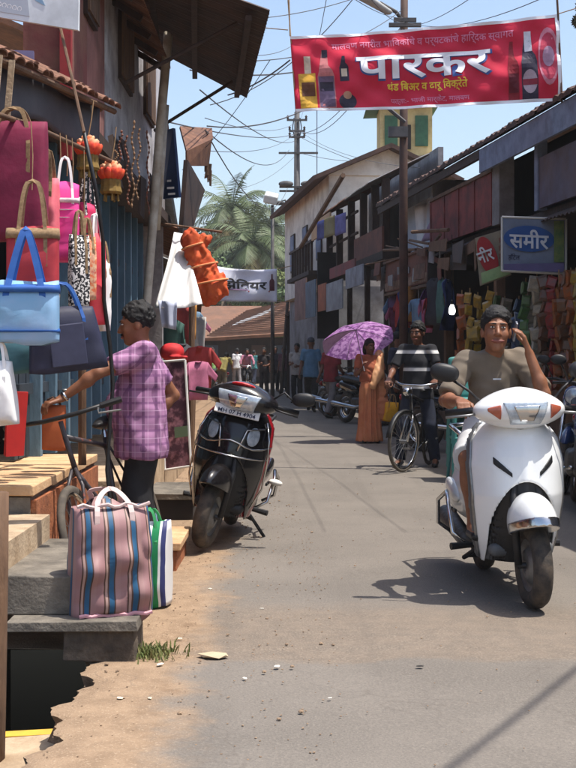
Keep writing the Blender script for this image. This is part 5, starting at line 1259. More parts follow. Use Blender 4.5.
# ------------------------------------------------------------------ two-wheelers (built facing -Y about their own origin)
m_glass = mat('lamp_glass', lin(196, 206, 214), lin(150, 160, 170), 30, .08, spec=.8, coat=.6, metal=.25)
m_amber = mat('amber_lens', lin(176, 96, 70), lin(150, 74, 54), 30, .2, coat=.5); m_redl = mat('red_lens', lin(150, 20, 24), rough=.2, coat=.5)
m_seat = mat('seat_vinyl', lin(30, 29, 30), lin(42, 40, 40), 30, .55, .1, 80)
m_alloy = mat('grey_alloy', lin(130, 130, 128), lin(100, 98, 96), 12, .45, metal=.6)
m_eng = mat('engine_metal', lin(92, 90, 88), lin(62, 60, 58), 14, .5, .2, 40, metal=.5)
RX = Matrix.Rotation(R(90), 4, 'Y')
def wheel(t, y, r, w, spokes=False, rot=None, mr=m_rubber, name='wheel', rimm=m_alloy):
    M_ = (rot or Matrix.Identity(4)) @ Matrix.Translation((0, y, r)) @ RX
    pr = [(r - w * .9, -w * .34), (r - w * .55, -w * .5), (r - w * .2, -w * .42), (r - .004, -w * .2), (r, 0), (r - .004, w * .2), (r - w * .2, w * .42), (r - w * .55, w * .5), (r - w * .9, w * .34)]
    o = MB().lathe(pr, 40, M_).build(name, mr, t, world=False, smooth=True)
    if spokes:
        MB().lathe([(r - w * .8, -w * .3), (r - w * 1.3, -w * .2), (r - w * 1.3, w * .2), (r - w * .8, w * .3)], 40, M_).build('rim', m_chrome if rimm is m_alloy else rimm, o, world=False, smooth=True)
        q = MB()
        for i in range(28):
            a = 2 * math.pi * i / 28; s_ = 1 if i % 2 else -1; b = a + .25 * (1 if (i // 2) % 2 else -1)
            q.tube([M_ @ Vector((.02 * math.cos(b), .02 * math.sin(b), s_ * .025)), M_ @ Vector(((r - w) * math.cos(a), (r - w) * math.sin(a), 0))], .0016, 4, cap=False)
        q.tube([M_ @ Vector((0, 0, -.04)), M_ @ Vector((0, 0, .04))], .022, 10)
        q.build('spokes', m_steel, o, world=False)
    else:
        MB().lathe([(r - w * .85, -w * .34), (r - w * 1.05, -w * .2), (r * .42, -w * .15), (r * .35, -w * .4), (.03, -w * .45), (.03, w * .45), (r * .35, w * .4), (r * .42, w * .15), (r - w * 1.05, w * .2), (r - w * .85, w * .34)], 32, M_).build('rim', rimm, o, world=False, smooth=True)
    return o
def steerM(ang, y): return Matrix.Translation((0, y, 0)) @ Matrix.Rotation(R(ang), 4, 'Z') @ Matrix.Translation((0, -y, 0))
def apply(o, M_): o.data.transform(M_); return o
def cowlD(X, grow=0):
    u = np.abs(X[..., 0]) / .236; up = X[..., 2] > .985
    zc = np.where(up, .118, .098) * (1 - np.where(up, .52, .38) * np.clip(u, 0, 1.2) ** 1.5); z = (X[..., 2] - .985) / zc; y = (X[..., 1] + .43) / (.16 * (1 - .2 * np.clip(u, 0, 1.2)))
    q = (u ** 3.6 + np.abs(y) ** 2.3 + np.abs(z) ** 2.3) ** (1 / 2.3)
    return (q - 1) * .10 - grow
def hw_(z): return np.interp(z, [.15, .3, .5, .7, .83, .90, .95], [.17, .205, .230, .238, .222, .175, .11])
def apronF(X, hwx=0):
    x, z = X[..., 0], X[..., 2]
    yc = np.interp(z, [.15, .35, .55, .75, .86, .95], [-.44, -.52, -.565, -.535, -.49, -.42])
    u = np.abs(x) / (hw_(z) + hwx)
    return yc + .20 * np.clip(u, 0, 1.3) ** 2.7 - .012 * np.exp(-(x / .03) ** 2) * np.interp(z, [.5, .65, .9], [1, 1, 0])
def apronD(X, grow=0):
    x, y, z = X[..., 0], X[..., 1], X[..., 2]; f = apronF(X)
    d = np.maximum.reduce([f - y - grow, (y - f - .06) , (np.abs(x) - hw_(z)) , z - .925, .19 - z])
    arch = np.where(z > .34, np.sqrt(x ** 2 + ((z - .34) * .168 / .285) ** 2) - .168, np.abs(x) - .168)
    return np.maximum(d * .85, -arch)
def make_scooter(name, label, m_body, m_inner, m_side, steer, black=False):
    t = thing(name, (0, 0, 0), label, 'scooter'); SM = steerM(steer, -.5)
    wheel(t, -.62, .218, .098, rot=SM, name='front_wheel'); wheel(t, .60, .218, .098, name='rear_wheel')
    # fender with trailing lip
    s = SDF(); fr_ = (.112, .24, .155) if not black else (.092, .235, .135); s.ell((0, -.62, .425), fr_, cuts=[((0, -.62, .385), (0, -.25, -1))]); s.ell((0, -.62, .40), [a - .018 for a in fr_], sub=True)
    o = s.build('front_fender', m_body, t, .007, it=2); apply(o, SM)
    if not black:
        s = SDF(); s.fn(lambda X: np.maximum(np.linalg.norm((X - np.array((0, -.62, .425))) / np.array((.112, .24, .155)), axis=-1) * .112 - .112 - .006, np.abs((X[..., 2] - .405) + (X[..., 1] + .62) * .25 - 0) - .026), (-.13, -.92, .33), (.13, -.62, .53))
        apply(s.build('fender_guard', m_chrome, t, .006, it=1), SM)
    q = MB()
    for sx in (-1, 1): q.tube([(sx * .075, -.62, .22), (sx * .075, -.55, .5), (sx * .03, -.46, .75)], .02, 8)
    q.tube([(-.08, -.62, .218), (.08, -.62, .218)], .016, 8); apply(q.build('front_fork', m_black, t, world=False, smooth=True), SM)
    # apron and inner shield
    s = SDF(); s.fn(apronD, (-.25, -.6, .17), (.25, -.2, .95)); ap = s.build('apron', m_body, t, .008, it=2)
    s = SDF()
    def inner(X):
        x, y, z = X[..., 0], X[..., 1], X[..., 2]; f = apronF(X, .012) + .05
        return np.maximum.reduce([f - y, y - f - .06, np.abs(x) - hw_(z) - .014, z - .915, .2 - z]) * .85
    s.fn(inner, (-.27, -.6, .17), (.27, -.1, .95)); s.box((0, -.36, .55), (.06, .08, .3), .04, k=.05); s.build('leg_shield', m_inner, t, .010, it=1)
    s = SDF(); s.fn(lambda X: np.maximum.reduce([apronF(X) + .028 - X[..., 1], X[..., 1] - apronF(X) - .05, np.abs(X[..., 0]) - .185, X[..., 2] - .645, .2 - X[..., 2]]) * .85, (-.2, -.6, .18), (.2, -.3, .66)); s.build('arch_liner', m_black, t, .012)
    if not black:  # black nostril vents and the emblem groove
        for sx in (-1, 1):
            s = SDF(); s.fn(lambda X, sx=sx: np.maximum(np.abs(apronD(X)) - .005, np.maximum(np.abs((X[..., 2] - .70) - (X[..., 0] * sx - .115) * (.9)) - .012 - .15 * np.clip(X[..., 0] * sx - .085, 0, .05), np.abs(X[..., 0] * sx - .112) - .042)), (min(sx * .06, sx * .17), -.6, .62), (max(sx * .06, sx * .17), -.35, .78)); s.build('vent', m_black, ap, .005, it=0)
        for sx in (-1, 1):
            zz = [.22 + .66 * i / 24 for i in range(25)]
            MB().tube([(sx * (float(hw_(z)) + .004), float(apronF(np.array([[float(hw_(z)), 0, z]]))[0]) + .02, z) for z in zz], .009, 8).build('edge_trim', m_steel, ap, world=False, smooth=True)
    apply(SDF().cap((0, -.40, .80), (0, -.42, .95), .055, .06).build('steering_neck', m_black, t, .012), SM)
    # handlebar cowl with lamp
    s = SDF(); s.fn(cowlD, (-.24, -.6, .86), (.24, -.26, 1.12)); co = apply(s.build('handlebar_cowl', m_body, t, .007, it=2), SM)
    def lens(x0, x1, z0, z1, sl, nme, mm, sgn=1, g=.005):
        def f(X):
            z = X[..., 2]; hwid = x1 + sl * (z - z1)
            lo = x0 + (0 if x0 == 0 else -sl * .0)
            ax = X[..., 0] * sgn if x0 else np.abs(X[..., 0])
            return np.maximum.reduce([cowlD(X, g), -cowlD(X, -.012), X[..., 1] + .43, ax - hwid, (x0 - ax) if x0 else ax - 1, z - z1 + (.0 if not x0 else .25 * (ax - x0)), z0 - z + (0 if not x0 else .75 * (ax - x0))])
        s = SDF(); s.fn(f, (-.24, -.62, .88), (.24, -.40, 1.1)); return apply(s.build(nme, mm, co, .005, it=1), SM)
    lens(0, .118 if not black else .15, .915, 1.03, .35, 'headlight', m_glass)
    lens(0, .07, .93, 1.012, .45, 'reflector', m_chrome, g=.009)
    for sx in (-1, 1):
        if not black: lens(.128, .19, .94, 1.018, .0, 'indicator', m_amber, sx)
    # bars, levers, mirrors
    for sx in (-1, 1):
        apply(MB().tube([(sx * .17, -.40, .985), (sx * .24, -.38, .985), (sx * .36, -.33, .975)], [.016, .018, .018], 10).build('handgrip', m_black, t, world=False, smooth=True), SM)
        apply(MB().tube([(sx * .2, -.42, .97), (sx * .27, -.455, .965), (sx * .38, -.42, .955)], [.008, .007, .007], 6).build('brake_lever', m_steel if not black else m_black, t, world=False, smooth=True), SM)
        if black and sx < 0: continue
        mx, mz = (sx * .345, 1.165) if not black else (.36, 1.05)
        my = -.36
        g = MB(); g.tube([(sx * .19, -.4, 1.03), (sx * .25, -.39, 1.09), (mx - sx * .02, my, mz - .02)], .007, 8); mi = apply(g.build('mirror', m_black, t, world=False, smooth=True), SM)
        s = SDF(); s.ell((mx + sx * .02, my, mz + .02), (.075, .035, .047), rot=(0, R(-12 * sx), R(10 * sx)), pw=2.4); apply(s.build('mirror_shell', m_black, mi, .006), SM)
    # floor, body, seat, tail
    SDF().box((0, -.19, .265), (.165, .24, .035), .03).box((0, .05, .33), (.16, .12, .1), .04, k=.06).build('floorboard', m_inner if not black else m_black, t, .010)
    s = SDF(); s.cap((0, .12, .50), (0, .80, .66), .205, .13, k=.05, flat=((0, 0, 1), .95)); s.ell((0, .42, .47), (.225, .36, .17), k=.06); s.ell((0, .55, .22), (.15, .33, .2), sub=True)
    bd = s.build('side_body', m_side, t, .010, it=2)
    for sx in (-1, 1):
        s = SDF(); s.ell((sx * .205, .40, .50), (.03, .2, .06), rot=(R(8), 0, 0)); s.build('side_panel', m_body if black else m_side, bd, .010)
        for k in range(2): MB().box((sx * .232, .22 + k * .12, .40), (.014, .07, .018)).build('vent_slot', m_black, bd, world=False)
    s = SDF(); s.cap((0, .0, .735), (0, .62, .775), .15, .13, flat=((0, 0, 1), 1.9)); s.ell((0, .08, .75), (.13, .2, .06), k=.04); s.build('seat', m_seat, t, .010)
    s = SDF(); s.ell((0, .90, .66), (.10, .05, .05)); s.build('tail_lamp', m_redl, t, .008)
    MB().tube([(-.12, .55, .80), (-.13, .85, .84), (0, .95, .845), (.13, .85, .84), (.12, .55, .80)], .013, 8).build('grab_rail', m_chrome if not black else m_black, t, world=False, smooth=True)
    s = SDF(); s.cap((-.15, .35, .22), (-.17, .85, .30), .05, .06); s.build('exhaust', m_eng, t, .012)
    s = SDF(); s.box((.09, .45, .24), (.07, .2, .09), .04).cap((0, .3, .28), (0, .6, .22), .08, .06, k=.05); s.build('engine', m_eng, t, .012)
    s = SDF(); s.ell((0, .72, .42), (.085, .25, .1), cuts=[((0, .72, .33), (0, 0, -1))]); s.build('rear_mudguard', m_black, t, .012)
    MB().box((0, .99, .55), (.18, .012, .12), rot=(R(12), 0, 0)).build('rear_plate', mat('plate_white', lin(226, 226, 222), rough=.5), t, world=False)
    for sx in (-1, 1):
        MB().tube([(sx * .2, .02, .24), (sx * .275, .05, .30), (sx * .285, .12, .46), (sx * .26, .3, .50), (sx * .285, .45, .44), (sx * .28, .5, .3), (sx * .2, .52, .24)], .012, 8).build('side_guard', m_chrome, t, world=False, smooth=True)
        MB().tube([(sx * .15, .02, .235), (sx * .30, -.02, .235)], [.014, .02], 8).build('foot_peg', m_black, t, world=False)
    MB().tube([(-.13, .12, .2), (-.18, .25, .13), (-.13, .38, .12), (.13, .38, .12), (.18, .25, .13), (.13, .12, .2)], .013, 8).build('centre_stand', m_black, t, world=False)
    return t, ap, SM
m_wpaint = mat('white_scooter_paint', lin(238, 240, 240), lin(230, 232, 232), 3, .25, spec=.5, coat=.5, stain=lin(186, 180, 170), ssc=2.2, samt=.22)
m_wside = mat('silver_white_paint', lin(206, 212, 214), lin(196, 200, 202), 3, .3, coat=.5, stain=lin(160, 150, 138), ssc=3, samt=.3)
m_bpaint = mat('black_scooter_paint', lin(17, 16, 18), lin(22, 20, 22), 4, .22, coat=.3, spec=.4, stain=lin(70, 60, 54), ssc=3, samt=.15)
m_rpaint = mat('red_scooter_paint', lin(146, 22, 30), lin(122, 16, 26), 4, .2, coat=.8)
ws, ap, SM = make_scooter('white_scooter', 'white scooter ridden by the man on the phone', m_wpaint, mat('grey_inner_plastic', lin(96, 98, 100), lin(82, 84, 86), 6, .6), m_wside, 3)
SCX, SCY, SCR = 1.19, 7.10, R(3)
ws.location = (SCX, SCY, 0); ws.rotation_euler = (0, R(-1.5), SCR)
bs, ap, SM = make_scooter('black_scooter', 'black and red scooter parked leaning on its side stand at the kerb', m_bpaint, m_rpaint, m_rpaint, -9, True)
bs.location = (-.485, 9.0, .02); bs.rotation_euler = (0, R(13), R(-5))
# number plate, front guard wires and apron lamps of the parked scooter
pt = MB().box((0, -.545, .905), (.30, .012, .062), rot=(R(-24), 0, 0)).build('number_plate', MATS['plate_white'], ap, world=False, bevel=.004)
me, w = text_mesh('MH 07 H 4904', .03, .02, .25); me.transform(Matrix.Translation((-.125, -.5635, .883)) @ Matrix.Rotation(R(-24), 4, 'X')); me.materials.append(m_ink_n); link('lettering', me, None, pt, world=False)
for sx in (-1, 1):
    s = SDF(); s.fn(lambda X, sx=sx: np.maximum.reduce([apronD(X, .008), -apronD(X, -.01), np.sqrt(((X[..., 0] - sx * .135) / .038) ** 2 + ((X[..., 2] - .76 ) / .062) ** 2) * .04 - .04]), (sx * .135 - .06, -.62, .66), (sx * .135 + .06, -.3, .86)); s.build('front_lamp', m_glass, ap, .006)
    s = SDF(); s.ell((sx * .135, -.475, .735), (.02, .012, .025)); s.build('lamp_lens', m_amber, ap, .006)
def ay(x, z, o): return float(apronF(np.array([[x, 0, z]]))[0]) - o
q = MB()
for z in (.70, .62):
    q.tube([(x, ay(x, z, .03), z + (.02 * math.cos(x * 20) if z > .65 else 0)) for x in [-.25 + .05 * k for k in range(11)]], .006, 6)
for sx in (-1, 1):
    q.tube([(sx * .19, ay(.19, .86, .02), .86), (sx * .235, ay(.22, .75, .03), .75), (sx * .25, -.36, .6), (sx * .25, -.32, .42), (sx * .2, -.34, .28)], .007, 6)
    q.tube([(sx * .06, ay(.06, .66, .03), .66), (sx * .09, ay(.09, .80, .03), .80), (sx * .19, ay(.19, .82, .03), .82)], .006, 6)
q.build('crash_guard', m_chrome, bs, world=False, smooth=True)
SDF().ell((0, -.50, 1.075), (.085, .05, .016), rot=(R(-22), 0, 0)).build('red_sticker', mat('red_sticker', lin(206, 40, 44), lin(226, 120, 110), 40, .4, cw=(.5, .62)), bs, .007)
MB().tube([(.13, .10, .22), (.30, .14, .05), (.345, .13, -.045)], [.012, .012, .02], 8).build('side_stand', m_black, bs, world=False)
SDF().ell((.30, .1, .44), (.05, .04, .022)).build('foot_rest', mat('pale_rubber', lin(214, 210, 200)), bs, .007)

def make_bike(name, label, m_frame, loc, rz, lean, steer, roadster=True, r=.335, group=None):
    t = thing(name, loc, label, 'bicycle', group); t.rotation_euler = (0, R(lean), R(rz)); SM = steerM(steer, -.42)
    m_t = mat('cycle_tyre', lin(92, 84, 74), lin(70, 64, 58), 20, .9); w = .036 if roadster else .045
    wheel(t, -.55, r, w, True, SM, m_t, 'front_wheel'); wheel(t, .53, r, w, True, None, m_t, 'rear_wheel')
    q = MB(); bb, st, hb, ht, ra = (0, .08, .28), (0, .20, .80), (0, -.37, .64), (0, -.41, .84), (0, .53, r)
    for a, b in ((bb, st), (bb, hb), ((0, .19, .75), ht), (hb, ht)): q.tube([a, b], .016, 8)
    for sx in (-1, 1): q.tube([(sx * .02, .08, .28), (sx * .05, .53, r)], .009, 6); q.tube([(sx * .015, .19, .75), (sx * .05, .53, r)], .008, 6)
    q.build('frame', m_frame, t, world=False, smooth=True)
    q = MB()
    for sx in (-1, 1): q.tube([(sx * .045, -.55, r), (sx * .045, -.44, .56), (sx * .01, -.39, .66)], .011, 8)
    q.tube([(0, -.37, .64), (0, -.425, .93)], .014, 8); apply(q.build('fork', m_frame if not roadster else m_chrome, t, world=False, smooth=True), SM)
    q = MB()
    if roadster: q.tube([(-.27, -.16, .95), (-.26, -.3, .98), (-.12, -.42, .95), (.12, -.42, .95), (.26, -.3, .98), (.27, -.16, .95)], .012, 8)
    else: q.tube([(-.33, -.36, .97), (-.1, -.43, .95), (.1, -.43, .95), (.33, -.36, .97)], .013, 8)
    hbar = apply(q.build('handlebar', m_chrome if roadster else m_black, t, world=False, smooth=True), SM)
    for sx in (-1, 1):
        a, b = ((sx * .27, -.26, .962), (sx * .27, -.14, .95)) if roadster else ((sx * .23, -.39, .962), (sx * .345, -.355, .971))
        apply(MB().tube([a, b], .018, 8).build('grip', m_black, hbar, world=False), SM)
        apply(MB().tube([Vector(a) + Vector((0, -.05, -.01)), Vector(a) + Vector((0, -.07, -.04)), Vector(b) + Vector((0, -.06, -.06))], .006, 5).build('brake_lever', m_steel, hbar, world=False), SM)
    s = SDF(); s.cap((0, .12, .88), (0, .28, .89), .035, .085, flat=((0, 0, 1), 2)); s.build('saddle', m_seat, t, .01)
    MB().tube([st, (0, .215, .87)], .013, 8).build('seat_post', m_chrome, t, world=False)
    q = MB(); MXr = Matrix.Translation((-.045, .08, .28)) @ RX
    q.lathe([(.085, -.003), (.095, 0), (.085, .003)], 24, MXr); q.tube([(-.06, .08, .28), (-.07, -.05, .22)], .01, 6); q.tube([(.06, .08, .28), (.07, .21, .34)], .01, 6)
    q.box((-.12, -.05, .22), (.09, .06, .02)); q.box((.12, .21, .34), (.09, .06, .02)); q.tube([(-.045, .08, .37), (-.045, .53, r + .03)], .004, 4); q.tube([(-.045, .08, .19), (-.045, .53, r - .03)], .004, 4)
    q.build('crank', m_steel, t, world=False)
    if roadster:
        for y, M2 in ((-.55, SM), (.53, Matrix.Identity(4))):
            q = MB(); n = 14
            for j in range(n + 1):
                a = R(20) + R(150) * j / n if y < 0 else R(-5) + R(150) * j / n
                for k in (-1, 0, 1): q.v.append((k * .028, y - math.cos(a) * (r + .018) * (1 if y < 0 else -1) * (-1 if y < 0 else -1) * (1), r + math.sin(a) * (r + .018) - abs(k) * .012))
            for j in range(n):
                for k in range(2): b = j * 3 + k; q.f.append((b, b + 1, b + 4, b + 3)); q.m.append(0)
            apply(q.build('mudguard', m_black, t, world=False, smooth=True, solid=.003), M2)
        q = MB()
        for sx in (-1, 1): q.tube([(sx * .06, .3, .72), (sx * .07, .68, .72)], .006, 5); q.tube([(sx * .07, .62, .72), (sx * .05, .53, r)], .006, 5)
        for k in range(4): q.tube([(-.065, .35 + k * .1, .722), (.065, .35 + k * .1, .722)], .005, 5)
        q.build('carrier', m_black, t, world=False)
        apply(SDF().ell((0, -.50, .88), (.05, .06, .05)).build('headlamp', m_chrome, t, .01), SM)
    return t
make_bike('bicycle', 'black roadster bicycle wheeled by the man in the striped shirt', mat('bike_black', lin(34, 32, 32), rough=.35), (1.47, 14.72, 0), -20, 2, -14)
make_bike('bicycle', 'orange bicycle leaning at the steps held by the purple shirted man', mat('bike_orange', lin(64, 58, 60), lin(170, 80, 36), 2.2, .4, cw=(.52, .56)), (-.94, 7.5, .0), -12, -14, 4, False, .29)

def make_moto(name, label, m_tank, loc, rz, lean=0, group=None):
    t = thing(name, loc, label, 'motorcycle', group); t.rotation_euler = (0, R(lean), R(rz))
    wheel(t, -.64, .30, .09, True, None, m_rubber, 'front_wheel'); wheel(t, .62, .30, .10, True, None, m_rubber, 'rear_wheel')
    q = MB()
    for sx in (-1, 1): q.tube([(sx * .085, -.64, .30), (sx * .085, -.40, .88)], [.024, .02], 8)
    q.build('fork', m_chrome, t, world=False, smooth=True)
    s = SDF(); s.ell((0, -.64, .42), (.075, .26, .21), cuts=[((0, -.64, .47), (0, 0, -1))]); s.build('front_fender', m_tank, t, .014)
    s = SDF(); s.ell((0, -.16, .84), (.15, .26, .13), pw=2.4); s.build('tank', m_tank, t, .014)
    s = SDF(); s.cap((0, .1, .80), (0, .72, .86), .14, .13, flat=((0, 0, 1), 2.2)); s.build('seat', m_seat, t, .014)
    s = SDF(); s.box((0, -.1, .45), (.12, .16, .17), .05).box((0, .05, .38), (.17, .2, .11), .05, k=.03); s.build('engine', m_eng, t, .014)
    s = SDF(); s.cap((-.16, .1, .3), (-.17, .85, .36), .04, .05); s.cap((-.14, -.2, .35), (-.16, .1, .3), .022, .03, k=.02); s.build('exhaust', m_chrome, t, .012)
    s = SDF(); s.cap((0, .35, .65), (0, .85, .75), .11, .07); s.ell((0, .7, .52), (.08, .3, .2), cuts=[((0, .7, .6), (0, 0, -1))], k=.03); s.build('side_cover', m_tank, t, .014)
    MB().tube([(0, -.36, .8), (0, -.05, .6), (0, .05, .4), (0, .6, .32)], .025, 8).build('frame', m_black, t, world=False)
    MB().tube([(-.36, -.26, 1.02), (-.2, -.36, 1.04), (0, -.39, 1.0), (.2, -.36, 1.04), (.36, -.26, 1.02)], .013, 8).build('handlebar', m_black, t, world=False, smooth=True)
    s = SDF(); s.ell((0, -.50, .90), (.1, .07, .1)); hl = s.build('headlight', m_tank, t, .012); SDF().ell((0, -.56, .90), (.08, .025, .08)).build('lens', m_glass, hl, .01)
    for sx in (-1, 1):
        g = MB().tube([(sx * .24, -.34, 1.04), (sx * .32, -.36, 1.18)], .007, 6).build('mirror', m_black, t, world=False); SDF().ell((sx * .34, -.36, 1.21), (.065, .02, .042)).build('mirror_shell', m_black, g, .008)
        SDF().ell((sx * .19, -.46, .84), (.045, .035, .03)).build('indicator', m_amber, t, .01)
    MB().tube([(.1, .1, .3), (.24, .12, .02)], .012, 6).build('side_stand', m_black, t, world=False)
    SDF().ell((0, .95, .72), (.08, .04, .05)).build('tail_lamp', m_redl, t, .012)
    return t
mb_ = mat('moto_black', lin(26, 26, 30), rough=.2, coat=.7); mbl = mat('moto_blue', lin(34, 56, 104), rough=.2, coat=.7); mre = mat('moto_red', lin(132, 30, 34), rough=.2, coat=.7)
def rpl(y, out): p = RP(y, out, 0); return (p.x, p.y, 0)
m1 = make_moto('motorcycle', 'dark motorcycle with blue tank parked beside the white scooter', mbl, (2.42, 10.7, 0), -8, 6, 'motorcycles parked by the right shops')
def moto_copy(src, loc, rz, lean, label):
    c = copy_tree(src); c.location = loc; c.rotation_euler = (0, R(lean), R(rz)); c['label'] = label; return c
m2 = make_moto('motorcycle', 'black motorcycle parked behind the woman in the saree', mb_, (1.42, 24.6, 0), 30, 6, 'motorcycles parked by the right shops')
moto_copy(m2, (1.2, 26.6, 0), 35, 6, 'black motorcycle parked beneath the purple umbrella second in the row')
moto_copy(m2, (2.35, 17.2, 0), 60, 6, 'black motorcycle in deep shade beside the grocery shop posts')
moto_copy(m2, (1.05, 28.9, 0), 25, 6, 'black motorcycle parked nearest the man in the blue shirt')
m3 = make_moto('motorcycle', 'black and red motorcycle standing at the far left stalls', mre, P(200, 358, 40).xyz * 1, -60, 6)
m3.location = (P(202, 358, 44).x, 44, 0)
moto_copy(m1, (2.75, 12.6, 0), -20, 6, 'dark motorcycle with blue tank parked under the framed shop sign')
# ------------------------------------------------------------------ people (built facing -Y, left hand at +X)
m_skin = mat('skin_brown', lin(138, 92, 67), lin(120, 78, 56), 14, .5, spec=.35, bump=.05, bsc=120); m_skin2 = mat('skin_deep', lin(118, 78, 58), lin(100, 64, 48), 14, .5, spec=.35)
m_hair = mat('black_hair', lin(13, 11, 11), lin(22, 18, 17), 60, .7, .3, 160, stretch=(1, 1, .3)); m_eye = mat('eye_white', lin(214, 206, 198), rough=.3); m_iris = mat('eye_dark', lin(24, 16, 12), rough=.2); m_lip = mat('lip', lin(120, 66, 56), rough=.5)
BASE = dict(pelvis=(0, 0, .93), chest=(0, 0, 1.23), neck=(0, .01, 1.42), head=(0, -.015, 1.575), shl=(.165, .01, 1.385), shr=(-.165, .01, 1.385), ell=(.215, .03, 1.10), elr=(-.215, .03, 1.10), wrl=(.225, -.04, .86), wrr=(-.225, -.04, .86),
            hpl=(.085, 0, .92), hpr=(-.085, 0, .92), knl=(.095, -.02, .50), knr=(-.095, -.02, .50), anl=(.10, .03, .085), anr=(-.10, .03, .085), tol=(.115, -.13, .03), tor=(-.115, -.13, .03))
def unit(v): v = np.array(v, float); return v / max(np.linalg.norm(v), 1e-6)
def add_hand(s, w, d, pn, side, curl, k, splay=.0):
    d = unit(d); pn = unit(np.array(pn) - d * np.dot(pn, d)); lat = np.cross(d, pn) * side      # lat points to the thumb
    w = np.array(w, float)
    for i, (ln, off) in enumerate(((.072, .029), (.080, .010), (.074, -.009), (.058, -.027))):
        b = w + (d * .085 + lat * off) * k; s.cap(w + lat * off * .6 * k, b, .0145 * k, .0115 * k, k=.010)
        a = b; dd = d + lat * (1.5 - i) * splay; cl = curl * (1 + .08 * i)
        for q, f in enumerate((.42, .32, .26)):
            ang = cl * (.9 if q == 0 else 1.1); dd = unit(dd * math.cos(ang) + pn * math.sin(ang))
            pn2 = pn; e_ = a + dd * ln * f * k; s.cap(a, e_, (.0098 - q * .0008) * k, (.0092 - q * .0010) * k, k=.004); a = e_
    a = w + (d * .02 + lat * .022) * k; b = a + (d * .035 + lat * .028 + pn * .012) * k; c = b + (d * .032 + lat * .006 + pn * (.012 + .02 * curl)) * k
    e_ = c + (d * .026 - lat * .006 * curl * 3 + pn * .015 * curl) * k
    s.cap(a, b, .016 * k, .0125 * k, k=.010).cap(b, c, .0115 * k, .0105 * k, k=.005).cap(c, e_, .0105 * k, .0085 * k, k=.004)
def make_person(label, loc, rz, H=1.65, J=None, top=None, sleeve=.75, bottom=None, bot='trousers', hem=.80, skin=m_skin, h=.012, face=True, hr=(0, 0, 0), hair='short', hands=None, shoes=m_black, group=None, build_=1.0, moustache=False, leg_end=.12, hm=m_hair, name='person', raw=False, belly=0, loose=1.0, collar=True):
    k = H / 1.7; j = {a: np.array(b, float) for a, b in BASE.items()}
    for a, b in (J or {}).items(): j[a] = np.array(b, float) / (k if raw else 1)
    j = {a: b * k for a, b in j.items()}
    t = thing(name, loc, label, 'person', group, rz=rz)
    up = unit(j['neck'] - j['pelvis']); rl = unit(j['shl'] - j['shr']); fw = -unit(np.cross(up, rl)); B_ = build_
    HE = Euler([R(a) for a in hr]); HM = np.array(HE.to_matrix()); hc = j['head']
    hp = lambda *v: hc + HM @ (np.array(v) * k)
    # body: one continuous skin surface
    s = SDF(); r = lambda x: x * k
    s.cap(j['pelvis'], j['chest'], r(.115 * B_), r(.13 * B_), flat=(fw, 1.35)); s.cap(j['shl'], j['shr'], r(.05), r(.05), k=.03); s.cap(j['chest'], j['neck'], r(.12), r(.05), k=.03, flat=(fw, 1.3))
    s.cap(j['neck'] - up * .03 * k, hp(0, .012, -.05), r(.052), r(.050), k=.02)
    s.ell(hp(0, .014, .030), np.array((.074, .094, .096)) * k, k=.02, rot=HE); s.ell(hp(0, -.022, -.045), np.array((.057, .072, .074)) * k, k=.03, rot=HE)
    s.ell(hp(0, -.062, -.100), np.array((.027, .026, .022)) * k, k=.025, rot=HE)
    if face:
        s.cap(hp(0, -.090, .010), hp(0, -.111, -.030), r(.009), r(.0135), k=.012)
        for x in (-1, 1):
            s.ell(hp(x * .034, -.060, -.028), np.array((.028, .026, .026)) * k, k=.02, rot=HE); s.ell(hp(x * .0115, -.102, -.033), np.array((.010, .010, .008)) * k, k=.006, rot=HE)
            s.ell(hp(x * .030, -.078, .031), np.array((.026, .016, .010)) * k, k=.012, rot=HE); s.ell(hp(x * .077, .012, -.010), np.array((.011, .022, .033)) * k, k=.006, rot=HE)
        s.ell(hp(0, -.087, -.066), np.array((.023, .011, .007)) * k, k=.008, rot=HE)
    fr = {}
    for sd in ('l', 'r'):
        sg = 1 if sd == 'l' else -1; S_, E_, W_ = j['sh' + sd], j['el' + sd], j['wr' + sd]
        s.cap(S_, E_, r(.047 * B_), r(.037), k=.03); s.cap(E_, W_, r(.038), r(.026), k=.012); s.ell(E_ + (W_ - E_) * .28, np.array((.039, .039, .045)) * k, k=.02)
        hd = (hands or {}).get(sd); d = unit(W_ - E_)
        if hd is None: hd = dict(d=d, pn=(-sg, 0, 0) if abs(d[0]) < .8 else fw, curl=.45)
        add_hand(s, W_ + d * .01 * k, hd['d'], hd['pn'], hd.get('side', -sg), hd['curl'], k)
        if True:
            s.cap(j['hp' + sd], j['kn' + sd], r(.078 * B_), r(.052), k=.02); s.cap(j['kn' + sd], j['an' + sd], r(.050), r(.033), k=.015); kn, an = j['kn' + sd], j['an' + sd]
            s.ell(kn + (an - kn) * .3 + np.array((0, .012, 0)), np.array((.050, .052, .09)) * k, k=.03)
        s.cap(j['an' + sd], j['to' + sd] + np.array((0, 0, .008)), r(.036), r(.028), k=.02)
    s.build('body', skin, t, h, it=1)
    # hair
    hs = SDF()
    if hair == 'short': hs.ell(hp(0, .022, .044), np.array((.083, .102, .096)) * k, rot=HE, cuts=[(hp(0, -.072, .066), HM @ np.array((0, -.80, -.62)))])
    elif hair == 'thick': hs.ell(hp(0, .020, .048), np.array((.083, .102, .100)) * k, rot=HE, cuts=[(hp(0, -.085, .080), HM @ np.array((0, -.74, -.67)))])
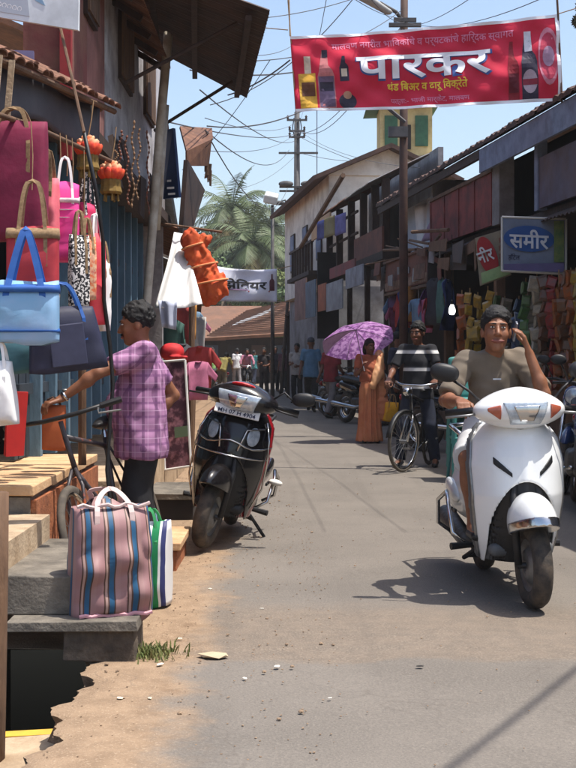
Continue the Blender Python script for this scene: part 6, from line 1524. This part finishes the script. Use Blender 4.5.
    if hair in ('short', 'thick') and h < .013:
        rs_ = np.random.RandomState(len(label)); pn_ = np.array((0, -.74, -.67)); cnt_ = 0
        while cnt_ < 260:
            v = rs_.normal(size=3); v /= np.linalg.norm(v); q_ = np.array((0, .020, .048)) + v * np.array((.080, .098, .097))
            if (q_ - np.array((0, -.085, .083))) @ pn_ > -.002 or q_[2] < -.03: continue
            cnt_ += 1; cb_ = np.array((.8, -.35 if q_[1] < -.03 else .5, -.2)); cb_ = cb_ - v * (cb_ @ v); d_ = v * .10 + cb_ + rs_.normal(size=3) * .12; d_ /= np.linalg.norm(d_)
            hs.cap(hp(*q_), hp(*(q_ + d_ * rs_.uniform(.022, .040))), r(.006), r(.002), k=.006)
    if hair == 'bun':
        hs.ell(hp(0, .022, .042), np.array((.084, .103, .098)) * k, rot=HE, cuts=[(hp(0, -.075, .066), HM @ np.array((0, -.80, -.62)))]); hs.cap(hp(0, .10, -.01), hp(.0, .115, -.30), r(.042), r(.02), k=.04); hs.ell(hp(-.05, .08, -.06), np.array((.04, .05, .08)) * k, k=.03)
    elif hair == 'cap':
        hs.ell(hp(0, .016, .055), np.array((.085, .104, .088)) * k, rot=HE, cuts=[(hp(0, 0, .035), HM @ np.array((0, -.15, -1)))]); hs.cap(hp(-.02, -.09, .048), hp(.02, -.13, .044), r(.05), r(.045), flat=(HM @ np.array((0, 0, 1)), 5))
    hs.build('hair' if hair != 'cap' else 'cap', hm, t, min(h, .007), folds(.002 * k, (45, 75, 130), 5) if hair != 'cap' else None, it=0 if hair != 'cap' else 1)
    if face and h < .016:
        for x in (-1, 1):
            SDF().ell(hp(x * .030, -.0835, .010), np.array((.0135, .009, .0052)) * k, rot=HE).build('eye', m_eye, t, .004); SDF().ell(hp(x * .030, -.0895, .010), np.array((.0062, .005, .0056)) * k, rot=HE).build('iris', m_iris, t, .003)
            SDF().cap(hp(x * .014, -.098, .028), hp(x * .046, -.086, .031), r(.0045), r(.003)).build('eyebrow', m_hair, t, .003)
        SDF().ell(hp(0, -.0955, -.0645), np.array((.022, .006, .0035)) * k, rot=HE).ell(hp(0, -.094, -.073), np.array((.018, .007, .0048)) * k, rot=HE).build('lips', m_lip, t, .003)
        if moustache: SDF().cap(hp(-.026, -.097, -.053), hp(.026, -.097, -.053), r(.0075), r(.0075)).build('moustache', m_hair, t, .004)
    # shirt
    if top is not None:
        g = SDF(); hz = j['pelvis'] + up * (hem - .93) * k; ct = [(hz, -up)]
        g.cap(j['pelvis'] - up * .12 * k, j['chest'], r(.188 * B_), r(.156 * B_), flat=(fw, 1.34), cuts=ct)
        if belly: g.ell(j['pelvis'] * .6 + j['chest'] * .4 + fw * belly * k, np.array((.15, .15, .17)) * k, k=.06, cuts=ct)
        g.cap(j['shl'] - rl * .01, j['shr'] + rl * .01, r(.066), r(.066), k=.04, cuts=[(j['neck'] + up * .012, up)]); g.cap(j['chest'], j['neck'] - up * .02, r(.135), r(.068), k=.04, flat=(fw, 1.25), cuts=[(j['neck'] + up * .02 * k, up)])
        for sd in ('l', 'r'):
            S_, E_, W_ = j['sh' + sd], j['el' + sd], j['wr' + sd]
            if sleeve <= 1:
                e_ = S_ + (E_ - S_) * sleeve; d = unit(E_ - S_); g.cap(S_, e_ + d * .06 * k, r(.064 * B_), r(.062), k=.03, cuts=[(e_, d)])
            else:
                e_ = E_ + (W_ - E_) * (sleeve - 1); d = unit(W_ - E_); g.cap(S_, E_, r(.064 * B_), r(.050), k=.03); g.cap(E_, e_ + d * .05 * k, r(.050), r(.040), k=.02, cuts=[(e_, d)])
        g.build('shirt', top, t, max(h, .010), folds((.011 if h < .008 else .014) * k, (16, 26, 38, 30), len(label) * 7 % 97), it=1)
        if not collar: top = None
    if top is not None:
        g = SDF(); g.fn(lambda X: np.maximum(np.abs(np.linalg.norm(X - (X - j['neck']) @ up[:, None] * up - j['neck'] - (up * 0), axis=-1) - .064 * k) - .009, np.abs((X - j['neck']) @ up - .004 * k) - .014 * k), j['neck'] - .09, j['neck'] + .09)
        g.build('collar', top, t, max(.008, h * .7), it=1)
    if bottom is not None and bot in ('trousers', 'shorts'):
        g = SDF(); g.cap(j['hpl'] + up * .04, j['hpr'] + up * .04, r(.080 * B_), r(.080 * B_), flat=(fw, 1.2)); g.cap(j['pelvis'] - up * .04 * k, j['pelvis'] + up * .06 * k, r(.128 * B_), r(.122 * B_), flat=(fw, 1.32), k=.04)
        for sd in ('l', 'r'):
            hp_, kn, an = j['hp' + sd], j['kn' + sd], j['an' + sd]
            if bot == 'trousers':
                g.cap(hp_ - up * .02, kn, r(.088 * B_ * loose ** .5), r(.078 * loose), k=.03); d = unit(an - kn); e_ = an - d * .03 * k; g.cap(kn, e_ + d * .05, r(.077 * loose), r(.070 * loose), k=.02, cuts=[(e_ + d * .035 * k, d)])
            else:
                e_ = kn; d = unit(kn - hp_); g.cap(hp_, e_ + d * .06 * k, r(.104 * B_), r(.086), k=.03, cuts=[(e_ + d * .02 * k, d)])
        g.build(bot, bottom, t, max(h, .010), folds(.010 * k, (14, 22, 34), 11 + len(label) % 50), it=1)
    for sd in ('l', 'r'):
        a, b = j['an' + sd], j['to' + sd]; g = SDF(); g.cap(a + np.array((0, .02, -.035)) * k, b + np.array((0, 0, 0)), r(.043), r(.037), flat=((0, 0, 1), 1.25)); g.build('shoe', shoes, t, max(.010, h))
    return t, j, k
def plaid():
    m = mat('plaid_lilac', lin(196, 142, 184)); N = m.node_tree.nodes; L = m.node_tree.links; b = N['Principled BSDF']; b.inputs['Roughness'].default_value = .85
    tc = N.new('ShaderNodeTexCoord'); sp = N.new('ShaderNodeSeparateXYZ'); L.new(tc.outputs['Object'], sp.inputs[0]); prev = None
    def band(ax, per, w, ph=0):
        a = N.new('ShaderNodeMath'); a.operation = 'DIVIDE'; a.inputs[1].default_value = per; L.new(sp.outputs[ax], a.inputs[0])
        o = N.new('ShaderNodeMath'); o.operation = 'ADD'; o.inputs[1].default_value = 10 + ph; L.new(a.outputs[0], o.inputs[0])
        f = N.new('ShaderNodeMath'); f.operation = 'FRACT'; L.new(o.outputs[0], f.inputs[0]); c = N.new('ShaderNodeMath'); c.operation = 'LESS_THAN'; c.inputs[1].default_value = w; L.new(f.outputs[0], c.inputs[0]); return c.outputs[0]
    col = None
    for (ax, per, w, ph, c, fac) in ((1, .075, .22, 0, lin(88, 50, 88), .7), (0, .075, .22, 0, lin(88, 50, 88), .55), (2, .08, .18, 0, lin(110, 66, 110), .65), (1, .075, .05, .55, lin(206, 176, 200), .4), (2, .08, .06, .5, lin(206, 172, 200), .4)):
        mx = N.new('ShaderNodeMix'); mx.data_type = 'RGBA'; mu = N.new('ShaderNodeMath'); mu.operation = 'MULTIPLY'; mu.inputs[1].default_value = fac; L.new(band(ax, per, w, ph), mu.inputs[0]); L.new(mu.outputs[0], mx.inputs['Factor'])
        mx.inputs['A'].default_value = lin(160, 114, 150); mx.inputs['B'].default_value = c
        if col: L.new(col, mx.inputs['A'])
        col = mx.outputs['Result']
    L.new(col, b.inputs['Base Color']); return m
m_blackj = mat('black_trousers', lin(30, 29, 32), lin(22, 22, 25), 20, .8); m_dkblue = mat('dark_jeans', lin(38, 44, 62), lin(30, 34, 48), 14, .85)
# the man in the plaid shirt
make_person('man in purple plaid shirt and black trousers holding the orange bicycle', (-.87, 7.75, -.06), R(-84), 1.64,
            dict(ell=(.27, -.26, 1.27), wrl=(.27, -.47, 1.12), elr=(-.27, .20, 1.12), wrr=(-.20, .02, .95), head=(0, -.035, 1.565), knl=(.09, -.03, .5)), plaid(), .72, m_blackj, hem=.745, h=.009, hr=(8, 0, -4), moustache=True, build_=1.2, belly=.07, loose=1.15, hair='thick',
            hands=dict(l=dict(d=(.35, -.8, -.25), pn=(0, -.2, -1), curl=.7, side=-1), r=dict(d=(.3, -.7, -.4), pn=(.8, 0, 0), curl=.3)))
wm = Matrix.Translation((-.87, 7.75, -.06)) @ Matrix.Rotation(R(-84), 4, 'Z')
kk = 1.64 / 1.7; ea, wa = wm @ (Vector((.27, -.26, 1.27)) * kk), wm @ (Vector((.27, -.47, 1.12)) * kk); wd = (wa - ea).normalized()
t = thing('wristwatch', wa, 'steel wristwatch on the outstretched wrist of the purple shirted man', 'watch')
WM = Matrix.Translation(wa - wd * .02 - wa) @ wd.to_track_quat('Z', 'Y').to_matrix().to_4x4()
MB().lathe([(.027, -.008), (.031, -.008), (.031, .008), (.027, .008), (.027, -.008)], 20, WM).build('strap', m_chrome, t, world=False, smooth=True)
MB().lathe([(0, -.004), (.017, -.004), (.017, .004), (.014, .007), (0, .007)], 16, Matrix.Translation(Vector((0, 0, .033)) - wd * .02)).build('dial', m_steel, t, world=False)
# scooter rider
rj = dict(pelvis=(-.02, .20, .87), chest=(-.03, .15, 1.12), neck=(-.045, .09, 1.285), head=(-.047, .03, 1.398), shl=(.115, .12, 1.235), shr=(-.20, .12, 1.225), elr=(-.335, -.02, 1.02), wrr=(-.30, -.268, 1.022), ell=(.185, -.10, 1.055), wrl=(.112, -.07, 1.275),
          hpl=(.075, .18, .85), hpr=(-.105, .18, .85), knl=(.14, -.20, .70), knr=(-.245, -.19, .72), anl=(.15, -.16, .345), anr=(-.20, -.12, .345), tol=(.16, -.31, .315), tor=(-.21, -.27, .315))
rt, j, k = make_person('young man in grey brown shirt riding the white scooter with a phone', (SCX, SCY, 0), SCR, 1.66, rj, mat('grey_brown_tee', lin(116, 104, 90), lin(100, 90, 78), 8, .85), .88, mat('pale_shorts', lin(196, 196, 196), lin(176, 176, 178), 6, .85), 'shorts', hem=.84, h=.0075, hr=(-6, 2, -6), hair='thick', raw=True, collar=False, build_=.92,
            hands=dict(r=dict(d=(-.05, -.95, -.12), pn=(.0, -.1, -1), curl=.85, side=1), l=dict(d=(-.30, .0, .95), pn=(-.9, .25, -.2), curl=.38, side=-1)))
c = Vector((SCX, SCY, 0)) + Matrix.Rotation(SCR, 3, 'Z') @ Vector((.048, -.012, 1.395))
t = thing('mobile_phone', c, 'small grey phone held to the rider ear', 'phone'); MB().box((0, 0, 0), (.012, .045, .105), rot=(R(22), R(8), 0)).build('body', mat('phone_grey', lin(110, 112, 118), rough=.3), t, world=False, bevel=.003)
MB().box((.0075, 0, .01), (.002, .036, .06), rot=(R(22), R(8), 0)).build('back_cover', m_steel, t, world=False)
o = MB().box((-.05, -.005, 1.135), (.045, .004, .008)).build('shirt_print', m_ink_w, rt, world=False)
# striped shirt cyclist
m_str = stripe_mat('black_white_stripes', 2, [(0, lin(40, 40, 44)), (.5, lin(206, 204, 202)), (.68, lin(90, 90, 94)), (.75, lin(40, 40, 44))], .20)
make_person('man in black and white striped shirt pushing a bicycle', (1.49, 14.95, 0), R(-16), 1.66, dict(ell=(.27, -.10, 1.16), wrl=(.27, -.33, 1.03), elr=(-.27, -.10, 1.14), wrr=(-.27, -.36, 1.03), anl=(.2, .05, .085), anr=(-.2, -.05, .085), tol=(.22, -.11, .03), tor=(-.22, -.21, .03), knl=(.15, -.05, .5), knr=(-.15, -.08, .5)), m_str, .8, m_dkblue, h=.011, collar=False, hr=(4, 0, -12), hair='thick', skin=m_skin2,
            hands=dict(l=dict(d=(0, -.9, -.3), pn=(0, 0, -1), curl=.8), r=dict(d=(0, -.9, -.3), pn=(0, 0, -1), curl=.8)))
# woman in the saree
m_sari = mat('orange_saree', lin(204, 128, 90), lin(180, 104, 72), 5, .7, stain=lin(206, 150, 96), ssc=3, samt=.5); m_pallu = mat('peach_saree_border', lin(226, 176, 128), lin(206, 140, 96), 9, .65)
wt_, j, k = make_person('woman in orange saree walking with a purple umbrella and yellow bag', (1.20, 19.1, 0), R(8), 1.53, dict(elr=(-.24, -.06, 1.13), wrr=(-.16, -.20, 1.22), ell=(.23, .02, 1.10), wrl=(.27, -.06, .88)), mat('saree_blouse', lin(176, 96, 66), lin(150, 80, 56), 6, .8), .7, None, 'skirt', hem=1.0, h=.012, hair='bun', skin=m_skin2, hr=(4, 0, 14), build_=.95,
            hands=dict(r=dict(d=(.1, -.3, .9), pn=(1, -.2, 0), curl=.8), l=dict(d=(.05, -.1, -1), pn=(-1, 0, 0), curl=.8)))
def skirtD(X):
    x, y, z = X[..., 0] / k, X[..., 1] / k, X[..., 2] / k; a = np.arctan2(y, x); rad = np.sqrt(x ** 2 + (y * 1.15) ** 2)
    rr = np.interp(z, [.03, .25, .6, .9, 1.08], [.215, .185, .165, .165, .125]) + .022 * np.sin(a * 11 + z * 2.5 + np.sin(z * 6)) * np.interp(z, [.03, .8, 1.0], [1, .5, 0]) + .018 * np.exp(-((a + 1.4) / .5) ** 2) * np.sin(a * 26)
    return np.maximum.reduce([(rad - rr) * .75, z - 1.08, .03 - z]) * k
SDF().fn(skirtD, (-.3, -.3, .0), (.3, .3, 1.1)).build('saree_skirt', m_sari, wt_, .012, it=1)
s = SDF(); s.cap((.15, .02, 1.29), (.11, -.12, 1.02), .07, .075, flat=((0, 1, 0), 1.7)); s.cap((.11, -.12, 1.02), (.02, -.15, .86), .075, .06, flat=((0, 1, 0), 1.8), k=.03); s.build('saree_pallu', m_pallu, wt_, .010, folds(.014, (30, 46), 4))
s = SDF(); s.cap((.14, -.05, .98), (.20, -.07, .42), .055, .10, flat=((0, 1, 0), 2.2)); s.build('saree_end', m_sari, wt_, .011, folds(.02, (34, 50, 28), 9))
# umbrella
m_umb = mat('umbrella_purple', lin(206, 158, 210), lin(142, 90, 152), 16, .6, cw=(.44, .56)); nb = m_umb.node_tree; pb = nb.nodes['Principled BSDF']
tr_ = nb.nodes.new('ShaderNodeBsdfTranslucent'); ms = nb.nodes.new('ShaderNodeMixShader'); ms.inputs[0].default_value = .55
src = pb.inputs['Base Color'].links[0].from_socket; nb.links.new(src, tr_.inputs[0]); nb.links.new(pb.outputs[0], ms.inputs[1]); nb.links.new(tr_.outputs[0], ms.inputs[2]); nb.links.new(ms.outputs[0], nb.nodes['Material Output'].inputs[0])
uc = Vector((1.04, 19.28, 1.50)); t = thing('umbrella', uc, 'purple floral umbrella open over the woman in the saree', 'umbrella')
ax = Vector((-.16, .48, .86)).normalized(); UM = ax.to_track_quat('Z', 'X').to_matrix().to_4x4()
for g_ in range(8):
    q = MB()
    def fn(u, v, g_=g_):
        a = (g_ + u) * math.pi / 4; rr = .555 * v; sag = 1 - .05 * math.sin(math.pi * u) * v
        return UM @ Vector((rr * sag * math.cos(a), rr * sag * math.sin(a), .20 * (1 - v ** 1.9) - .035 * math.sin(math.pi * u) * v * (1 - v) * 2))
    q.grid(fn, 8, 8).build('canopy_panel', m_umb if g_ != 5 else mat('umbrella_sunlit_panel', lin(216, 190, 220), lin(196, 160, 204), 14, .6), t, world=False, smooth=True)  # one panel coloured paler, painting in the sun that strikes it
    a = g_ * math.pi / 4; MB().tube([UM @ Vector((0, 0, .19)), UM @ Vector((.3 * math.cos(a), .3 * math.sin(a), .13)), UM @ Vector((.55 * math.cos(a), .55 * math.sin(a), 0))], .004, 4).build('rib', m_steel, t, world=False)
hw = Vector((1.20, 19.1, 0)) + Matrix.Rotation(R(8), 3, 'Z') @ Vector((-.155 * k, -.24 * k, 1.27 * k)) - uc
MB().tube([UM @ Vector((0, 0, .24)), UM @ Vector((0, 0, .0)), hw, hw + (hw - UM @ Vector((0, 0, .2))).normalized() * .12], .008, 6).build('shaft', m_steel, t, world=False)
hnd = Vector((1.20, 19.1, 0)) + Matrix.Rotation(R(8), 3, 'Z') @ Vector((.285 * k, -.07 * k, .80 * k))
make_bag('handbag', 'yellow shopping bag carried by the woman in the saree', 'bag', hnd - Vector((-.02, 0, .40)), .22, .28, .12, mat('yellow_bag', lin(222, 170, 40), lin(200, 130, 30), 10, .6), m_jute, .12, yaw=20, seed=20, sag=.03, tilt=8)
# the others in the street
random.seed(77)
def walker(label, px, py, H, facing, top, bottom, pose=0, skin=m_skin2, hair='short', sleeve=.75, h=.022, J=None, Y=None, **kw):
    p = GP(px, py) if Y is None else P(px, 358, Y); p.z = 0
    JJ = [dict(), dict(knl=(.09, -.14, .52), anl=(.09, -.20, .10), tol=(.10, -.36, .06), knr=(-.09, .06, .50), anr=(-.09, .24, .12), tor=(-.10, .10, .03), wrl=(.24, .12, .90), wrr=(-.24, -.18, .92), elr=(-.22, -.02, 1.1)),
          dict(elr=(-.22, .02, 1.1), wrr=(-.1, -.2, 1.12), ell=(.22, .02, 1.1), wrl=(.12, -.22, 1.05))][pose]
    JJ = dict(JJ, **(J or {}))
    return make_person(label, p, R(facing), H, JJ, top, sleeve, bottom, h=h, skin=skin, hair=hair, face=True, group=None, **kw)
cm = lambda n, c: mat('wear_' + n, lin(*c), lin(*[int(x * .82) for x in c]), 7, .85)
walker('man in blue shirt and dark trousers walking in the shade', 311, 412, 1.72, 170, cm('blue', (88, 128, 158)), m_blackj, 1, hair='cap', hm=mat('grey_cap', lin(60, 60, 66)), h=.015)
walker('man in white shirt standing beside the man in blue', 297, 403, 1.66, -20, cm('dimwhite', (176, 170, 164)), m_blackj, 2, h=.018)
walker('person in red top in the shade under the umbrella edge', 331, 397, 1.62, 140, cm('redtop', (140, 40, 48)), cm('greyt', (130, 124, 124)), 1, h=.018, Y=27)
walker('bending man in olive shirt beside the far motorcycle', 222, 393, 1.62, 160, cm('olive', (140, 128, 70)), cm('khaki', (96, 88, 74)), 0, J=dict(chest=(0, -.16, 1.18), neck=(0, -.32, 1.30), head=(0, -.44, 1.38), shl=(.165, -.30, 1.27), shr=(-.165, -.30, 1.27), ell=(.2, -.42, 1.05), elr=(-.2, -.42, 1.05), wrl=(.16, -.55, .90), wrr=(-.16, -.55, .90)), Y=44, h=.02)
walker('man in white shirt walking near the tiled house', 237, 384, 1.68, 200, cm('white', (222, 220, 218)), cm('greyt', (130, 124, 124)), 1, Y=57)
walker('man in pale green shirt at the far left stalls', 212, 388, 1.66, 60, cm('green', (150, 196, 120)), m_dkblue, 2, Y=50)
walker('person in off white top beside the pale green shirt', 206, 388, 1.6, 30, cm('cream', (206, 200, 180)), m_blackj, 0, Y=47)
walker('person in turquoise shirt in front of the tiled house', 254, 384, 1.6, 150, cm('turq', (80, 150, 150)), m_dkblue, 1, Y=60)
walker('woman in black dress with mustard sash by the lamp post', 264, 391, 1.6, -10, cm('blackd', (44, 38, 40)), cm('blackd', (44, 38, 40)), 2, Y=44, sleeve=.5, h=.02, hair='bun')
walker('person in dark clothes behind the woman in black', 275, 386, 1.68, 20, cm('dgrey', (70, 66, 72)), m_blackj, 0, Y=48)
walker('person in dark plum shirt standing at the utility pole', 284, 388, 1.65, -30, cm('plum', (84, 56, 66)), m_blackj, 0, Y=46)
walker('person in grey shirt waiting in the shade of the far shop', 289, 386, 1.66, 100, cm('lgrey', (140, 140, 146)), m_dkblue, 1, Y=52)
walker('shop customer in dark shirt behind the striped cyclist', 398, 400, 1.66, 60, cm('navyshirt', (44, 48, 66)), m_blackj, 0, Y=20.5, h=.018)
# far cyclist
pc = P(247, 358, 50); 
bk = make_bike('bicycle', 'bicycle ridden by the far cyclist in pink shirt', mat('bike_far', lin(40, 40, 44), rough=.5), (pc.x, 50, 0), 4, 0, 0)
make_person('far cyclist in dusty pink shirt riding towards the market', (pc.x, 50, 0), R(4), 1.62, dict(pelvis=(0, .2, .98), chest=(0, .06, 1.25), neck=(0, -.02, 1.42), head=(0, -.06, 1.56), shl=(.165, -.01, 1.38), shr=(-.165, -.01, 1.38), ell=(.26, -.1, 1.16), elr=(-.26, -.1, 1.16), wrl=(.27, -.2, 1.0), wrr=(-.27, -.2, 1.0), hpl=(.085, .2, .95), hpr=(-.085, .2, .95), knl=(.11, -.14, .72), knr=(-.11, -.1, .6), anl=(.11, .12, .42), anr=(-.11, -.04, .28), tol=(.12, -.03, .36), tor=(-.12, -.18, .23)), cm('dpink', (196, 130, 150)), 1.7, m_blackj, h=.02, skin=m_skin2)
# ------------------------------------------------------------------ the big striped bag, the green bag, small things on the ground
m_pl = stripe_mat('woven_stripes', 4, [(0, lin(146, 110, 110)), (.30, lin(80, 58, 52)), (.36, lin(166, 136, 126)), (.46, lin(84, 62, 54)), (.52, lin(42, 84, 116)), (.72, lin(70, 54, 50)), (.78, lin(150, 116, 114))], .098, .5)
loc = (-.765, 5.57, .168)
t = thing('woven_bag', loc, 'large plastic woven bag with pink and blue stripes on the slab', 'bag', rz=R(20))
bb_ = bag_body(MB(), .34, .46, .25, -.05, .075, 45, 3.6, n=96, m=36); bo = bb_.build('body', m_pl, t, world=False, smooth=True)
at = bo.data.attributes.new('arc', 'FLOAT', 'POINT'); at.data.foreach_set('value', bb_.arc)
q = MB()
for sgn in (-1, 1):
    q = MB(); pts = [(-.09, sgn * .112, .30), (-.09, sgn * .105, .42), (-.075, sgn * .06, .475), (-.03 - .06 * (sgn > 0), sgn * .02, .515), (.02, sgn * .015, .52), (.07, sgn * .05, .48), (.085, sgn * .10, .43), (.085, sgn * .112, .30)]
    ribbon(q, smooth_path([(p[0] * .85, p[1] * 1.12, p[2]) for p in pts]), .022, .004).build('handle', mat('bag_handle', lin(200, 176, 170), lin(176, 150, 146), 14, .6), t, world=False)
MB().tube([(-.155 + .31 * i / 12, -.085 + .006 * math.sin(i), .458 + .008 * math.sin(i * 1.7)) for i in range(13)], .008, 6).build('zip_edge', MATS['bag_handle'], t, world=False)
MB().tube([(-.155 + .31 * i / 12, -.13, .006 + .004 * math.sin(i * 2.2)) for i in range(13)], .009, 6).build('piping', mat('bag_piping', lin(206, 150, 156)), t, world=False)
m_gw = stripe_mat('green_white_stripes', 0, [(0, lin(210, 208, 206)), (.3, lin(38, 128, 78)), (.62, lin(214, 214, 210)), (.72, lin(52, 56, 100)), (.9, lin(210, 208, 206))], .115, .5)
make_bag('woven_bag', 'green white and navy striped bag standing behind the pink striped bag', 'bag', (-.70, 6.55, .0), .22, .42, .16, m_gw, mat('green_cord', lin(60, 150, 90)), .07, yaw=-10, seed=46, sag=.04, strap_w=.014)
o = MB().tube([P(120, 520, 7.0), P(132, 490, 7.1), P(143, 468, 7.3), P(150, 452, 7.5)], .006, 6).build('white_cord', m_white); 
bpy.data.objects.remove(o)
t = thing('cardboard_sleeve', P(54, 450, 7.45), 'orange brown bag hanging behind the bicycle handlebar', 'bag')
bag_body(MB(), .135, .26, .05, 0, .01, 3).build('body', mat('orange_card', lin(182, 96, 52), lin(160, 80, 44), 8, .7), t, world=False, smooth=True)
ribbon(MB(), [(-.04, 0, .25), (-.03, -.03, .29), (0, -.04, .305), (.03, -.03, .29), (.04, 0, .25)], .012, .004).build('strap', m_dwood, t, world=False)
t.name = 'hanging_bag'
# pebbles and litter on the dirt shoulder
random.seed(15)
def stone_mesh(seed):
    bm = bmesh.new(); bmesh.ops.create_icosphere(bm, subdivisions=1, radius=1); rs = random.Random(seed)
    for v in bm.verts: v.co = Vector((v.co.x * rs.uniform(.7, 1.2), v.co.y * rs.uniform(.7, 1.2), v.co.z * rs.uniform(.4, .7)))
    me = bpy.data.meshes.new('stone'); bm.to_mesh(me); bm.free(); return me
st = []
for i in range(5):
    me = stone_mesh(i); me.materials.append(mat('stone_%d' % i, lin(*((150, 126, 102), (176, 152, 124), (122, 104, 88), (196, 178, 150), (138, 100, 78))[i]), lin(110, 92, 76), 20, .9)); st.append(me)
def is_dirt(x, y): return x < -.32 - .07 * max(0, y - 9)
q = MB()
for i in range(1600):
    y = random.uniform(3.9, 16); x = random.uniform(-.78, .2) ** 1 - .07 * max(0, y - 9); x = x if random.random() < .8 else random.uniform(-.3, 2.2)
    if y > 5.3 and x < -.62 and y < 6.0: continue
    r = random.uniform(.002, .006) if random.random() < .93 else random.uniform(.006, .012)
    me = st[i % 5]; c = Vector((x, y, r * .3 + .004))
    q.add([c + v.co * r for v in me.vertices], [tuple(p.vertices) for p in me.polygons])
o = q.build('gravel', st[0].materials[0]); tag(o, 'loose gravel scattered over the dirt shoulder', 'gravel', kind='stuff')
for i, (px, py, s_, c) in enumerate(((420, 668, .012, (40, 38, 36)), (277, 668, .014, (230, 224, 210)), (245, 680, .010, (226, 220, 206)), (215, 657, .05, (190, 170, 140)), (160, 666, .014, (226, 220, 206)), (120, 700, .012, (222, 206, 180)), (180, 640, .010, (220, 210, 190)), (88, 645, .012, (226, 222, 214)), (210, 590, .012, (214, 200, 176)), (262, 610, .008, (224, 218, 206)), (330, 700, .007, (206, 198, 184)), (150, 700, .010, (206, 190, 164)))):
    p = GP(px, py); o = place('litter_scrap' if c[0] != 190 else 'flat_stone', st[i % 5].copy(), None, (p.x, p.y, .008), (0, 0, i), (s_ * 1.6, s_, s_ * .35))
    o.data.materials.clear(); o.data.materials.append(mat('scrap_%d' % i, lin(*c), lin(*[int(x * .9) for x in c]), 20, .8))
    tag(o, ['black twig scrap lying on the road', 'pale paper scrap on the road near the patched strip', 'tiny white scrap beside the paper scrap', 'flat pale stone set in the dirt by the grass tuft', 'white scrap beside the grass tuft', 'pale scrap on the dirt above the drain edge', 'pale scrap near the green striped bag', 'white scrap at the foot of the support block', 'pale scrap on the dirt beside the scooter', 'white speck on the patched strip', 'pale speck on the smooth grey road', 'small pale scrap on the dirt shoulder'][i], 'litter' if c[0] != 190 else 'stone')
# grass tuft at the block
t = thing('grass_tuft', GP(150, 655), 'small green weed tuft at the foot of the stone block', 'weed')
q = MB(); gp = GP(148, 655)
for i in range(330):
    b = gp + Vector((random.gauss(0, .06), random.gauss(0, .05), 0)); a = random.uniform(0, 6.28); h_ = random.uniform(.012, .05); d = Vector((math.cos(a), math.sin(a), 0)) * h_ * random.uniform(.2, .8); w = Vector((-math.sin(a), math.cos(a), 0)) * .004
    q.add([b - w, b + w, b + d * .5 + Vector((0, 0, h_ * .7)) + w * .8, b + d + Vector((0, 0, h_)), b + d * .5 + Vector((0, 0, h_ * .7)) - w * .8], [(0, 1, 2, 3, 4)])
tag(q.build('blades', mat('weed_green', lin(96, 112, 58), lin(132, 124, 78), 30, .7), t), kind='stuff')
# overhead cable near the camera whose shadow crosses the road
wire(Vector((1.085 + 1.82 + 2.2, 4.9 + .06 + 4.14, 5)), Vector((1.085 + 1.82 - 2.2, 4.9 + .06 - 4.14, 5)),   .0, .016, label='thick cable high over the road whose shadow crosses the asphalt')
# ------------------------------------------------------------------ thin heat haze over the street
hz = MB().box((0, 100, 15), (610, 610, 32.2)).build('haze', None); tag(hz, kind='stuff')
hm_ = bpy.data.materials.new('haze_air'); hm_.use_nodes = True; N = hm_.node_tree.nodes; N.remove(N['Principled BSDF'])
pv = N.new('ShaderNodeVolumePrincipled'); pv.inputs['Color'].default_value = (.93, .96, 1, 1); pv.inputs['Density'].default_value = HAZE; pv.inputs['Anisotropy'].default_value = .0
hm_.node_tree.links.new(pv.outputs[0], N['Material Output'].inputs['Volume']); hz.data.materials.append(hm_)
